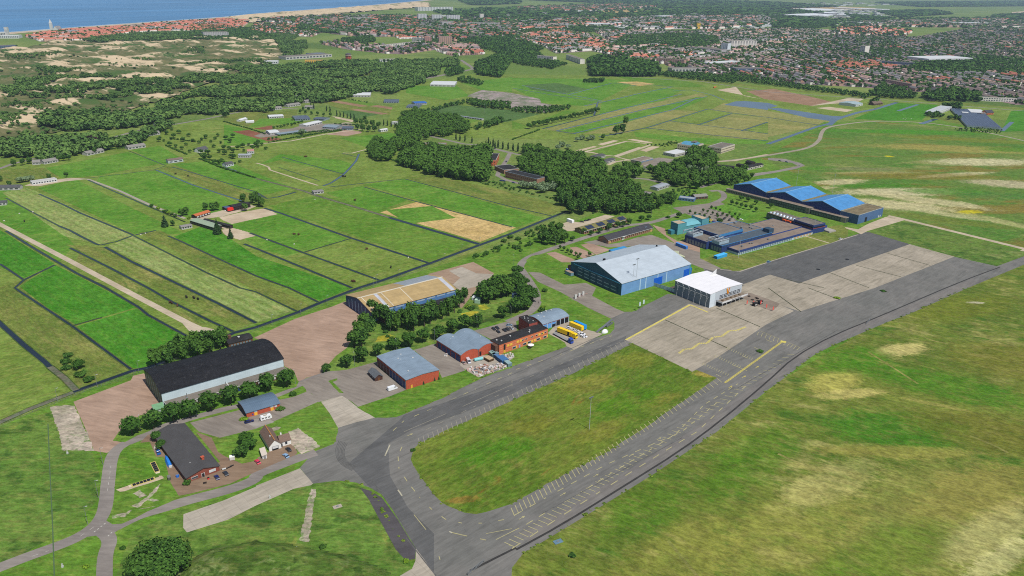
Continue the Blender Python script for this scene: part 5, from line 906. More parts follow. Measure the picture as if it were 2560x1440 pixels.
villas=[('l 625,275 l 775,260 l 640,225','grey roofed bungalow by the dune road, nearest the nursery'),('l 850,235 l 1020,210 l 870,190','grey roofed bungalow by the dune road, second from the nursery'),('l 1085,180 l 1230,160 l 1100,130','grey roofed bungalow with orange gable by the lane'),('l 1570,60 l 1665,70 l 1590,25','grey roofed bungalow beyond the crop plots'),('l 880,110 l 980,120 l 900,75','pale roofed house inside the wood'),('l 1070,250 l 1180,255 l 1080,215','thatched grey house behind the round hedge'),('t4 440,180 t4 580,155 t4 420,130','long grey barrack roof at the wood edge, right of a round tree'),('t4 320,185 t4 400,180 t4 330,150','long grey barrack roof at the wood edge, far left'),('t4 870,95 t4 1040,60 t4 880,60','grey barrack roof at the wood edge in the middle'),('t4 1280,35 t4 1455,10 t4 1290,-10','grey barrack roof at the wood edge, right one'),('t0 1480,1340 t0 1600,1325 t0 1500,1300','grey roofed white cottage beside the dune road'),('t0 1560,1240 t0 1600,1235 t0 1560,1205','grey cottage under the dark trees'),('t1 1130,890 t1 1190,890 t1 1140,865','grey pointed roof in the trees'),('t1 1080,835 t1 1170,835 t1 1090,810','pale grey roof deep in the wood')]
for s,lab in villas: simple('bungalow',lab,'house',s,3.2,3,10,rise=2.2,rm=pgt,wm=lgw,nw=5,group='bungalows along the dune road')
# right farm
simple('farm_shed','pale blue roofed farm shed with white front by the canal','shed','t3 880,1045 t3 950,1030 t3 760,1015',5,4.6,rise=1.8,ax='x',rm=P('pale_blue_roof',(168,188,192),.6),wm=whs,nw=3); simple('farm_house','brown roofed farmhouse beside the canal','farm house','t3 1060,1035 t3 1150,1025 t3 1070,1000',4,3.4,12,rise=3.6,rm=P('brown_thatch',(120,104,92),.9),wm=dkbr,nw=4)
simple('grower_hall','big hall with striped grey white roof right of the bright field','hall','t3 1690,1125 t3 1840,1065 t3 1580,1110',6,5.6,rise=.6,ax='y',rm=RIB('striped_white_roof',(206,210,212),4,0,.4,.5,.05),wm=whs,nw=8); simple('farm_house','dark roofed farmhouse with orange gable by the glasshouse','farm house','t3 2190,1125 t3 2260,1120 t3 2190,1095',5,4,12,rise=4.4,rm=P('dark_slate_roof',(72,74,80),.8),wm=oran,nw=3); simple('farm_shed','brown roofed shed beside the glasshouse farm','shed','t3 2140,1140 t3 2190,1135 t3 2145,1115',3.4,3.2,10,rise=1.5,rm=P('brown_thatch',(120,104,92)),wm=dkbr,nw=2)
o,r,w,d=frame('t3 1985,1255 t3 2340,1280 t3 2200,1150',3); t=thing('field_glasshouse','big dark ridged glasshouse block at the right edge','glasshouse',o,r); d=W('t3 2340,1280 t3 2420,1125',3); d=(d[1]-d[0]).length
n=12
for k in range(n): hall(t,w/n-.05,d,[(0,3),(w/n*.5,4.1),(w/n-.05,3)],'y',ghg,RIB('dark_blue_glass_roof',(92,100,122),3,1,.3,.2,.12),x0=k*w/n,over=0,th=.12,wall='glass_wall',roof='glass_roof')
solid(t,'white_bay',whs,(w*.55,w,d*.78,d,3.6,4.4)); solid(t,'white_bay',whs,(w*.25,w*.45,d*.72,d*.78,3.7,4.3))
# water tower
o=G(*PX('t1 927,618')[0]); t=thing('water_tower','stout round brick water tower with dark cap above the dune wood','water tower',o); m=MB(); m.cyl((0,0,0),(0,0,17),8.8,8.2,16); m.build('shaft',redbr,t); MB().cyl((0,0,17),(0,0,18),9.4,9.4,16).build('collar',P('cream_collar',(206,190,170),.7),t); MB().cyl((0,0,18),(0,0,22),8.4,8.2,16).build('tank',P('grey_tank',(130,120,116),.8),t); MB().cyl((0,0,22),(0,0,24),8.8,1,16).build('cap',dkt,t)
for k in range(10):
    for z in (3,8,13): a=k*.6283; MB().box(-.8,.8,-.3,.3,z,z+2.4).build('window',dark,t,Vector((math.sin(a)*8.75,math.cos(a)*8.75,0))*(.992 if z<5 else .965 if z<10 else .945),-a)
# ---------------------------------------------------------------- vegetation
def leafmat(name,c1,c2,c3,k=1.0):
    m,nt,b=newmat(name); at=nd(nt,'ShaderNodeAttribute',attribute_name='tint'); oi=nd(nt,'ShaderNodeObjectInfo')
    o=mix(nt,ramp(nt,at.outputs['Fac'],.1,.9),C(*c1,k),C(*c2,k)); o=mix(nt,math_(nt,'MULTIPLY',ramp(nt,oi.outputs['Random'],.2,1),.7),o,C(*c3,k))
    o=mix(nt,ramp(nt,noise(nt,coords(nt,'world'),.06,2),.35,.7,0,.45),o,C(*c3,k))
    nt.links.new(o,b.inputs['Base Color']); b.inputs['Roughness'].default_value=.8; b.inputs['Specular IOR Level'].default_value=.12; MATS[name]=m; return m
leaf=leafmat('broadleaf_foliage',(40,70,26),(74,108,40),(58,92,30)); leafd=leafmat('dark_wood_foliage',(38,68,28),(78,114,46),(74,106,36)); leafp=leafmat('purple_beech_foliage',(52,40,44),(74,56,58),(60,44,48)); leafw=leafmat('grey_willow_foliage',(96,118,84),(136,154,118),(110,130,88)); leafy=leafmat('fresh_yellow_foliage',(88,122,30),(126,152,44),(104,136,36)); leafs=leafmat('dune_scrub_foliage',(52,84,38),(94,118,58),(76,104,46)); leafc=leafmat('cypress_foliage',(34,58,34),(60,86,46),(48,72,36))
bark=P('grey_bark',(96,86,74),.95,.25,1.5); barkd=P('dark_bark',(70,60,50),.95,.25,1.5)
def rdir(g,n):
    v=g.normal(size=(n,3)); return v/np.linalg.norm(v,axis=1,keepdims=True)
def crownquads(g,lobes,n,ls,flat_=.55):
    """leaf clumps over a set of lobes (cx,cy,cz,rx,rz); returns verts (n,4,3), tint"""
    lob=np.array(lobes); wt=lob[:,3]**2; idx=g.choice(len(lob),n,p=wt/wt.sum()); L=lob[idx]
    d=rdir(g,n); d[:,2]=np.abs(d[:,2])*np.where(g.random(n)<.78,1,-1); rr=(.66+.5*g.random(n)**1.5)[:,None]
    c=L[:,:3]+d*np.stack([L[:,3],L[:,3],L[:,4]],1)*rr
    nn=d+.75*rdir(g,n)+np.array([0,0,.35]); nn/=np.linalg.norm(nn,axis=1,keepdims=True)
    a=np.cross(nn,rdir(g,n)); a/=np.linalg.norm(a,axis=1,keepdims=True)+1e-9; b=np.cross(nn,a)
    s=(ls*(.6+.8*g.random(n)))[:,None]; a=a*s; b=b*s*(.6+.5*g.random(n))[:,None]
    bulge=nn*s*.25
    V=np.stack([c-a,c-b+bulge*0,c+a,c+b+bulge],1); return V,g.random(n)
def ico(c,rx,rz):
    t=(1+5**.5)/2; v=np.array([(-1,t,0),(1,t,0),(-1,-t,0),(1,-t,0),(0,-1,t),(0,1,t),(0,-1,-t),(0,1,-t),(t,0,-1),(t,0,1),(-t,0,-1),(-t,0,1)],float); v/=np.linalg.norm(v[0])
    f=np.array([(0,11,5),(0,5,1),(0,1,7),(0,7,10),(0,10,11),(1,5,9),(5,11,4),(11,10,2),(10,7,6),(7,1,8),(3,9,4),(3,4,2),(3,2,6),(3,6,8),(3,8,9),(4,9,5),(2,4,11),(6,2,10),(8,6,7),(9,8,1)])
    return v*np.array([rx,rx,rz])+np.array(c),f
def lobeset(g,kind,h,r):
    if kind=='poplar': return [(g.normal()*.1*r,g.normal()*.1*r,h*(.16+.74*i/6),r*(.8-.09*abs(i-1.5)),h*.16) for i in range(7)]
    if kind=='cone': return [(0,0,h*(.12+.8*i/6),r*(1-.14*i),h*.13) for i in range(7)]
    L=[(0,0,h*.62,r*.62,h*.3)]
    for i in range(9):
        a=i*2.4+g.random(); q=r*(.45+.22*g.random()); L.append((math.cos(a)*q,math.sin(a)*q,h*(.42+.34*g.random()),r*(.38+.2*g.random()),h*(.15+.09*g.random())))
    if kind=='bush': L=[(x,y,z*.72,p,q*1.15) for x,y,z,p,q in L]
    return L
def treeproto(name,seed,kind,h,r,n,ls,lm,bm=bark,trunk=True,core=.8):
    g=np.random.default_rng(seed); lob=lobeset(g,kind,h,r); V,t=crownquads(g,lob,n,ls); V=V.reshape(-1,3); V[:,2]=np.maximum(V[:,2],.05); F=[(4*i,4*i+1,4*i+2,4*i+3) for i in range(n)]; o=len(V); vs=[V]; T=list(t)
    for l in lob:
        v,f=ico(l[:3],l[3]*core,l[4]*core); v=v+g.normal(size=v.shape)*.06*r; v[:,2]=np.maximum(v[:,2],.1); vs.append(v); F+=[(a+o,b+o,c+o) for a,b,c in f.tolist()]; T+=[.05]*len(f); o+=12  # solid dark cores added inside the lobes to block light through the crown
    me=bpy.data.meshes.new('crown'); me.from_pydata(np.concatenate(vs).tolist(),[],F); me.materials.append(lm); at=me.attributes.new('tint','FLOAT','FACE'); at.data.foreach_set('value',np.array(T,np.float32))
    tm=None
    if trunk:
        m=MB(); k=h*.022; m.cyl((0,0,-.1),(0,0,h*.35),k*1.25,k*.9,7).cyl((0,0,h*.33),(0,0,h*.75),k*.9,k*.3,6)
        for i in range(4): a=i*1.6+seed; m.cyl((0,0,h*(.28+.06*i)),(math.cos(a)*r*.6,math.sin(a)*r*.6,h*(.5+.07*i)),k*.55,k*.2,5)
        ob=m.build('trunk',bm); tm=ob.data; bpy.data.objects.remove(ob)
    return me,tm,h
def tree(name,pr,loc,h,label,cat,group=None,wide=1.0,rot=None):
    me,tm,ph=pr; s=h/ph; e=thing(name,label,cat,(loc[0],loc[1],loc[2] if len(loc)>2 else 0),R.uniform(0,6.28) if rot is None else rot,group); e.scale=(s*wide,s*wide,s)
    o=bpy.data.objects.new('crown',me); COL.objects.link(o); o.parent=e
    if tm: o=bpy.data.objects.new('trunk',tm); COL.objects.link(o); o.parent=e
    return e
PB=[treeproto('b',s,'round',10,4.3,620,.62,leaf) for s in (1,2,3)]; PD=[treeproto('d',s,'round',14,4.4,520,.85,leafd,barkd) for s in (11,12,13,14)]; PT=[treeproto('t',s,'round',14,3.6,420,.75,leafd) for s in (21,22)]
PW=[treeproto('w',s,'round',9,4.6,520,.75,leafw) for s in (31,32)]; PP=[treeproto('p',s,'poplar',12,1.9,260,.6,leafc) for s in (41,42)]; PU=[treeproto('u',s,'bush',3,2.2,260,.4,lm,trunk=False) for s,lm in ((51,leaf),(52,leafy),(53,leafd))]; PY=[treeproto('y',s,'round',6,1.9,220,.42,leaf) for s in (61,62)]; PC=[treeproto('c',s,'cone',11,3,420,.6,leafc,barkd) for s in (71,72)]; PR=[treeproto('r',81,'round',13,4.6,420,.9,leafp,barkd)]; PS=[treeproto('s',91,'bush',12,8.2,9500,.4,leafd,barkd)]
def inpoly(P,x,y):
    c=np.zeros(len(x),bool); n=len(P)
    for i in range(n):
        x1,y1=P[i][0],P[i][1]; x2,y2=P[(i+1)%n][0],P[(i+1)%n][1]
        if y1==y2: continue
        c^=((y1>y)!=(y2>y))&(x<(x2-x1)*(y-y1)/(y2-y1)+x1)
    return c
def scatter(s,sp,z=0,jit=.42,seed=0):
    P=W(s,z) if isinstance(s,str) else s; g=np.random.default_rng(seed); xs=[p[0] for p in P]; ys=[p[1] for p in P]
    X,Y=np.meshgrid(np.arange(min(xs),max(xs),sp),np.arange(min(ys),max(ys),sp)); X=X.ravel()+g.uniform(-jit,jit,X.size)*sp; Y=Y.ravel()+g.uniform(-jit,jit,Y.size)*sp
    k=inpoly(P,X,Y); return np.stack([X[k],Y[k]],1)
# --- trees that stand apart: each its own thing
def trees(name,protos,spots,h,label,cat='tree',group=None,wide=1.0,hv=.1):
    out=[]
    for i,p in enumerate(PX(spots) if isinstance(spots,str) else spots):
        q=G(p[0],p[1]) if isinstance(spots,str) else p; out.append(tree(name,protos[i%len(protos)],q,h*(1+R.uniform(-hv,hv)),label[i] if isinstance(label,list) else label,cat,group,wide))
    return out
ordn=['first','second','third','fourth','fifth','sixth','seventh','eighth','ninth','tenth','eleventh','twelfth','thirteenth','fourteenth']
trees('round_tree',PB,'t8 1325,1470 1540,1415 1740,1345 1905,1300 2110,1225 2310,1165 2500,1110 t9 120,1035 310,990',12,['dense round tree, %s from the left in the row before the black roofed hangar'%o_ for o_ in ordn[:9]],'tree','round trees before the black roofed hangar',.95,.07)
trees('round_tree',PB,'t9 910,795 1065,740 1220,680 1375,620 1530,590 1670,545 1830,505 1960,450 2090,410 2215,385 2470,300 d 1670,340 d 1870,280',10.5,['green tree, %s from the left in the row along the workshop road'%o_ for o_ in ordn[:13]],'tree','trees along the workshop road',.95,.12)
trees('round_tree',PB,'t9 705,840',6.5,['small dark round tree at the corner of the brick yard']); trees('round_tree',PB,'t12 1620,170',6.5,'dark tree against the gable of the club house'); trees('round_tree',PB,'t12 1570,90',6,'smaller dark tree beside the club house gable')
trees('round_tree',PB,'t12 2420,250 t13 -90,120 t12 2500,180',7,['leafy tree left of the white cottage, lower one','leafy tree left of the white cottage, against its wall','leafy tree left of the white cottage, middle one'],'tree','tree clump beside the white cottage',1.15)
trees('big_bush',PS,'F 400,1440',17.5,'huge dark leafy tree clump at the bottom edge',wide=.98,hv=0)
trees('shrub',PU,'t12 1870,520',2.6,'round yellowish shrub at the club house corner','shrub'); trees('shrub',PU[1:],'t8 2440,1320 t9 245,1215',2.0,['clipped yellow green shrub left of the small garage','clipped yellow green shrub right of the small garage'],'shrub',None,1.6); trees('shrub',PU,'t9 370,1075',3,'olive shrub on the small grass island','shrub')
trees('shrub',PU,'t12 1230,1170 860,1360 t13 670,1160 1570,190 1500,1300 t14 605,1245',1.8,['low shrub by the road near the big tree clump','tiny shrub in the grass at the bottom edge','tiny shrub on the mown mound','dark shrub at the tip of the infield','shrub at the end of the old tarmac strip','dark weed bush in the corner of the far grass'],'shrub')
trees('thicket',PU[2:]+PU[:1],'t8 680,685 660,750 670,810 890,930 810,880',3.4,['small bush in the ditch meadow, uppermost','small bush in the ditch meadow, left middle','olive bush in the ditch meadow, lower left','reddish bush in the ditch meadow, lower right','low bush below the meadow tree'],'shrub',None,1.2); trees('round_tree',PB,'t8 795,810',7.5,'lone round tree among bushes in the ditch meadow',wide=1.05)
# trees behind black hangar
trees('broadleaf_tree',PD,'t8 1560,790 1650,740 1740,700 1800,660 1880,640 1960,620 2060,600 2140,580 2220,560 1700,770 1830,720 1980,690 2100,660 2210,610',13,'dark green tree in the belt behind the black roofed hangar','tree','belt behind the black roofed hangar',.9)
# grove in front of tan hangar
trees('tall_tree',PT,'n 380,760 470,830 560,850 640,900 700,930 760,860 830,900 900,880 960,850 1040,870 1110,840 1180,800 1260,780 1340,740 1410,700 1470,640 1530,590 850,800 620,930 910,930 1150,740',15.5,'slender tall tree in the grove before the tan roofed hangar','tree','grove before the tan roofed hangar',.82,.16)
trees('broadleaf_tree',PD,'n 180,1130 270,1110 240,1020 330,1000 380,930 300,900',13,'dark leafy tree at the corner of the brick yard','tree','trees at the brick yard corner')
trees('broadleaf_tree',PD,'n 1760,560 1830,590 1900,540 1980,520 2050,500 1800,480 1880,450 1960,430 2030,410 1740,520 2080,470',14,'dark tall tree in the round grove by the pond','tree','round grove by the pond'); trees('broadleaf_tree',PB,'n 2170,320 2200,380 2210,450 2240,520 2280,600 2330,580 2300,500 2250,400 2180,260 2160,640 2240,670 2370,560',11,'bright green tree in the belt beside the road and the pond','tree','belt beside the road and the pond')
trees('shrub',PU,'n 1620,660 1580,640 2520,440 2480,680 2500,660 t6 1100,1110 1560,740',3.4,['olive shrub beside the yellow flowers','brown green shrub beside the utility box','round shrub on the lawn by the crossing','dark shrub behind the vaulted garage, left','dark shrub behind the vaulted garage, middle','small shrub by the silver hangar wall','brownish hedge shrub by the bend'],'shrub')
# young trees
trees('young_tree',PY,'i 320,790 380,820 440,850 500,880 575,900 640,915 790,910 605,960',5,['young tree with its own shadow, %s along the brick parking bay'%o_ for o_ in ordn[:8]],'tree','young trees of the brick parking bay',.9)
trees('young_tree',PY,'b 240,200 310,220 370,150 440,170 510,190 180,270 390,240 460,260 550,260 660,240 750,260 820,270 620,290 700,310 30,220 110,250 340,320 260,290 790,330 470,300',4.6,'young tree in the gravel car park','tree','young trees in the gravel car park',.9)
trees('young_tree',PY,'b 700,80 780,105 850,125 925,150 1005,165 1080,195',6.5,['dark round young tree, %s in the row on the far lawn'%o_ for o_ in ordn[:6]],'tree','row of young trees on the far lawn',1.0); trees('young_tree',PY,'c 305,475 410,500 520,535 740,590',6.5,['flat crowned tree, %s before the front office range'%o_ for o_ in ordn[:4]],'tree','flat crowned trees before the front office range',1.3)
trees('round_tree',PB,'i 520,660 700,545 820,570 960,535 1110,465 1240,445 1330,430 1420,400 1620,345 1740,320 1100,490 2220,290 b 500,390 310,400 400,450 440,460',6.5,'small street tree along the barrack road','tree','street trees along the barrack road',.95,.2)
trees('broadleaf_tree',PD,'i 80,640 190,600 300,660 250,720 370,640 120,720 20,690 390,700 60,560 300,560',12,'leafy tree in the clump beside the road bend','tree','clump beside the road bend')
trees('shrub',PU[:1]+PU[2:],'t6 60,960 150,900 250,860 400,830 30,1040 180,1010 t5 2400,1050 2480,980 2300,1110 2540,940 2200,1130',3.6,'wild shrub on the overgrown bank by the perimeter ditch','shrub','wild shrubs on the overgrown bank')
# poplar rows
trees('poplar',PP,'j 135,275 210,300 290,320 365,340 450,350 528,370 607,380 690,360',11,['dark pointed poplar, %s from the left along the barrack road'%o_ for o_ in ordn[:8]],'tree','pointed poplars along the barrack road'); trees('poplar',PP,'l 1505,375 1550,385 1597,392 1645,402 1690,412 1735,420 1160,270 1200,280 1370,310 1415,320 2130,500 2180,505 2230,520 2280,530 2330,530 2380,510',9.5,'dark pointed poplar beside the nursery lane','tree','pointed poplars beside the nursery lane'); trees('poplar',PP,'t5 2300,30 2345,40 2390,50 t1 2000,1400 2040,1410 2090,1415 2160,1430',10,'dark pointed tree by the sports road','tree','pointed trees by the sports road')
trees('round_tree',PB,'t2 170,1290 222,1275 270,1265 315,1255 355,1250 400,1235 440,1225 490,1215 530,1205 580,1195 620,1180 660,1175 700,1165 740,1155 770,1145 800,1140 830,1130 860,1120',10.5,'round tree in the neat row beside the bright playing field','tree','neat row beside the bright playing field',.95)
trees('round_tree',PY,'l 665,545 712,538 762,530 805,520 852,510 903,505 945,495 993,485 1040,470',5,'round clipped tree in the nursery row','tree','round clipped trees in the nursery row',1.5); trees('round_tree',PB,'l 600,710 650,700 700,690',6,['dark clipped tree at the nursery edge, left','dark clipped tree at the nursery edge, middle','dark clipped tree at the nursery edge, right'],'tree','clipped trees at the nursery edge',.7)
trees('broadleaf_tree',PD,'l 1780,560 1850,580 1930,590 2010,590 1830,500 1900,510 1980,520 2060,540 1760,490 1880,450',12,'dark tree of the clump by the white house','tree','clump by the white house'); trees('broadleaf_tree',PD,'l 1020,340 1090,350 1170,360 1250,370 1330,380 1420,380 1060,300 1130,310',8,'dark tree of the hedge beside the nursery','tree','hedge trees beside the nursery')
trees('broadleaf_tree',PD,'t2 1040,1350 1100,1340 1140,1250',17,['tall dark lone tree in the far meadow, main stem','tall dark lone tree in the far meadow, second stem','tall dark lone tree in the far meadow, leaning crown'],'tree','lone tree group in the far meadow'); trees('broadleaf_tree',PD,'t2 910,1400',11,'smaller round tree beside the lone tree group'); trees('willow',PW,'t2 650,1420 700,1400 760,1410 800,1400 t6 460,60 500,30 560,50',8,'grey green willow on the meadow edge','tree','willows on the meadow edge')
trees('willow',PW,'j 680,960 740,970 800,980 860,970 930,990 1000,960 1040,1030 1100,1000 1180,1010 1220,960 980,1040 k 1420,680 1500,690 1580,690 1660,690 1720,690 l 1040,620',9,'silvery grey willow before the brick barracks','tree','silvery willows before the brick barracks')
# farms
trees('conifer',PC,'t4 1650,830',11.5,'broad dark conifer in the meadow beside the shack'); trees('broadleaf_tree',PD,'t4 1730,820',6,'small round tree beside the conifer'); trees('conifer',PC,'m 1180,930',13,'tall dark tree at the corner of the riding hall'); trees('conifer',PC,'m 1390,1000',10,'dark tree at the edge of the smaller arena'); trees('broadleaf_tree',PD,'m 1620,560',9,'dark tree beside the big arena'); trees('broadleaf_tree',PD,'m 1590,420 1740,440 1830,470 1890,500 1780,400',11,'dark tree behind the horse farm barn','tree','trees behind the horse farm barn'); trees('broadleaf_tree',PD,'m 600,650 680,630 990,550 1170,550 1100,560',9,'roundish tree at the horse farm','tree','trees at the horse farm'); trees('shrub',PU,'m 120,490 230,530 320,575 360,585 395,600 445,620 500,650 720,690',3.4,'dark shrub along the gravel farm lane','shrub','shrubs along the gravel farm lane',.8)
trees('willow',PW,'t4 200,390 260,380 320,370',7.5,['grey willow by the white farm, left','grey willow by the white farm, middle','grey willow by the white farm, right'],'tree','grey willows by the white farm',1.1); trees('broadleaf_tree',PD,'t4 665,335 495,360 10,375 100,430',8,['dark tree at the lane bend by the white farm','small dark tree before the white farm','dark tree at the left edge','dark tree over the grey farm house'],'tree'); trees('broadleaf_tree',PD,'t4 950,100 420,190 590,175 640,170 690,165 140,225 300,200 230,215',9.5,'round dark tree at the foot of the dune wood','tree','round trees at the foot of the dune wood')
trees('broadleaf_tree',PB,'t0 1530,1290 1640,1260 1740,1380 1890,1370 2060,1390 2180,1370 1720,1310 2300,1430 1590,1420 t4 1900,90 2080,110 2310,140 2220,180 2560,30 t0 1440,1400 t1 20,1440 t4 2050,150 2240,60 2430,40 2330,90',6.5,'garden tree among the villas','tree','garden trees among the villas',1.0,.25)
# --- woods: the trees that show largest are individuals, the rest of each mass is one object
def tmpl(seed,n,ls,kind='round'):
    g=np.random.default_rng(seed); lob=lobeset(g,kind,1,.42); V,t=crownquads(g,lob,n,ls); vs=[]; fs=[]; k=0
    v,f=ico((0,0,.52),.30,.40); return V,t,v[f]  # hidden core added inside each crown, tinted dark, to stop light leaking through
def mass(name,pts,hs,wd,lm,label,n=70,ls=.16,kind='round',zs=None,seed=5,kindo='stuff',tints=None):
    """one mesh of leaf clumps for a whole stand; pts (N,2), hs heights"""
    T=[tmpl(seed+i,n,ls,kind) for i in range(5)]; g=np.random.default_rng(seed); Q=[];TT=[];CV=[]
    for i in range(5):
        k=np.arange(len(pts))%5==i; m=k.sum()
        if not m: continue
        V,t,core=T[i]; a=g.uniform(0,6.283,m); h=hs[k]; ca,sa=np.cos(a),np.sin(a); z0=np.zeros(m) if zs is None else zs[k]
        def put(A):
            sh=A.reshape(-1,3); X=(sh[:,0][None]*ca[:,None]-sh[:,1][None]*sa[:,None])*(h*wd)[:,None]+pts[k,0][:,None]; Y=(sh[:,0][None]*sa[:,None]+sh[:,1][None]*ca[:,None])*(h*wd)[:,None]+pts[k,1][:,None]; Z=np.maximum(sh[:,2],.01)[None]*h[:,None]+z0[:,None]; return np.stack([X,Y,Z],2).reshape(-1,3)
        Q.append(put(V)); base=g.random(m) if tints is None else tints[k]; TT.append((base[:,None]*.68+t[None]*.36).ravel()); CV.append(put(core))
    Q=np.concatenate(Q); CV=np.concatenate(CV); nq=len(Q)//4
    cq=CV.reshape(-1,3,3); cq=np.concatenate([cq,cq[:,2:3]+(cq[:,0:1]-cq[:,2:3])*.02],1)
    me=npmesh(name,np.concatenate([Q,cq.reshape(-1,3)]),np.arange(nq*4+len(cq)*4).reshape(-1,4),lm,None,np.concatenate(TT+[np.full(len(cq),.05)])); o=bpy.data.objects.new(name,me); COL.objects.link(o); return tag(o,label,None,None,kindo)
WOODS=[('j -60,330 100,310 170,400 180,560 150,600 160,780 60,800 -300,760 -700,700 -1300,520 -1280,420 -900,380 -500,350',9,15,'dark wood west of the brick barracks'),
 ('j 640,420 720,320 900,290 1040,340 1200,370 1420,400 1640,450 1700,500 1880,490 1960,600 1990,680 2200,800 2360,840 2500,940 2560,1050 2560,1250 2300,1330 2100,1300 1900,1280 1600,1300 1450,1330 1440,1250 1250,1150 1300,950 1180,870 1040,830 1020,740 640,640 620,560',9.5,14,'dark wood between the barracks and the hangars'),
 ('k 850,1000 1100,1020 1320,1000 1300,1100 1000,1220 800,1180',9,11,'wood by the service road'),
 ('k 480,660 560,600 720,580 870,640 870,720 760,750 680,760 560,720',9,12,'trees by the workshop yard'),
 ('k 960,640 1120,600 1250,580 1420,520 1440,560 1420,640 1480,700 1760,700 1840,640 1960,640 2080,660 2280,640 2320,700 2180,770 2060,830 1880,800 1640,870 1300,830 1100,780',9,12,'belt of trees beyond the service road'),
 ('k 1500,420 1600,380 1740,390 1840,450 1860,600 1700,620 1540,610 1450,560',8.5,16,'tall trees before the school'),
 ('k 1880,880 2000,830 2320,730 2440,740 2100,850',8,8,'bushy belt behind the blue hangars'),
 ('l 2380,350 2560,290 2700,330 3100,380 3300,480 3260,560 3000,600 2760,620 2560,700 2560,760 2400,800 2220,770 2180,700 2300,640 2320,520',9,13,'wood beside the sports ground'),
 ('l 1920,780 1980,680 2120,700 2250,780 2280,900 2200,950 2000,920 1920,880',8.5,12,'trees west of the barracks'),
 ('l 2350,850 2560,780 2720,760 3000,800 3300,900 3520,1050 3560,1130 3300,1080 2900,1060 2600,1020 2330,960',9,14,'dark wood of the meadow edge')]
allw=[]
for i,(s,sp,h,lab) in enumerate(WOODS):
    p=scatter(s,sp,h*.45,seed=i); g=np.random.default_rng(100+i); allw.append(np.column_stack([p,h*g.uniform(.75,1.15,len(p)),np.full(len(p),i)]))
A=np.concatenate(allw); dist=np.hypot(A[:,0],A[:,1]); order=np.argsort(dist); IND=130
for q in order[:IND]: x,y,h,i=A[q]; tree('wood_tree',PD[q%4],(x,y),h,'leafy tree in the '+WOODS[int(i)][3],'tree','trees of the '+WOODS[int(i)][3],1.05)
rest=A[order[IND:]]; mass('woodland',rest[:,:2],rest[:,2],.98,leafd,'dark broadleaf woods around the barracks',150,.095,seed=3)
und=np.concatenate([scatter(s,6,2,seed=50+k) for k,s in enumerate(('j 0,830 280,830 640,960 940,1060 1200,1100 1300,1200 1440,1240 1400,1180 1000,1090 600,1000 0,880','k 0,980 400,960 880,960 860,1060 700,1200 300,1240 0,1180','k 1240,900 1460,900 1700,960 1640,1000 1300,1010','n 480,900 900,930 1250,830 1500,640 1560,680 1300,800 900,960 600,980','t6 30,1000 130,880 260,810 420,760 440,800 300,900 150,1010 60,1100','t5 2160,1130 2300,1060 2560,960 2560,1020 2300,1120','k 700,260 1020,320 1340,260 1360,300 1150,350 1000,320','l 1540,110 1940,180 1930,190 1530,125'))]); mass('undergrowth',und,np.random.default_rng(8).uniform(1.2,3.2,len(und)),1.5,leaf,'low undergrowth at the wood edges',50,.16,'bush',seed=9)
# --- dunes
def fbm(x,y,seed,oct=4,base=1/180):
    g=np.random.default_rng(seed); o=np.zeros_like(x); a=1
    for k in range(oct):
        f=base*2**k
        for _ in range(3): t=g.uniform(0,6.283); o+=a*np.sin((x*math.cos(t)+y*math.sin(t))*f*6.283+g.uniform(0,6.283)+1.7*np.sin((y*math.cos(t)-x*math.sin(t))*f*3.1+g.uniform(0,6)))/3
        a*=.55
    return o
def dunes(name,s,step,amp,seed,label,mat):
    P=W(s); xs=[p[0] for p in P]; ys=[p[1] for p in P]; X,Y=np.meshgrid(np.arange(min(xs),max(xs)+step,step),np.arange(min(ys),max(ys)+step,step),indexing='ij'); k=inpoly(P,X.ravel(),Y.ravel()).reshape(X.shape).astype(float); e=k.copy()
    for _ in range(max(2,int(50/step))): e[1:-1,1:-1]=np.minimum(k[1:-1,1:-1],(e[:-2,1:-1]+e[2:,1:-1]+e[1:-1,:-2]+e[1:-1,2:]+e[1:-1,1:-1])/5)
    f=fbm(X,Y,seed); Z=.4+np.maximum(0,amp*(.45+.75*f))*e**1.5; n=X.shape; I=np.arange(X.size).reshape(n); ok=(k[:-1,:-1]*k[1:,:-1]*k[:-1,1:]*k[1:,1:])>0
    F=np.stack([I[:-1,:-1][ok],I[1:,:-1][ok],I[1:,1:][ok],I[:-1,1:][ok]],1); me=npmesh(name,np.stack([X.ravel(),Y.ravel(),Z.ravel()],1),F,mat); o=bpy.data.objects.new(name,me); COL.objects.link(o); tag(o,label,None,None,'structure')
    def zat(p):
        i=np.clip(((p[:,0]-X[0,0])/step).astype(int),0,n[0]-1); j=np.clip(((p[:,1]-Y[0,0])/step).astype(int),0,n[1]-1); return Z[i,j]
    return zat,P
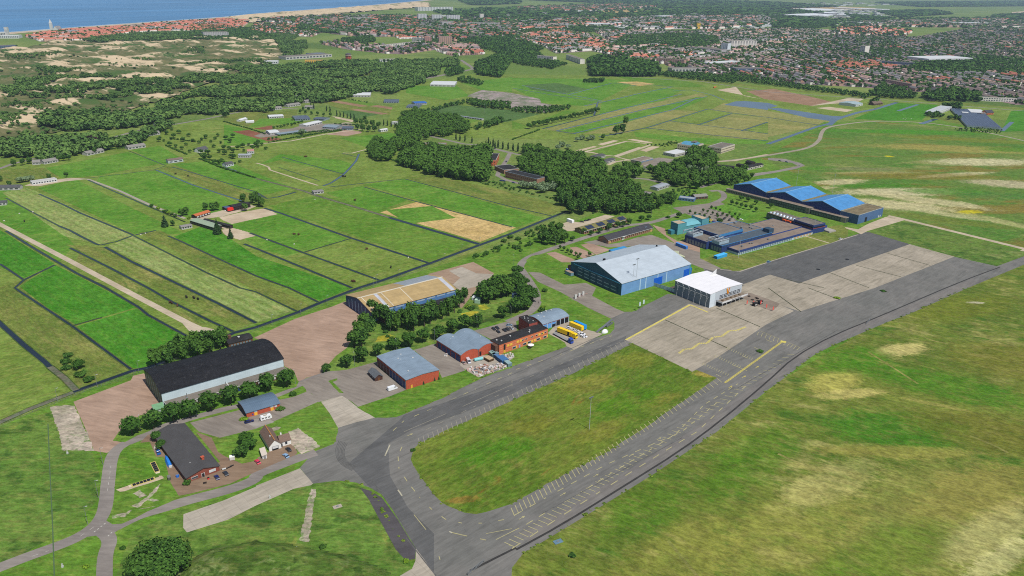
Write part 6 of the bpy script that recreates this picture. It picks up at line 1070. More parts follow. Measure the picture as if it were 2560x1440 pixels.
def dunemat(name,bias):
    m,nt,b=newmat(name); w=coords(nt,'world'); v=coords(nt,'world',.5,2.6); n1=noise(nt,v,.02,6,.68,.6); n2=noise(nt,w,.004,2); ge=nd(nt,'ShaderNodeNewGeometry'); sp=nd(nt,'ShaderNodeSeparateXYZ'); nt.links.new(ge.outputs['Position'],sp.inputs[0])
    hgt=math_(nt,'MULTIPLY',sp.outputs[2],.012); s=math_(nt,'ADD',math_(nt,'ADD',math_(nt,'MULTIPLY',n1,.72),math_(nt,'MULTIPLY',n2,.28)),hgt)
    o=mix(nt,ramp(nt,noise(nt,w,.03,4,.7),.35,.65),C(90,102,60),C(126,120,84)); o=mix(nt,ramp(nt,noise(nt,w,.011,3,.6),.5,.62),o,C(78,104,52)); o=mix(nt,ramp(nt,s,bias,bias+.07),o,C(214,192,158)); o=mix(nt,ramp(nt,noise(nt,w,.08,4,.8),.56,.68,0,.7),o,C(92,100,64))
    nt.links.new(o,b.inputs['Base Color']); b.inputs['Roughness'].default_value=1; b.inputs['Specular IOR Level'].default_value=.02; return m
dm1=dunemat('dune_ground',.57)
DZ,DP=dunes('dunes','F -500,150 -100,128 60,122 130,104 300,100 480,96 640,92 690,100 730,140 640,172 540,205 450,238 360,268 230,305 100,345 0,378 -600,470',9,9,4,'hummocky dunes of sand and scrub',dm1); FZ,FP=dunes('dunes','F 560,45 700,33 900,20 1050,8 1075,9 1080,18 960,26 840,37 700,45 640,58 600,56',25,14,6,'distant sandy dunes along the coast',dunemat('far_dune_ground',.5))
dp=scatter(DP,13,seed=21); f=fbm(dp[:,0],dp[:,1],33,3,1/300); nn=np.random.default_rng(4).random(len(dp)); px=np.array([proj((x,y,0)) for x,y in dp]); near=np.clip((px[:,1]-150)/130,0,1); k=(nn<.10+.5*near)&(f>.55-1.15*near-.9*(nn<.03)); dp=dp[k]
mass('dune_scrub',dp,np.random.default_rng(5).uniform(2,6.5,len(dp)),1.5,leafs,'low scrub over the dunes',36,.2,'bush',DZ(dp)-.2)
DW=[('t0 380,700 600,668 820,690 835,740 640,790 380,775',7),('t0 120,790 420,765 700,790 560,835 150,835',6),('t0 30,570 180,535 580,530 640,560 360,580 60,595',6),('t0 1880,500 2040,490 2060,540 1800,545',6),('t0 1160,600 1500,610 1600,640 1300,640',5),('t0 1850,640 2560,590 2560,640 2000,660',6),('t0 0,870 120,830 300,820 900,770 1500,790 2000,770 2560,640 2560,870 2000,860 1700,890 1560,960 1200,960 1000,1000 820,990 560,985 300,960 60,960',9),('t0 60,960 400,930 520,970 250,975 80,985',6),('t0 30,1090 180,1030 400,1040 440,1100 240,1140 60,1130',5),('t0 0,1180 180,1180 230,1260 100,1310 0,1340',6),('t0 820,390 1000,360 1300,330 1900,310 2050,300 2330,310 2040,340 2040,400 1300,420 850,420',9),('t0 470,1180 900,1090 1380,1060 1700,1000 2000,890 2560,820 t1 0,620 500,640 900,600 1700,600 2000,590 1980,560 2000,520 2030,640 1840,650 1840,730 1660,760 1690,820 1540,850 1400,900 1330,920 1200,880 1000,930 700,1000 600,1000 300,1020 100,1100 0,1120 t0 2500,1120 2300,1130 2000,1180 1700,1240 1480,1330 1400,1420 1300,1420 t4 1050,20 800,60 500,130 160,190 0,230 -400,330 -400,100 0,-10 200,-60 t0 300,1340',11),('t1 200,430 500,400 520,460 440,540 280,570 260,520',9),('t1 0,340 300,330 450,350 300,420 40,400',8)]
pp=[];hh_=[]
for i,(s,h) in enumerate(DW): p=scatter(s,7.5 if h>8 else 8,h*.6,seed=200+i); g=np.random.default_rng(300+i); keep=(g.random(len(p))<.95)&(fbm(p[:,0],p[:,1],77,3,1/210)>-.22-.5*(p[:,0]>-350)); p=p[keep]; pp.append(p); hh_.append(h*g.uniform(.7,1.3,len(p)))
pp=np.concatenate(pp); hh_=np.concatenate(hh_); zz=np.where(inpoly(DP,pp[:,0],pp[:,1]),np.minimum(DZ(pp),9),0); mass('dune_wood',pp,hh_,1.0,leafmat('dune_wood_foliage',(50,80,38),(104,132,66),(88,118,54)),'dense dark wood at the foot of the dunes',56,.17,zs=zz,seed=40,tints=np.clip(.5+.55*fbm(pp[:,0],pp[:,1],91,3,1/120)+np.random.default_rng(2).normal(size=len(pp))*.22,0,1))
trees('copper_beech',PR,'t4 480,80 600,70 880,20 980,10 t1 1150,760 1220,770 380,900 480,890 550,900 620,900 700,860 780,870 890,870 1650,790 t0 900,1440 1000,1430',12.5,'purple leaved beech in the dune wood','tree','purple leaved beeches in the dune wood')

# grass mound at the bottom edge
P_=W('F 440,1420 520,1372 640,1352 740,1362 860,1386 980,1425 1015,1500 900,1800 420,1800'); xs=[p[0] for p in P_]; ys=[p[1] for p in P_]; X,Y=np.meshgrid(np.arange(min(xs),max(xs),2.0),np.arange(min(ys),max(ys),2.0),indexing='ij'); k=inpoly(P_,X.ravel(),Y.ravel()).reshape(X.shape).astype(float); e=k.copy()
for _ in range(14): e[1:-1,1:-1]=np.minimum(k[1:-1,1:-1],(e[:-2,1:-1]+e[2:,1:-1]+e[1:-1,:-2]+e[1:-1,2:]+e[1:-1,1:-1])/5)
Z=.2+4.5*e**1.6+.25*fbm(X,Y,12,3,1/16)*e; n=X.shape; I=np.arange(X.size).reshape(n); ok_=(k[:-1,:-1]*k[1:,:-1]*k[:-1,1:]*k[1:,1:])>0
me=npmesh('grass_mound',np.stack([X.ravel(),Y.ravel(),Z.ravel()],1),np.stack([I[:-1,:-1][ok_],I[1:,:-1][ok_],I[1:,1:][ok_],I[:-1,1:][ok_]],1),GRASS('mound_weeds',(62,108,30),(84,126,44),(136,146,92),.5,0,1,c4=(50,92,26),c4a=.55,sc=2.4)); me.polygons.foreach_set('use_smooth',[True]*len(me.polygons)); o=bpy.data.objects.new('grass_mound',me); COL.objects.link(o); tag(o,'weedy grass mound at the bottom edge',None,None,'structure')

trees('broadleaf_tree',PB,'t0 1380,1400 1420,1440 1560,1350 1600,1390 1670,1350 1710,1400 1790,1340 1830,1420 1930,1420 1990,1440 2020,1410 2110,1430 2150,1400 2210,1440 2260,1400 2330,1380 t4 1760,40 1820,60 1860,20 1950,80 2010,100 2140,40 2190,90 2250,110 2290,60 2340,150 2380,60 2440,80 2490,20 2530,60 1700,20 1640,-20 2100,160 2150,200 2200,205 2050,130 2400,190 t5 20,40 60,20 100,60',6,'garden tree of the hamlet between dunes and meadows','tree','garden trees of the hamlet',1.05,.3)
hg=[]
for s_ in ('t4 1650,15 1870,110','t4 2000,150 2200,235 2560,345','l 0,450 170,500 320,540 560,620','l 600,730 860,680 1000,650 1300,600 1560,570','l 730,640 1060,600 1560,560','t4 1060,60 1280,40','l 1480,480 1720,500','t0 1700,1390 1960,1420','t4 2000,110 2060,160 2360,200','t1 420,1380 620,1340 900,1300','l 940,620 1400,560','t1 1700,1350 2000,1310 2560,1200','t2 0,1400 280,1300','t5 1140,110 1500,200 1780,300'):
    q=smooth(W(s_),0)
    for a,b in zip(q,q[1:]):
        n=max(1,int((b-a).length/2.2)); hg+=[(a.lerp(b,i/n).x+R.uniform(-.8,.8),a.lerp(b,i/n).y+R.uniform(-.8,.8)) for i in range(n)]
hg=np.array(hg); mass('hedge_bushes',hg,np.random.default_rng(3).uniform(1.4,3.0,len(hg)),1.3,leaf,'hedges and bushes between gardens and meadows',40,.18,'bush',seed=15)
ew=[]
for s_ in ('F 1310,1385 1390,1334 1535,1246 1640,1181 1792,1079 1952,951 2032,889 2145,836 2270,786 2420,719','F 1583,860 1730,931','F 1280,1002 1440,929 1582,858','F 1597,1081 1515,1133 1400,1193 1280,1260','F 1190,1286 1105,1259 1040,1178 1028,1140 1050,1108 1107,1080','F 847,1203 890,1208 925,1223 1020,1380','F 1005,1036 1102,996 1202,945 1280,916 1415,866'):
    q=W(s_)
    for a,b in zip(q,q[1:]):
        L_=(b-a).length
        for i in range(int(L_/1.6)):
            if R.random()<.45: c_=a.lerp(b,R.random()); ew.append((c_.x+R.gauss(0,.5),c_.y+R.gauss(0,.5)))
ew=np.array(ew); mass('edge_weeds',ew,np.random.default_rng(6).uniform(.25,.8,len(ew)),2.4,leafmat('verge_weed_foliage',(70,100,30),(120,136,50),(100,116,40)),'weeds and long grass along the tarmac edge',14,.3,'bush',seed=25)
# ---------------------------------------------------------------- towns
rf=[P('red_pantile_roof',(206,128,104),.85,.2,.2,k=1.25),P('brown_pantile_roof',(160,142,132),.85,.2,.2),P('grey_slate_roof',(152,148,148),.85,.2,.2),P('pink_pantile_roof',(200,164,152),.85,.2,.2),P('dark_pantile_roof',(116,104,102),.85,.2,.2)]
hw=[P('cream_house_wall',(220,214,204),.8,.1,.3,k=1.0),P('brick_house_wall',(176,144,126),.8,.1,.3,k=1.0)]
HM=rf+hw
def house(w,d,h,rise,rm,wm):
    v=[(-w/2,-d/2,0),(w/2,-d/2,0),(w/2,d/2,0),(-w/2,d/2,0),(-w/2,-d/2,h),(w/2,-d/2,h),(w/2,d/2,h),(-w/2,d/2,h),(-w/2,0,h+rise),(w/2,0,h+rise)]
    f=[(0,1,5,4),(2,3,7,6),(1,2,6,5),(3,0,4,7),(4,5,9,8),(6,7,8,9)]; return v,f,(wm,wm,wm,wm,rm,rm)
TOWN=[('F 1140,84 1140,62 1300,50 1480,40 1500,62 1400,74 1300,76',.6,[.28,.25,.32,.1,.05],.7,.13),('F 1500,62 1520,46 1900,40 1960,60 1800,72 1600,74',.3,[.15,.25,.4,.1,.1],.7,.12),('F 62,92 140,80 330,66 470,54 560,49 625,53 600,74 540,79 420,80 330,83 255,96 200,103 100,104',.32,[.86,.05,.05,.04,0],.45,.04),
 ('F 640,60 760,62 830,70 780,92 660,88 620,78',.5,[.35,.3,.2,.1,.05],.5,.16),('F 620,52 800,42 1000,40 1130,48 1300,50 1300,92 1140,104 1000,92 900,92 830,85 760,62',.75,[.26,.2,.3,.14,.1],.6,.2),
 ('F 800,110 840,104 990,118 1060,112 1110,110 1120,120 1010,136 960,134 870,124',.1,[.04,.1,.3,.5,.06],.3,.02),('F 1090,128 1140,110 1190,112 1210,136 1130,140',.3,[.2,.2,.05,.45,.1],.5,.03),('F 960,80 1010,76 1100,82 1110,96 1000,98',.3,[.85,.1,.05,0,0],.5,.05),
 ('F 1285,88 1400,76 1480,90 1530,110 1480,128 1390,134 1350,112 1290,106',.95,[.38,.26,.2,.1,.06],.6,.16),('F 1480,74 1700,80 1860,76 1960,72 2090,80 2060,112 1960,140 1800,160 1640,160 1480,128 1530,108',.6,[.05,.3,.38,.14,.13],.7,.17),
 ('F 2090,72 2190,68 2280,80 2260,94 2150,92 2090,86',.4,[.85,.1,.05,0,0],.5,.06),('F 1930,110 2090,90 2290,96 2440,70 2600,74 2700,150 2600,200 2560,190 2400,150 2240,150 2050,150 1940,140',.5,[.04,.36,.34,.13,.13],.65,.15),
 ('F 1660,162 1930,140 2050,150 2240,150 2400,150 2560,190 2620,262 2540,262 2440,242 2300,230 2150,218 2030,212 1940,206 1800,186 1720,180',.35,[.12,.36,.26,.14,.12],.65,.13),('F 2060,158 2200,160 2260,172 2100,176',.5,[.85,.1,.05,0,0],.5,.05),('F 1290,20 1600,10 1700,14 1500,28 1300,30',.9,[.4,.3,.2,.1,0],.5,.2),('F 900,52 1000,42 1060,45 1000,60 920,62',.7,[.5,.2,.2,.1,0],.5,.2),('F 2150,56 2500,48 2560,56 2560,70 2300,68 2180,66',.6,[.1,.4,.3,.1,.1],.5,.2)]
tg=GRASS('town_ground',(112,112,98),(126,122,110),(86,110,62),.5,0,1,big=.01,mid=.05)
V=[];F=[];MI=[];HS=[];TTR=[]
for ti,(s,ang,wts,wallp,dens) in enumerate(TOWN):
    P_=W(s); sheet('town_ground',P_,tg,'paved ground and gardens between the houses'); g=np.random.default_rng(500+ti); cx=sum(p.x for p in P_)/len(P_); cy=sum(p.y for p in P_)/len(P_); far_=math.hypot(cx,cy); sc=1 if far_<2600 else 1.15 if far_<3800 else 1.6
    xs=[p.x for p in P_]; ys=[p.y for p in P_]; Rr=max(max(xs)-min(xs),max(ys)-min(ys))*.75; ca,sa=math.cos(ang+ti*.37),math.sin(ang+ti*.37); row=0; v_=-Rr; wts=np.array(wts)/sum(wts); cell={}
    while v_<Rr:
        v_+=(21 if row%2 else 25)*sc*g.uniform(.95,1.1); row+=1; u=-Rr
        while u<Rr:
            n=int(g.integers(5,11)); w=g.uniform(5.6,7.2)*sc
            x0,y0=cx+u*ca-v_*sa,cy+u*sa+v_*ca; key=(int(x0//95),int(y0//95)); rmix=cell.setdefault(key,int(g.choice(5,p=wts))); rm=rmix if g.random()<.72 else int(g.choice(5,p=wts)); swap=g.random()<.2; wm=5 if g.random()<wallp else 6; h=g.uniform(4.8,6.4)*sc; ri=g.uniform(2.6,3.8)*sc; d=g.uniform(8,9.5)*sc; off=g.normal()*1.5
            if g.random()<.86:
                for k in range(n): HS.append((u+k*w+w/2,v_+off,w-.05,d,h,ri,rm,wm,ca,sa,cx,cy,ti))
            u+=n*w+g.uniform(5,16)*sc
    p=scatter(P_,10*sc,seed=600+ti); p=p[(g.random(len(p))<dens*1.9+.1)|(fbm(p[:,0],p[:,1],int(ti)+300,2,1/190)>.75-dens*1.6)]; TTR.append(np.column_stack([p,g.uniform(5,12,len(p))*sc]))
HS=np.array(HS); X=HS[:,10]+HS[:,0]*HS[:,8]-HS[:,1]*HS[:,9]; Y=HS[:,11]+HS[:,0]*HS[:,9]+HS[:,1]*HS[:,8]
ok=np.zeros(len(HS),bool)
for ti,t_ in enumerate(TOWN): k=HS[:,12]==ti; ok[k]=inpoly(W(t_[0]),X[k],Y[k])
BIG=[]  # footprints of the large blocks, kept clear of houses
BL=[('warehouse','white flat hall at the left end of the seaside town','t0 0,385 190,385 0,365',10,40,whs,'flat',10,1),('warehouse','pale hall behind the white flat hall at the left edge','t0 -40,360 60,358 -40,345',12,40,lgw,'flat',6,1),('stadium_stand','blue grey stand with dark roof at the left edge below the seaside town','t0 -60,490 170,478 -60,470',8,24,P('blue_grey_wall',(90,110,140),.6),'flat',12,1),('hotel','white tower block on the sea front at the left edge','t0 50,345 80,345 50,320',26,20,whs,'flat',3,6),('apartment_block','pale stepped apartment block at the town edge by the roundabout','t2 250,605 410,620 t2 400,560',14,18,hw[0],'flat',10,4),('apartment_block','brick terraced flats right of the roundabout block','t2 540,590 680,640 850,560',13,14,hw[0],'flat',9,4),('apartment_block','brown flats behind the big tree group','t2 1130,620 1380,630 1140,570',13,16,hw[1],'flat',12,4),('apartment_block','brown brick flats right of the big tree group','t2 1440,630 1720,650 1450,590',14,18,hw[1],'flat',12,4),('apartment_block','pinkish flats at the town edge','t2 1830,630 2080,600 1830,590',12,16,rf[3],'flat',12,4),('apartment_block','tall beige slab block in the town','t2 2190,480 2440,480 2200,410',26,16,hw[0],'flat',9,6),
 ('tower_block','pale blue glass tower above the town','t2 2085,520 2150,525 2070,450',30,24,P('pale_glass_wall',(206,214,218),.4,.08,.4,k=1.0),'flat',4,8),('warehouse','long grey hall beside the glass tower','t2 1780,500 2080,530 1800,460',10,60,lgw,'flat',12,1),('warehouse','dark blue roofed hall at the town edge','t2 2240,720 2520,720 2260,670',9,40,P('blue_grey_wall',(90,110,140),.6),'flat',10,1),('warehouse','grey hall with blue end at the town edge','t2 1600,720 1930,720 1620,680',9,36,lgw,'flat',10,1),('warehouse','white hall yard at the town edge','t2 1980,660 2280,640 2000,625',8,30,whs,'flat',10,1),
 ('tower_block','pink brick tower at the end of the terraces','t1 1690,430 1755,430 1690,370',22,20,P('rose_brick',(190,140,126),.8,.08,.5,k=1.0),'flat',3,6),('tower_block','tall brown cream twin slab by the green park','t1 1830,440 1960,440 1830,360',26,22,hw[1],'flat',6,8),('apartment_block','grey slab left of the pink tower','t1 1560,420 1680,425 1560,375',16,14,lgw,'flat',8,5),('tower_block','white slab tower in the far town, left one','t1 1620,205 1710,205 1620,150',36,20,whs,'flat',6,9),('tower_block','white slab tower in the far town, middle one','t1 1765,210 1860,210 1765,160',34,20,whs,'flat',6,9),('tower_block','white slab tower in the far town, right one','t1 1915,215 2040,215 1915,165',34,20,whs,'flat',7,9),('tower_block','beige tower in the far town','t1 2240,200 2280,200 2240,155',34,20,hw[0],'flat',3,9),('apartment_block','long pale slab in the far town','t1 1860,260 1975,255 1860,230',20,16,lgw,'flat',10,5),('apartment_block','long grey slab near the far park','t1 2110,265 2440,270 2110,240',20,16,lgw,'flat',18,5),('apartment_block','pale flats in the far trees','t1 920,215 1180,205 920,185',18,16,lgw,'flat',14,4),('hotel','stepped white hotel by the dunes','t0 2040,380 2290,375 2050,335',20,40,lgw,'flat',14,5),('apartment_block','brown slab in the far trees','t1 740,235 820,235 740,205',26,16,hw[1],'flat',6,5),('hotel','white seaside hotel far up the coast','t1 1620,110 1970,105 1640,80',26,40,whs,'flat',12,5),
 ('factory_hall','low grey factory halls before the terraces','t1 300,600 760,570 330,575',8,40,lgw,'flat',14,1),('factory_hall','yellow fronted hall before the terraces','t1 490,635 660,635 490,612',8,30,P('bright_yellow_wall',(226,178,40),.6,k=1.0),'flat',8,1),('factory_hall','small white hall before the terraces','t1 80,640 220,640 90,620',7,24,whs,'flat',6,1),('factory_hall','blue roofed long hall','t1 550,570 690,560 560,545',9,24,P('blue_roof_sheet',(120,150,176),.6),'flat',8,1),('school','green roofed school before the terraces','t1 1050,500 1650,435 1060,480',8,14,hw[0],'flat',24,2),('warehouse','white clinic pavilion near the wood','t1 1240,620 1460,615 1250,590',6,24,whs,'flat',8,1),
 ('warehouse','big white halls in the trading estate, left','t2 1500,190 1610,185 1500,140',18,60,whs,'flat',4,2),('warehouse','wide white flat hall of the trading estate','t2 820,265 1200,250 840,235',12,80,lgw,'flat',12,1),('warehouse','white hall of the trading estate, middle','t2 1200,275 1480,290 1210,255',10,80,whs,'flat',10,1),('warehouse','blue hall of the trading estate','t2 1620,200 1960,195 1640,180',12,60,P('cobalt_wall',(70,96,160),.6),'flat',10,1),('warehouse','grey hall of the trading estate, behind','t2 1380,195 1500,185 1400,165',12,60,lgw,'flat',6,1),('warehouse','grey hall of the trading estate, right','t2 1960,250 2320,240 1980,215',12,80,lgw,'flat',10,1),('warehouse','long pale hall of the trading estate, front','t2 1500,290 1740,285 1520,265',10,60,whs,'flat',10,1),('warehouse','yellow topped tower of the trading estate','t2 1850,290 1880,290 1850,240',30,12,P('bright_yellow_wall',(226,178,40)),'flat',2,4),('warehouse','far grey halls along the estate','t2 1900,140 2500,150 1920,125',14,80,lgw,'flat',14,1),('sports_hall','big white tent roofed hall in the right town','t3 1600,635 2040,625 1640,595',14,90,whs,'flat',10,1),('warehouse','white hall far right','t3 1870,250 2260,255 1880,220',14,90,whs,'flat',10,1),('warehouse','low white halls behind the red quarter','t3 900,245 1170,250 910,225',12,80,whs,'flat',10,1),('apartment_block','long blue grey school slab in the right town','t3 1130,655 1450,675 1140,630',13,16,P('blue_grey_wall',(90,110,140)),'flat',14,3),('apartment_block','long flats with pale gable at the town edge','t3 1170,840 1430,890 1180,825',11,12,hw[1],'flat',14,3),('apartment_block','low white terrace row at the right town edge','t3 2120,1010 2480,1025 2130,990',8,10,hw[0],'flat',14,2),('tower_block','green topped tower in the right town','t3 910,545 960,550 910,490',30,24,hw[0],'flat',3,7)]
for s_,lab in (('t3 0,132 170,130 10,118','leftmost far white glasshouse'),('t3 170,158 560,172 190,128','big far white glasshouse, nearest one'),('t3 330,118 820,104 480,88','long far white glasshouse behind the nearest'),('t3 640,84 1140,102 700,80','farthest long white glasshouse'),('t3 600,150 980,150 620,122','far white glasshouse to the right of the nearest'),('t3 990,172 1230,168 1000,150','grey white glasshouse at the right end'),('t2 600,120 900,112 620,100','far white hall left of the glasshouses')): simple('glasshouse',lab,'glasshouse',s_,0,7,None,wm=whs,rm=P('white_glass_roof',(226,228,230),.5,.08,.02,k=1.05),nw=10)
for n_,lab,s,h,d,wm,_,nw,rows in BL:
    t,w,_d=simple(n_,lab,n_.replace('_',' '),s,0,h,d,wm=wm,rm=whs if 'white' in lab and 'hall' in lab else feltg,nw=nw,rows=rows,wz=(h/rows*.3,h/rows*.75),wmat=P('distant_glazing',(84,92,102),.3)); c_=math.cos(t.rotation_euler.z); s_=math.sin(t.rotation_euler.z); lx=(X-t.location.x)*c_+(Y-t.location.y)*s_; ly=-(X-t.location.x)*s_+(Y-t.location.y)*c_; ok&=~((lx>-8)&(lx<w+8)&(ly>-14)&(ly<d+8))
    BIG.append((t.location.x,t.location.y,c_,s_,w,d))
o=G(*PX('t0 520,312')[0]); t=thing('church_tower','slim white lighthouse like church tower on the sea front','church',o); MB().box(-4.5,4.5,-4.5,4.5,0,30).build('tower',whs,t); MB().loft([[(-4.8,-4.8,30),(4.8,-4.8,30),(4.8,4.8,30),(-4.8,4.8,30)],[(-.4,-.4,46),(.4,-.4,46),(.4,.4,46),(-.4,.4,46)]]).build('spire',whs,t); hall(t,18,34,[(0,9),(9,20),(18,9)],'y',whs,rf[2],x0=6,wall='nave_wall',roof='nave_roof')
HS=HS[ok];X=X[ok];Y=Y[ok]; pj=np.array([proj((a,b,3)) for a,b in zip(X,Y)]); vis=(pj[:,0]>0)&(pj[:,0]<2560)&(pj[:,1]>0); dd_=np.hypot(X,Y)+np.where(vis,0,1e5); od=np.argsort(dd_); cache={}
for q in od[:300]:
    hs=HS[q]; k=(int(hs[6]),int(hs[7]))
    if k not in cache:
        v,f,m=house(6.3,8.8,5.6,3.2,k[0],k[1]); me=bpy.data.meshes.new('house'); me.from_pydata(v,[],f); [me.materials.append(x) for x in HM]; me.polygons.foreach_set('material_index',m); cache[k]=me
    o=bpy.data.objects.new('terraced_house',cache[k]); COL.objects.link(o); o.location=(X[q],Y[q],0); o.rotation_euler=(0,0,math.atan2(hs[9],hs[8])); o.scale=(hs[2]/6.3,hs[3]/8.8,hs[4]/5.6)
    tag(o,('red','brown','grey','pink','dark')[k[0]]+' tiled terraced house at the near edge of the town','house','terraced houses at the near edge of the town')
for q in od[300:]:
    hs=HS[q]; v,f,m=house(hs[2],hs[3],hs[4],hs[5],int(hs[6]),int(hs[7])); b=len(V); c_,s_=hs[8],hs[9]; V+=[(X[q]+x*c_-y*s_,Y[q]+x*s_+y*c_,z) for x,y,z in v]; F+=[tuple(i+b for i in a) for a in f]; MI+=list(m)
me=npmesh('town_houses',V,F,HM,MI); o=bpy.data.objects.new('town_houses',me); COL.objects.link(o); tag(o,'thousands of tiled terraced houses of the towns','town','',"stuff")
# trees in and behind the towns
TT_=np.concatenate(TTR)
def clear(p):
    k=np.ones(len(p),bool)
    for x,y,c_,s_,w,d in BIG: lx=(p[:,0]-x)*c_+(p[:,1]-y)*s_; ly=-(p[:,0]-x)*s_+(p[:,1]-y)*c_; k&=~((lx>-4)&(lx<w+4)&(ly>-5)&(ly<d+4))
    return p[k]
FW=[('F 1135,70 1300,72 1300,95 1360,120 1300,150 1180,110 1140,100',14,12),('F 1470,150 1500,142 1570,148 1640,160 1650,178 1560,185 1480,185',9,16),('F 1250,78 1330,68 1480,66 1560,72 1470,80 1400,76 1280,88',15,11),('F 1520,118 1560,90 1700,84 1790,92 1800,112 1740,118 1650,112',9,12),('F 1240,130 1330,120 1370,150 1420,158 1380,170 1290,158',9,9),('F 2270,165 2340,150 2460,140 2560,150 2560,185 2500,180 2400,182 2290,178',9,12),('F 2300,238 2380,220 2440,232 2460,250 2330,248',9,12),('F 2170,230 2210,212 2300,236 2280,244 2200,240',9,10),('F 1800,186 1850,182 1960,206 2060,220 2180,236 2170,244 2040,226 1900,208 1800,194',10,8),('F 1620,182 1720,180 1800,188 1860,200 1830,206 1700,194',9,8),('F 1930,40 2060,44 2090,62 2020,72 1930,66',10,12),('F 2130,95 2260,92 2190,104 2140,102',9,9),('F 2130,130 2280,120 2250,132 2150,140',9,9),('F 740,65 900,55 1080,62 1140,78 1080,80 940,74 900,85 760,76',9,12),('F 480,60 620,70 700,96 640,92 560,90',9,10),('F 1010,112 1070,98 1130,98 1110,108',9,9),('F 850,98 930,90 940,102 900,106',9,11),('F 1540,166 1560,158 1600,156 1640,168 1640,186 1480,184 1475,170',8,17),('F 1190,160 1240,138 1280,150 1250,190 1190,182',9,13),('F 1110,175 1150,165 1160,180 1120,190',9,9),('F 1160,190 1210,205 1200,212 1140,200',8,8),('t1 1680,1110 1900,1040 2200,980 2220,1010 1980,1050 1720,1120',8,6),('t1 2120,1010 2560,1020 2560,1090 2200,1060',8,8),('t2 0,1080 480,1060 600,1060 560,1090 300,1130 0,1110',7,6),('t1 2180,1260 2460,1170 2480,1220 2220,1290',8,8),('t2 720,800 920,790 920,815 720,815',7,8),('t3 1560,1140 1680,1130 1760,1150 1680,1170',7,8),('t3 1790,1160 1950,1165 1940,1190 1800,1180',7,7),('t3 1720,1040 1940,1050 1930,1075 1840,1065',8,11),('t3 1020,1000 1090,990 1080,1030 1030,1020',8,10),('t3 1860,1290 1990,1260 2340,1300 2320,1335 1880,1310',6,2.6),('F 340,90 620,76 700,92 660,98 420,100',9,10)]
fp=[];fh=[]
for i,(s,sp,h) in enumerate(FW): p=scatter(s,sp,h*.4,seed=700+i); g=np.random.default_rng(800+i); fp.append(p); fh.append(h*g.uniform(.7,1.2,len(p)))
allp=np.concatenate([np.concatenate(fp),TT_[:,:2]]); allh=np.concatenate([np.concatenate(fh),TT_[:,2]]); q=clear(np.column_stack([allp,allh])); mass('town_trees',q[:,:2],q[:,2],1.0,leafd,'countless garden and street trees of the towns',40,.2,seed=60)
# far belts: woods, hedges and halls to the horizon
BELT=[('F 1130,62 1300,52 1500,34 1900,30 2060,62 1800,74 1500,74 1300,76',80,11),('F 2060,50 2560,44 2560,72 2300,70 2080,72',64,11),('F 1180,24 1500,10 1960,12 1900,30 1500,36 1250,36',100,13),('F 1080,30 1300,22 1480,36 1600,40 1480,52 1300,44 1130,46',60,14),('F 1300,0 1560,2 1900,6 2100,18 1960,22 1700,22 1500,8',40,16),('F 2190,8 2560,4 2560,16 2300,18',40,16),('F 1480,44 1700,28 1920,22 2060,34 1900,40 1700,36 1500,52',24,14),('F 1150,4 1300,0 1300,10 1180,14',40,16),('F 2190,30 2330,26 2380,36 2250,44',26,12),('F 2480,40 2560,36 2560,48 2500,50',22,12),('F 1930,64 1980,44 2040,52 1990,72',18,13),('F 2110,36 2240,46 2150,52',26,10),('F 1100,52 1340,40 1480,58 1300,66 1140,62',46,12)]
fp=[];fh=[]
for i,(s,sp,h) in enumerate(BELT): p=scatter(s,sp,0,seed=900+i); g=np.random.default_rng(910+i); fp.append(p); fh.append(np.full(len(p),h)*g.uniform(.8,1.3,len(p))*1.3)
mass('far_woods',np.concatenate(fp),np.concatenate(fh),2.2,leafd,'far belts of woodland towards the horizon',26,.24,seed=70)
g=np.random.default_rng(77); m=MB(); FH=[('F 1140,60 1500,36 1900,32 2050,60 1800,72 1400,74',110,lgw),('F 1925,38 2020,26 2200,24 2210,42 2060,46 1960,44',60,whs),('F 1100,40 1300,34 1500,30 1500,44 1250,48',70,lgw),('F 1500,10 1900,8 2300,4 2300,12 1700,22',160,lgw),('F 2380,62 2560,58 2560,66 2400,70',60,whs),('F 1330,62 1480,50 1900,48 2000,60 1900,72 1500,70',60,lgw),('F 1920,50 2150,54 2380,46 2380,60 2000,66',80,lgw)]
for i,(s,sp,_) in enumerate(FH):
    for x,y in scatter(s,sp,0,seed=950+i):
        if g.random()<(.85 if i==0 else .42):
            w,d,h=g.uniform(22,70)*(sp/70)**.5,g.uniform(16,40)*(sp/70)**.5,g.uniform(5,9); n=len(m.v); a=.4+g.normal()*.1; q=MB().box(-w/2,w/2,-d/2,d/2,0,h); c_,s_=math.cos(a),math.sin(a); m.v+=[(x+u*c_-v_*s_,y+u*s_+v_*c_,z) for u,v_,z in q.v]; m.f+=[tuple(k+n for k in f) for f in q.f]; m.m+=[0 if i==0 or g.random()<.5 else 1]*6
tag(m.build('far_halls',[P('far_white_roof',(206,208,208),.6),P('far_grey_roof',(150,148,146),.7)]),'distant glasshouses and halls scattered to the horizon',None,None,'stuff')
for s,c in (('F 1900,20 2050,14 2190,20 2180,24 1930,30',straw),('F 2210,46 2560,40 2560,56 2300,56',meadow),('F 1480,26 1580,22 1600,30 1500,34',straw),('F 1640,22 1700,24 1690,36 1620,34',lawn),('F 2200,22 2380,12 2420,18 2260,28',meadow),('F 2530,30 2560,28 2560,36 2528,36',sandm)): sheet('far_field',s,c,'far field strip')
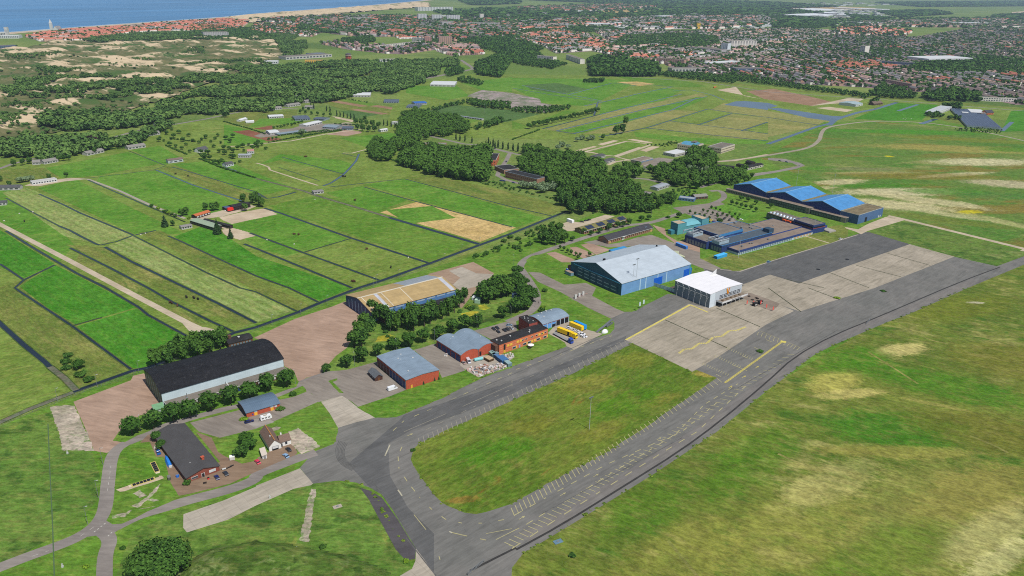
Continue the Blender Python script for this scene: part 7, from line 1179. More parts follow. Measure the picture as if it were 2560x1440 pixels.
# ---------------------------------------------------------------- vehicles and small things
rub=P('rubber',(40,40,42),.9,.05); carglass=P('car_glass',(34,40,48),.1,.05,1,spec=.8)
def paint(n,c): return P(n,c,.3,.03,1,k=1.0,spec=.6)
CARP={}
def car(px,col,cname,label,kind='car',group=None,L=4.3):
    a,b=W(px); r=math.atan2((b-a).y,(b-a).x); t=thing('parked_van' if kind=='van' else 'parked_car',label,kind,(a+b)/2,r,group); k=L/4.3; m=paint('car_paint_'+cname,col)
    if kind=='van':
        prof=[(-3.0,.4),(3.1,.4),(3.15,1.0),(2.5,1.35),(1.75,2.45),(-3.0,2.5)]; MB().prism(prof,-1,1,'y').build('body',m,t); MB().prism([(2.42,1.42),(1.82,2.36),(1.9,2.4),(2.55,1.42)],-.85,.85,'y').build('windscreen',carglass,t); MB().box(1.0,1.8,-1.03,1.03,1.45,2.15).build('side_window',carglass,t); wx=(-1.9,2.0)
    else:
        prof=[(-2.1*k,.3),(2.1*k,.3),(2.15*k,.68),(1.1*k,.92),(-1.95*k,.96),(-2.15*k,.75)]; MB().prism(prof,-.88,.88,'y').build('body',m,t); MB().prism([(-1.85*k,.94),(1.0*k,.9),(.3*k,1.36),(-1.3*k,1.4)],-.8,.8,'y').build('windows',carglass,t); MB().prism([(.3*k,1.37),(-1.3*k,1.41),(-1.25*k,1.5),(.2*k,1.48)],-.74,.74,'y').build('roof',m,t); wx=(-1.3*k,1.35*k)
    for x in wx:
        for y in (-.86,.86): MB().cyl((x,y-.1,.33),(x,y+.1,.33),.33,.33,10).build('wheel',rub,t)
    return t
for px,c,cn,lab in (('h 235,470 h 285,575',(36,84,150),'blue','blue hatchback parked beside the club house hedge'),('h 1330,1010 h 1265,920',(24,34,92),'navy','navy car in front of the club house, left one of two'),('h 1490,940 h 1420,855',(44,46,54),'charcoal','charcoal car in front of the club house, right one of two'),('h 2055,725 h 1985,650',(206,56,84),'red','pinkish red car on the brown forecourt'),('g 1330,1370 g 1250,1290',(30,30,34),'black','black car beside the white cottage garage'),('t13 325,268 t13 275,225',(130,164,196),'silver_blue','silver blue car on the forecourt edge'),('d 1200,645 d 1270,700',(40,42,46),'graphite','black car in the office car park, left front'),('d 1270,620 d 1340,680',(40,42,46),'graphite','black car in the office car park, behind the left pair'),('d 1285,690 d 1365,765',(34,36,40),'graphite2','black car in the office car park, nearest the office'),('d 1420,680 d 1480,720',(40,42,46),'graphite','black car in the office car park, left of the silver pickup'),('d 1480,655 d 1545,700',(52,54,58),'graphite3','black car in the office car park, middle of the right trio'),('d 1560,640 d 1625,685',(160,164,168),'silver','silver car in the office car park beside the wall'),('d 1490,600 d 1600,590',(130,150,170),'steel','grey pickup behind the black cars'),('b 550,320 b 605,300',(40,42,46),'graphite','dark car in the gravel car park, left'),('b 635,340 b 690,320',(40,42,46),'graphite','dark car in the gravel car park, right'),('b 825,318 b 870,325',(226,226,226),'white','white car by the lawn of the terminal'),('b 350,330 b 385,330',(230,200,50),'yellow','yellow car in the gravel car park'),('b 390,355 b 430,345',(60,70,140),'violet','blue violet car in the gravel car park'),('t7 705,960 t7 748,950',(226,226,226),'white','white car at the upper edge of the apron'),('b 1255,1010 b 1325,985',(110,150,190),'pale_blue','pale blue car at the apron edge'),('i 715,340 i 760,335',(40,42,46),'graphite','dark car behind the mossy barrack, left'),('i 765,330 i 810,320',(34,36,40),'graphite2','dark car behind the mossy barrack, middle'),('i 645,355 i 700,360',(70,62,56),'brown','brown car behind the mossy barrack'),('j 410,560 j 430,525',(50,60,80),'slate','dark car on the barrack road'),('j 320,845 j 360,850',(50,60,130),'blue2','blue car beside the barrack lawn, left'),('j 365,850 j 400,856',(50,60,130),'blue2','blue car beside the barrack lawn, right'),('j 515,880 j 555,885',(70,80,130),'blue3','blue car before the willow bushes'),('t7 100,170 t7 135,175',(50,60,70),'slate','dark car on the lane loop, left'),('t7 165,180 t7 205,188',(60,80,120),'blue4','dark blue car on the lane loop, right'),('f 90,660 f 170,720',(150,130,124),'dusty','dusty pickup in the scrap yard')):
    car(px,c,cn,lab)
for i,(px) in enumerate(('e 910,600 e 990,570','e 960,620 e 1060,600','e 1080,680 e 1180,640','e 1190,710 e 1290,690','e 1210,770 e 1310,800','e 1310,760 e 1400,780','e 1290,820 e 1420,880','e 1360,830 e 1460,860')): car(px,(216,216,220),'white2','small white car, %s from the garage between the lorries'%ordn[i],'car','white cars between the lorries',3.9)
car('t9 1325,1030 t9 1400,1005',(226,228,230),'van_white','white delivery van beside the red workshop','van'); car('g 420,790 g 590,745',(28,38,88),'van_navy','dark navy people carrier beside the caravan','car',None,5.0); car('f 260,590 f 330,690',(190,190,196),'van_grey','pale van in the scrap yard','van'); car('t4 2255,672 t4 2270,662',(226,226,226),'white','small white car at the horse farm')
def lorry(px,bc,bn,label,cab=None,box=True,Lt=13.0):
    a,b=W(px); r=math.atan2((b-a).y,(b-a).x); L=(b-a).length; t=thing('articulated_lorry' if cab else 'lorry_trailer',label,'lorry' if cab else 'trailer',(a.x,a.y,0),r); m=P('lorry_paint_'+bn,bc,.5,.05,.4,k=1.0)
    e=L-(3.4 if cab else 0); MB().box(0,e,-1.1,1.1,.75,1.05).build('chassis',dark,t)
    if box: MB().box(.0,e,-1.27,1.27,1.06,3.95).build('box_body',m,t); MB().box(.05,e-.05,-1.2,1.2,3.96,4.02).build('box_roof',m,t)
    else: MB().box(0,e,-1.25,1.25,1.06,1.25).build('flat_bed',P('bed_grey',(150,150,152),.7),t)
    for k in range(3):
        for y in (-1.05,1.05): MB().cyl((1.2+k*1.3,y-.18,.5),(1.2+k*1.3,y+.18,.5),.5,.5,10).build('wheel',rub,t)
    if cab:
        cm=P('cab_paint_'+cab[0],cab[1],.35,.04,.5,k=1.0); MB().prism([(L-2.9,.6),(L,.6),(L,2.1),(L-.35,3.0),(L-.7,3.7),(L-2.7,3.8)],-1.2,1.2,'y').build('cab',cm,t); MB().prism([(L-.02,2.05),(L-.36,2.95),(L-.28,3.0),(L+.06,2.1)],-1.05,1.05,'y').build('windscreen',carglass,t)
        for x in (L-.9,L-4.2):
            for y in (-1.05,1.05): MB().cyl((x,y-.18,.5),(x,y+.18,.5),.5,.5,10).build('wheel',rub,t)
    return t
t=lorry('e 640,700 e 1180,905',(236,196,36),'yellow','yellow articulated lorry with a black patch on its side',('yellow',(238,200,30))); MB().box(9,10.5,-1.31,-1.275,1.2,3.8).build('side_patch',dark,t)
lorry('e 995,540 e 1350,690',(236,196,36),'yellow','yellow box trailer parked beside a blue one'); lorry('e 1120,510 e 1430,655',(40,140,210),'azure','bright blue box trailer half hidden by the yellow one'); lorry('e 520,760 e 1050,1050',(60,80,150),'blue','long flat bed lorry with blue cab',('blue',(52,80,170)),False)
lorry('m 1340,575 m 1455,550',(214,50,40),'scarlet','scarlet box trailer at the horse farm')
# caravan
a,b=W('g 740,735 g 940,680'); t=thing('caravan','white caravan parked in front of the small garage','caravan',(a+b)/2,math.atan2((b-a).y,(b-a).x)); MB().prism([(-3,.5),(3,.5),(3.1,1.6),(2.7,2.6),(-2.6,2.65),(-3.1,1.8)],-1.15,1.15,'y').build('body',paint('caravan_white',(226,226,224)),t)
for x in (-1.9,-.2,1.5): MB().box(x-.5,x+.5,-1.19,-1.14,1.35,1.95).build('window',carglass,t)
MB().box(-4.2,-3,-.08,.08,.4,.5).build('drawbar',steel,t); MB().box(-1.2,.8,-.5,.5,2.62,2.8).build('rooflight',P('amber_plastic',(180,170,150),.4),t)
for y in (-1.05,1.05): MB().cyl((0,y-.1,.35),(0,y+.1,.35),.35,.35,10).build('wheel',rub,t)
# containers and skips
def container(px,w,h,col,cn,label,cat='container',name='shipping_container',d=2.5,ribs=True):
    a,b=W(px); L=(b-a).length; r=math.atan2((b-a).y,(b-a).x); t=thing(name,label,cat,(a.x,a.y,0),r); m=RIB('container_'+cn,col,.6,0,.3,.6,.12,k=1.0); MB().box(0,L,0,d,.12,h).build('body',m,t); MB().box(-.03,L+.03,-.03,d+.03,h,h+.08).build('roof',P('container_roof_'+cn,tuple(min(255,c+26) for c in col),.6,.15,.8,k=1.0),t); MB().box(L-.05,L+.06,.15,d-.15,.2,h-.15).build('door',P('container_door_'+cn,col,.6,.1,k=1.0),t); MB().box(.1,L-.1,.1,d-.1,0,.12).build('skid',dark,t); return t
container('i 2165,730 i 2330,795',0,2.9,(56,116,190),'azure','long blue container behind the silver hangar'); container('b 465,955 b 625,905',0,2.8,(52,152,206),'cyan','bright cyan tarpaulin covered container before the terminal',d=4); container('f 1490,725 f 1720,660',0,2.6,(40,84,130),'dark_blue','dark blue container with black lid in the scrap yard',d=7); container('f 1690,830 f 1840,790',0,2.4,(112,138,140),'grey_green','grey green container at the right end of the scrap yard',d=5); container('f 1150,500 f 1260,470',0,2.6,(100,130,124),'sage','sage green container behind the brown skip, left',d=5); container('f 1290,470 f 1380,430',0,2.6,(96,122,124),'sage2','grey green container behind the brown skip, right',d=6); container('f 1300,560 f 1400,520',0,2.6,(64,96,130),'steel_blue','steel blue container beside the dark blue one',d=5); container('n 1655,585 n 1720,590',0,2.8,(156,186,160),'mint','mint green utility box between the groves',d=6); container('n 1620,545 n 1650,550',0,2.4,(200,206,206),'pale','pale utility box beside the mint one',d=4); container('h 1525,655 h 1615,640',0,1.8,(216,214,206),'cream','white ribbed storage box on the brick forecourt',d=2.2); container('h 430,1015 h 485,1000',0,1.7,(92,90,82),'olive_grey','dark grey box container on the lawn corner',d=2.4); container('i 425,345 i 510,375',0,3,(222,224,226),'white','white box van body in the pale yard','container','box_body',3)
a,b=W('f 500,620 f 790,560'); t=thing('storage_tank','teal cylinder tank lying in the scrap yard','tank',(a.x,a.y,0),math.atan2((b-a).y,(b-a).x)); L=(b-a).length; MB().cyl((0,0,1.2),(L,0,1.2),1.1,1.1,14).build('barrel',P('teal_tank',(120,186,190),.4,k=1.0),t); MB().box(.6,1,-1,1,0,.5).box(L-1,L-.6,-1,1,0,.5).build('cradle',dark,t)
a,b=W('f 1010,660 f 1190,590'); t=thing('skip','brown open skip of rubble in the scrap yard','skip',(a.x,a.y,0),math.atan2((b-a).y,(b-a).x)); L=(b-a).length; MB().prism([(0,0),(4.4,0),(4.9,1.8),(-.5,1.8)],0,L,'x').build('body',P('rust_brown_skip',(92,72,52),.8,.2,.8,k=1.0),t); MB().box(.2,L-.2,-.2,4.6,1.8,2.1).build('load',P('earth_load',(200,176,140),.95,.3,1.5),t)
t=thing('trailer','pale flat trailer behind the blue hatchback','trailer',W('h 215,440')[0],W('h 235,470')[0].angle(W('h 285,575')[0])+1.9); MB().box(-1.4,1.4,-.8,.8,.5,1.1).build('box',P('cream_box',(206,200,180),.7),t); MB().box(1.4,2.3,-.06,.06,.45,.55).build('drawbar',steel,t); MB().cyl((0,-.95,.3),(0,.95,.3),.3,.3,8).build('wheel',rub,t)
# debris heap: nobody could count it
m=MB(); cs=[P('debris_'+n_,c,.8,.15,1,k=1.0) for n_,c in (('white',(206,202,198)),('grey',(146,142,140)),('rust',(150,100,76)),('pink',(190,160,150)),('slate',(92,100,110)),('tan',(170,142,110)))]
for x,y in scatter('f 260,850 620,800 900,740 1250,700 1450,720 1660,820 1500,900 1250,970 900,1090 680,1180 560,1090 260,940',1.15,seed=31):
    if R.random()<.72: w_,d_,h_=R.uniform(.3,1.3),R.uniform(.3,.9),R.uniform(.2,1.3); n=len(m.v); q=MB().box(-w_,w_,-d_*.6,d_*.6,0,h_); a=R.random()*3; c_,s_=math.cos(a),math.sin(a); m.v+=[(x+u*c_-v*s_,y+u*s_+v*c_,z) for u,v,z in q.v]; m.f+=[tuple(k+n for k in f) for f in q.f]; m.m+=[R.choice((0,0,0,1,1,2,3,3,4,5))]*6
for x,y in list(scatter('d 1400,1190 1580,1140 1660,1220 1520,1270 1440,1230',1.3,seed=32))+list(scatter('d 230,1190 290,1150 340,1200 290,1230',1.0,seed=33)): n=len(m.v); q=MB().box(x-.5,x+.5,y-.4,y+.4,0,R.uniform(.4,.9)); m.v+=q.v; m.f+=[tuple(k+n for k in f) for f in q.f]; m.m+=[R.choice((0,0,1,5))]*6
tag(m.build('scrap_heap',cs),'heap of stone slabs, crates and scrap beside the vaulted workshop',None,None,'stuff')
# solar racks, tarpaulin boat and bins at the club house
def rack(px,n,label,d=2.0):
    a,b=W(px); L=(b-a).length; t=thing('solar_rack',label,'solar panel',(a.x,a.y,0),math.atan2((b-a).y,(b-a).x)); MB().box(-.5,L+.5,-.25,d+.25,.1,.32).build('frame',P('yellow_frame',(206,190,110),.6,.05),t); MB().box(-1.6,-.5,0,d,.1,.3).build('end_board',sandm if 0 else P('pale_board',(226,210,180),.8),t)
    for k in range(n): MB().box(k*L/n+.12,(k+1)*L/n-.12,.05,d-.05,.33,.42).build('panel',P('black_panel',(34,34,40),.2,.1,spec=.6),t)
rack('h 275,840 h 195,680',5,'short yellow framed rack of solar panels beside the brick yard'); rack('t12 1330,548 t12 1545,478',6,'long yellow framed rack of solar panels beside the path')
a,b=W('h 390,600 h 470,770'); t=thing('covered_boat','long boat under a bright blue tarpaulin beside the club house','boat',(a+b)/2,math.atan2((b-a).y,(b-a).x)); L=(b-a).length/2
MB().loft([[(-L,-.3,.9),(-L,.3,.9),(-L,.2,1.3),(-L,-.2,1.3)],[(-L*.4,-1.1,.3),(-L*.4,1.1,.3),(-L*.4,.5,2.0),(-L*.4,-.5,2.0)],[(L*.5,-1.2,.3),(L*.5,1.2,.3),(L*.5,.6,1.9),(L*.5,-.6,1.9)],[(L,-.9,.4),(L,.9,.4),(L,.5,1.5),(L,-.5,1.5)]]).build('tarpaulin',P('blue_tarpaulin',(40,120,206),.6,.2,1.5,k=1.0),t); MB().box(L,L+1.1,-.7,.7,.3,1.2).build('transom',whitew,t); MB().box(-L*.6,L*.6,-.6,.6,0,.34).build('cradle',dark,t)
t=thing('water_butt','round blue barrel on the brick yard','barrel',W('h 598,945')[0]); MB().cyl((0,0,0),(0,0,1.3),.75,.75,12).build('drum',P('blue_plastic',(40,110,200),.4,k=1.0),t); MB().cyl((0,0,1.3),(0,0,1.4),.5,.5,12).build('lid',steel,t)
t=thing('hand_cart','black handled hand cart with white tray by the bicycles','cart',W('h 1425,815')[0],.5); MB().box(-.9,.9,-.5,.5,.5,.75).build('tray',whitew,t); MB().cyl((0,-.6,.3),(0,.6,.3),.3,.3,10).build('wheel',rub,t); MB().box(-1.5,-.9,-.05,.05,.6,.7).build('handle',dark,t)
t=thing('red_bin','small red bin beside the club house door','bin',W('h 1148,985')[0]); MB().cyl((0,0,0),(0,0,1.1),.5,.55,10).build('body',P('red_plastic',(220,60,60),.5,k=1.0),t); MB().cyl((0,0,1.1),(0,0,1.2),.56,.4,10).build('lid',dark,t)
t=thing('garden_bench','dark garden bench beside the flag post','bench',W('h 1085,1065')[0],.4); MB().box(-.8,.8,-.25,.25,.4,.5).build('seat',tk,t); MB().box(-.8,.8,.2,.28,.5,1).build('backrest',tk,t)
for x in (-.7,.62): MB().box(x,x+.08,-.25,.25,0,.4).build('leg',tk,t)
def bike(): 
    t=thing('parked_bicycle','dark bicycle leaning in the row on the forecourt','bicycle',(0,0,0),0,'bicycles on the forecourt')
    for x in (-.55,.55):
        m=MB(); k=10
        m.loft([[(x+.36*math.cos(6.283*i/k),y_,.36+.36*math.sin(6.283*i/k)) for i in range(k)] for y_ in (-.04,.04)]); m.build('wheel',rub,t)
    MB().cyl((-.55,0,.36),(-.1,0,.8),.03).cyl((-.1,0,.8),(.4,0,.8),.03).cyl((.4,0,.8),(.55,0,.36),.03).cyl((-.1,0,.8),(.05,0,.35),.03).build('frame',dark,t); MB().box(-.25,.0,-.08,.08,.92,1).build('saddle',rub,t); MB().box(.38,.44,-.28,.28,1,1.06).build('handlebar',steel,t); return t
b0=bike()
for i,px in enumerate(PX('h 1480,800 h 1500,790 h 1530,775 h 1545,768 h 1560,762 h 1575,755')): t=b0 if i==0 else copytree(b0); t.location=G(*px); t.rotation_euler=(0,0,1.2+R.uniform(-.2,.2))
# garden umbrella and table
t=thing('parasol','white round parasol over a table on the office lawn','parasol',W('d 1975,1030')[0]); MB().cyl((0,0,0),(0,0,2.3),.05,.05,6).build('pole',steel,t); MB().cyl((0,0,2.0),(0,0,2.8),2.2,.1,10).build('canopy',P('white_canvas',(228,226,222),.8,.04,k=1.0),t); t=thing('garden_table','brown picnic table beside the white parasol','table',W('d 1945,1050')[0],.5); MB().box(-.9,.9,-.4,.4,.7,.78).build('table_top',tk,t); MB().box(-.9,.9,-.9,-.6,.42,.48).box(-.9,.9,.6,.9,.42,.48).build('bench_seat',tk,t); MB().box(-.7,-.6,-.8,.8,0,.7).box(.6,.7,-.8,.8,0,.7).build('leg',tk,t)
# conveyor and dome tent
a,b=W('e 1760,720 e 2200,440'); t=thing('baggage_conveyor','long grey loading stairs and conveyor beside the lorry yard','conveyor',(a.x,a.y,0),math.atan2((b-a).y,(b-a).x)); L=(b-a).length; MB().prism([(0,.3),(L,2.6),(L,3),(0,.7)],-.8,.8,'y').build('ramp',P('dull_grey_metal',(104,108,112),.5,k=1.0),t); MB().box(L*.55,L*.95,-1.4,-.9,.4,1.8).build('carriage',P('dull_grey_metal',(104,108,112)),t); MB().box(L*.2,L,.9,1.1,.9,1.2).build('hand_rail',steel,t)
for x in (L*.2,L*.8):
    for y in (-.8,.8): MB().cyl((x,y-.12,.3),(x,y+.12,.3),.3,.3,8).build('wheel',rub,t)
t=thing('dome_tent','white rounded tent at the corner of the lorry yard','tent',W('e 1990,715')[0],.5); m=MB(); m.ball((0,0,0.1),2.6,1.7,2.5,12,7); m.build('cover',P('white_tent',(230,230,230),.7,.03,k=1.0),t,smooth=True); MB().box(2.1,2.65,-.5,.5,0,1.5).build('flap',P('grey_flap',(150,156,160),.7),t)
# white pylons at the crossing
for i,p in enumerate(PX('t10 635,108 t10 672,92 t10 710,78')):
    t=thing('ticket_pylon','white ticket pylon at the crossing, %s one'%('lowest','middle','highest')[i],'pylon',G(*p),.6); MB().box(-.9,.9,-.35,.35,.25,3.4).build('panel',whitew,t); MB().box(-1.1,1.1,-.6,.6,0,.25).build('base',P('concrete_base',(150,144,136),.9),t); MB().box(.9,4.6,-.05,.05,1,1.12).build('barrier_arm',P('red_white_arm',(214,150,140),.6),t)
for i,p in enumerate(PX('t10 520,50 t10 560,30 t10 600,60 t10 640,130')):
    t=thing('kerb_island','long pale kerb island in the paved crossing','kerb',G(*p),-.75,'kerb islands of the crossing'); MB().box(-8,8,-.4,.4,0,.14).build('kerb',conc2,t); MB().box(-7.6,7.6,-.25,.25,.14,.19).build('infill',grey,t)
# banner flags
for i,(p,q) in enumerate((('t10 1265,240','left'),('t10 1303,218','right'))):
    t=thing('banner_flag','tall pale banner flag on the lawn corner, %s one'%q,'flag',W(p)[0],.5); MB().cyl((0,0,0),(0,0,8),.07,.05,6).build('pole',steel,t); MB().box(.1,1.5,-.03,.03,4.6,7.9).build('banner',P('pale_banner',(186,206,206),.7,.05,k=1.0),t)
for i,p in enumerate(PX('a 1805,985 a 1935,990 a 2080,985 a 2195,1060 a 2325,1110')):
    t=thing('red_beach_flag','coral beach flag on the terrace, %s from the foyer'%ordn[i],'flag',G(*p),.3); MB().cyl((0,0,0),(0,0,4.4),.05,.03,6).build('pole',steel,t); MB().prism([(.05,1.0),(.9,1.2),(.9,3.4),(.05,4.3)],-.03,.03,'y').build('banner',P('coral_banner',(226,88,76),.7,.05,k=1.0),t)
# terrace furniture by the foyer
sheet('terrace','a 1720,760 1880,740 2200,850 2480,960 2330,1110 2000,1000 1750,850',PAVE('terrace_deck',(140,126,112),(150,136,122),(110,98,86)),'dark decked terrace beside the foyer')
for i,(x,y) in enumerate(scatter('a 1740,790 1880,750 2180,860 2100,960 1900,900',4.2,seed=41)):
    if i<22: t=thing('terrace_set','brown picnic set on the foyer terrace','table',(x,y,0),.5,'picnic sets on the foyer terrace'); MB().box(-.9,.9,-.4,.4,.7,.8).build('table_top',tk,t); MB().box(-.9,.9,-.95,-.65,.4,.48).box(-.9,.9,.65,.95,.4,.48).build('bench_seat',tk,t); MB().box(-.7,-.6,-.9,.9,0,.7).box(.6,.7,-.9,.9,0,.7).build('leg',tk,t)
for p,lab in (('a 1975,1000','black bar kiosk on the terrace, left one'),('a 2080,960','black bar kiosk on the terrace, right one')): t=thing('bar_kiosk',lab,'kiosk',W(p)[0],.5); MB().box(-1.5,1.5,-1.2,1.2,0,2.6).build('cabin',tk,t); MB().box(-1.8,1.8,-1.5,1.5,2.6,2.8).build('roof',felt,t); MB().box(-1,1,-1.26,-1.2,1,2).build('hatch',lgw,t)
# aircraft behind the silver hangar
o=W('i 2160,930')[0]; t=thing('grey_green_aircraft','pale grey green propeller aircraft whose wing shows behind the silver hangar','aircraft',o,-.2); am=P('pale_olive_paint',(176,180,150),.5,.06,k=1.0); MB().loft([[(x,r_*math.cos(6.283*i/10),2.4+u+r_*math.sin(6.283*i/10)) for i in range(10)] for x,r_,u in ((-9,.25,.6),(-5,.8,.2),(0,1.25,0),(5,1.2,-.1),(7.6,.7,-.3),(8.6,.15,-.4))]).build('fuselage',am,t,smooth=True); MB().prism([(-1,1.9),(3.2,1.9),(3,2.2),(-1,2.15)],-14,14,'y').build('wing',am,t); MB().prism([(-9,3),(-7,3),(-8.4,5.6),(-9.2,5.6)],-.12,.12,'y').build('tail_fin',am,t); MB().prism([(-9.2,3),(-7.6,3),(-7.6,3.15),(-9.2,3.15)],-4,4,'y').build('tailplane',am,t)
for y in (-4,4): MB().cyl((1,y,2),(5.4,y,2),.75,.6,10).build('engine',am,t); MB().box(5.42,5.5,y-1.7,y+1.7,1.9,2.1).build('propeller',dark,t); MB().cyl((2.5,y-.2,.6),(2.5,y+.2,.6),.6,.6,10).cyl((2.5,y,.6),(2.5,y,2),.1,.1,6).build('landing_gear',rub,t)
# lamp posts
def lamp():
    t=thing('lamp_post','slim grey lamp post','lamp post',(0,0,0),0); MB().cyl((0,0,0),(0,0,9.2),.11,.07,7).build('pole',steel,t); MB().box(-.06,1.1,-.06,.06,9.15,9.28).build('arm',steel,t); MB().box(.5,1.35,-.16,.16,9.05,9.2).build('lamp_head',whitew,t); MB().cyl((0,0,0),(0,0,.5),.2,.2,7).build('base',steel,t); return t
l0=lamp(); first=[True]
def lamps(s,group,labels,h=9.4,rz=2.0):
    ps=PX(s)
    for i,p in enumerate(ps):
        t=l0 if first[0] else copytree(l0); first[0]=False; t.location=G(*p); t.rotation_euler=(0,0,rz); t.scale=(1,1,h/9.3); t['label']=labels[i] if isinstance(labels,list) else labels; t['group']=group
lamps('t12 878,922 984,657 1030,325','lamp posts by the left road',['lamp post beside the left road, nearest the junction','lamp post beside the left road, middle one','lamp post beside the left road, at the brick yard corner'],9.6,.3)
lamps('t8 1412,1430 1972,1295 2505,1095 t9 395,960','lamp posts before the black roofed hangar',['lamp post before the black roofed hangar, left one','lamp post before the black roofed hangar, second one','lamp post behind the small metal roofed garage','lamp post at the corner of the wide brick yard'])
lamps('t9 988,780 1405,640 1788,545 2210,410 d 1580,450 d 2060,215','lamp posts along the workshop road',['lamp post along the workshop road, %s from the left'%ordn[i] for i in range(6)])
lamps('t8 578,1130 1390,850 975,990 t9 163,375 448,265 713,175 t5 1176,1435 1207,1405 1432,1350 1655,1250 1880,1185 2060,1090 2233,1020 2460,950 2555,905','lamp posts along the perimeter fence','slim lamp post along the perimeter fence',8.2,.6)
lamps('t6 188,1100 18,1210 435,1025 678,965 955,880 1390,760 1592,702 1792,652 1982,605','lamp posts along the barrack road','slim lamp post along the winding barrack road')
def mast(p,h,label):
    t=thing('floodlight_mast',label,'light mast',W(p)[0],.7); MB().cyl((0,0,0),(0,0,h),.16,.1,8).build('pole',P('pale_mast_grey',(196,200,202),.5),t); MB().box(-1.4,1.4,-.08,.08,h-.1,h+.1).build('cross_arm',steel,t)
    for x in (-1.2,-.4,.4,1.2): MB().box(x-.28,x+.28,-.3,.3,h+.1,h+.55).build('floodlight',steel,t)
mast('F 1473,1074',19.5,'tall thin light mast standing alone on the infield'); mast('i 1475,1440',21,'light mast before the silver hangar, shorter looking one'); mast('i 1525,1445',26,'light mast before the silver hangar, taller one'); mast('t7 280,430',26,'light mast behind the blue hangars, left one'); mast('t7 640,508',24,'light mast behind the blue hangars, right one'); mast('b 805,935',20,'light mast at the corner of the blue terminal'); mast('b 2005,540',14,'light mast before the navy control wing')
for i,p in enumerate(PX('t1 1990,1080 2120,1050 2255,1060 2370,1080 1840,1120 1740,1100 1970,1140 2285,1130')): 
    t=thing('pitch_floodlight','thin floodlight pole round the sports pitch','light mast',G(*p),0,'floodlight poles round the sports pitch'); MB().cyl((0,0,0),(0,0,16),.14,.1,6).build('pole',steel,t); MB().box(-.8,.8,-.2,.2,15.6,16.2).build('lamp_head',steel,t)
# perimeter fence
fp_=W('t8 -200,1430 0,1355 300,1225 730,1060 820,1025 1180,915 1330,845 1480,812 t9 0,405 420,255 640,165 t5 1030,1450 1260,1385 1740,1205 2240,1025 2560,905 t6 0,905 380,750 560,680'); t=thing('perimeter_fence','long thin wire fence on pale posts beside the perimeter ditch','fence',fp_[0]); m=MB(); n=0
for a,b in zip(fp_,fp_[1:]):
    k=max(1,int((b-a).length/9)); u=(b-a).normalized(); q=Vector((-u.y,u.x,0))*-3.2
    for i in range(k):
        p=a.lerp(b,i/k)+q-fp_[0]
        if n<98: MB().cyl((p.x,p.y,0),(p.x,p.y,2.3),.07,.07,5).build('post',steel,t); n+=1
    for z in (.4,1.1,1.8,2.25): p,p2=a+q-fp_[0],b+q-fp_[0]; m.cyl((p.x,p.y,z),(p2.x,p2.y,z),.025,.025,4)
m.build('wire',steel,t)
strip('path','F 120,1060 125,1180 131,1300 136,1440',.5,P('wire_line_strip',(86,110,74),.9),'thin wire line across the rank grass')  # flat ground strip standing in for a thin fence wire line
# animals in the meadows: one continuous body with legs, neck and head grown from a skeleton
def beast(nm,col,cn,s):
    V=[(-.75,0,1.0),(0,0,1.02),(.7,0,1.08),(1.05,0,1.35),(1.4,0,1.3),(-.72,.22,.5),(-.7,.22,.02),(-.72,-.22,.5),(-.7,-.22,.02),(.65,.22,.5),(.65,.22,.02),(.65,-.22,.5),(.65,-.22,.02),(-1.0,0,.6)]; E_=[(0,1),(1,2),(2,3),(3,4),(0,5),(5,6),(0,7),(7,8),(2,9),(9,10),(2,11),(11,12),(0,13)]; rr=[.34,.4,.33,.2,.15,.12,.06,.12,.06,.11,.06,.11,.06,.04]
    me=bpy.data.meshes.new(nm); me.from_pydata([tuple(c*s for c in v) for v in V],E_,[]); o=bpy.data.objects.new(nm,me); COL.objects.link(o); md=o.modifiers.new('skin','SKIN'); sv=me.skin_vertices[0] if me.skin_vertices else None
    if sv is None:
        me.attributes.new('skin','FLOAT_VECTOR','POINT')
    bm=bmesh.new(); bm.from_mesh(me); ly=bm.verts.layers.skin.verify()
    for i,v in enumerate(bm.verts): v[ly].radius=(rr[i]*s,rr[i]*s); v[ly].use_root=(i==1)
    bm.to_mesh(me); bm.free(); dg=bpy.context.evaluated_depsgraph_get(); bpy.context.view_layer.update(); me2=bpy.data.meshes.new_from_object(o.evaluated_get(dg)); me2.materials.clear(); me2.materials.append(P('hide_'+cn,col,.9,.2,1.5,k=1.0)); bpy.data.objects.remove(o); return me2
cow=beast('cow',(84,56,40),'brown',1.25); cowb=beast('cow',(40,36,34),'black',1.25); shp=beast('sheep',(214,208,196),'fleece',.75)
def herd(name,me,s,label,cat,group):
    for p in PX(s): o=bpy.data.objects.new(name,me); COL.objects.link(o); o.location=G(*p); o.rotation_euler=(0,0,R.uniform(0,6.28)); tag(o,label,cat,group)
herd('cow',cow,'t8 1700,152 1718,160 1777,184 t5 385,908 427,912 968,1382 985,1382 985,568 995,566 490,132 502,131 1110,1056 l 1080,920 1100,920 905,432 915,432','brown cow grazing in the ditch meadows','cow','brown cows in the ditch meadows'); herd('cow',cowb,'t8 1867,100 1940,108 1980,118 t4 245,780 1755,305 1885,328 t5 872,326 892,332 l 1585,1190 1620,1187 t2 1165,760 1010,862 t5 1350,1240','black cow standing in the ditch meadows','cow','black cows in the ditch meadows')
herd('sheep',shp,'t4 195,702 40,774 330,685 1410,912 1455,900 t5 110,965 382,1008 1523,1143 590,560 t3 1350,1190 1370,1200 1400,1195 1430,1190 1380,1185 t2 1160,900 1000,935 780,940 1320,770 t2 1340,1180','white sheep in the green meadows','sheep','white sheep in the green meadows')
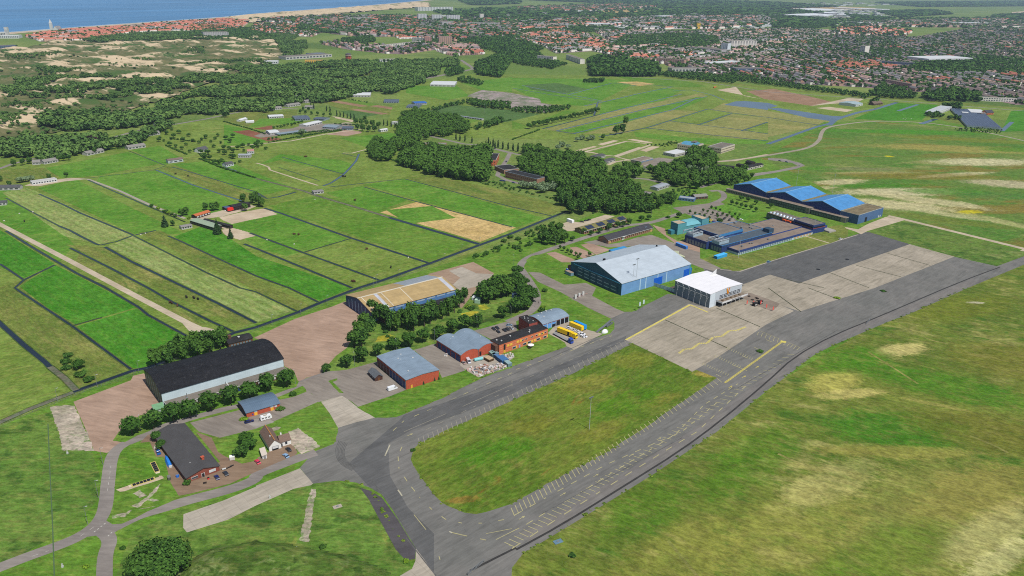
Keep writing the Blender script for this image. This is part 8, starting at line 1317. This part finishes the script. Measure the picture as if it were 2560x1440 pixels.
# person walking on the service road
def person(p,rz,label):
    V=[(0,0,.92),(0,0,1.2),(0,0,1.42),(0,0,1.54),(0.02,0,1.68),(.1,.1,.5),(.16,.1,.04),(-.08,-.1,.5),(-.2,-.1,.06),(0,.2,1.4),(-.05,.26,1.12),(.08,.27,.88),(0,-.2,1.4),(.06,-.26,1.12),(.16,-.27,.9)]; E_=[(0,1),(1,2),(2,3),(3,4),(0,5),(5,6),(0,7),(7,8),(2,9),(9,10),(10,11),(2,12),(12,13),(13,14)]; rr=[.16,.16,.17,.06,.11,.08,.05,.08,.05,.06,.045,.035,.06,.045,.035]
    me=bpy.data.meshes.new('person'); me.from_pydata(V,E_,[]); o=bpy.data.objects.new('person',me); COL.objects.link(o); o.modifiers.new('skin','SKIN'); bm=bmesh.new(); bm.from_mesh(me); ly=bm.verts.layers.skin.verify()
    for i,v in enumerate(bm.verts): v[ly].radius=(rr[i],rr[i]); v[ly].use_root=(i==0)
    bm.to_mesh(me); bm.free(); bpy.context.view_layer.update(); m2=bpy.data.meshes.new_from_object(o.evaluated_get(bpy.context.evaluated_depsgraph_get())); bpy.data.objects.remove(o); m2.materials.clear(); m2.materials.append(P('dark_clothing',(60,62,70),.9)); o=bpy.data.objects.new('person',m2); COL.objects.link(o); o.location=G(*p); o.rotation_euler=(0,0,rz); tag(o,label,'person')
person(PX('d 2135,150')[0],2.2,'person in dark clothes walking on the service road by the pond')
# odds and ends
for s,lab in (('t13 410,1185','white marker post on top of the grass mound'),('t12 628,1355','small white marker post near the bottom edge'),('t12 677,220','little white marker near the pale weeds'),('t13 140,665','white marker block on the concrete strip')): t=thing('marker_post',lab,'marker',W(s)[0]); MB().box(-.35,.35,-.35,.35,0,1.0).build('post',whitew,t); MB().box(-.2,.2,-.2,.2,1.0,1.9).build('cap',whitew,t)
for s,lab,c in (('t13 815,750','pale concrete manhole slab in the mown grass',conc2),('t14 460,1100','bluish metal sheet lying at the grass edge',P('blue_sheet_metal',(110,140,160),.5))): t=thing('ground_slab',lab,'slab',W(s)[0],.5); MB().box(-2,2,-1.2,1.2,0,.35).build('slab',c,t); MB().box(-.5,.5,-.4,.4,.35,.5).build('cover',steel,t)
for s,lab in (('t7 790,1155','round weedy drain ring in the apron, right one'),('t7 500,1255','round weedy drain ring in the apron, left one')): t=thing('drain_ring',lab,'drain',W(s)[0]); MB().cyl((0,0,0),(0,0,.12),2.6,2.6,16).build('rim',conc2,t); MB().cyl((0,0,.12),(0,0,.18),1.8,1.8,16).build('grate',dark,t)
for s,lab in (('t11 1000,345','grey gate barrier across the perimeter lane on the right'),('t13 2200,1370','grey swing gate at the bottom of the taxiway')): 
    a=W(s)[0]; t=thing('barrier_gate',lab,'gate',a,.9); MB().box(-5,5,-.06,.06,.4,.5).box(-5,5,-.06,.06,1.0,1.1).box(-5,5,-.06,.06,1.6,1.7).build('rail',steel,t)
    for x in (-5,0,5): MB().box(x-.1,x+.1,-.1,.1,0,1.8).build('post',steel,t)
trees('shrub',PU,'t11 1150,35 690,105 t10 2480,640',1.6,['dark weed clump on the right apron','weed clump at the slab corner','small weed on the concrete apron'],'shrub',None,2.0); trees('shrub',PC,'t9 1675,965 1785,930 1825,915',2.6,['little conifer against the red brick wall, left one','little conifer against the red brick wall, middle one','little conifer against the red brick wall, right one'],'shrub')
t=thing('excavator','small orange excavator at the far building plot','excavator',W('t2 2025,880')[0],.3); om=P('orange_paint',(226,120,50),.5,k=1.0); MB().box(-3,3,-1.6,1.6,0,1).build('track',rub,t); MB().box(-2.5,2,-1.5,1.5,1,3.2).build('cab',om,t); MB().prism([(1.5,2.4),(5.5,5),(5.8,4.6),(2,1.8)],-.3,.3,'y').build('boom',om,t); MB().prism([(5.4,5),(6.8,1),(6.4,.8),(5.1,4.6)],-.25,.25,'y').build('stick',om,t)
t=lorry('t3 1600,1012 t3 1665,1015',(60,60,64),'bus_dark','dark bus on the straight road along the town edge'); 
# haze
haze=MB().box(-13500,13500,-900,15000,-1.5,262).build('haze',[],None); tag(haze,'thin blue summer haze in the air',None,None,'stuff')
hm=bpy.data.materials.new('haze_air'); hm.use_nodes=True; nt=hm.node_tree; nt.nodes.clear(); ou=nd(nt,'ShaderNodeOutputMaterial'); pv=nd(nt,'ShaderNodeVolumePrincipled'); pv.inputs['Color'].default_value=(.6,.78,1,1); pv.inputs['Density'].default_value=.00004; pv.inputs['Anisotropy'].default_value=0.0; nt.links.new(pv.outputs[0],ou.inputs['Volume']); haze.data.materials.append(hm)
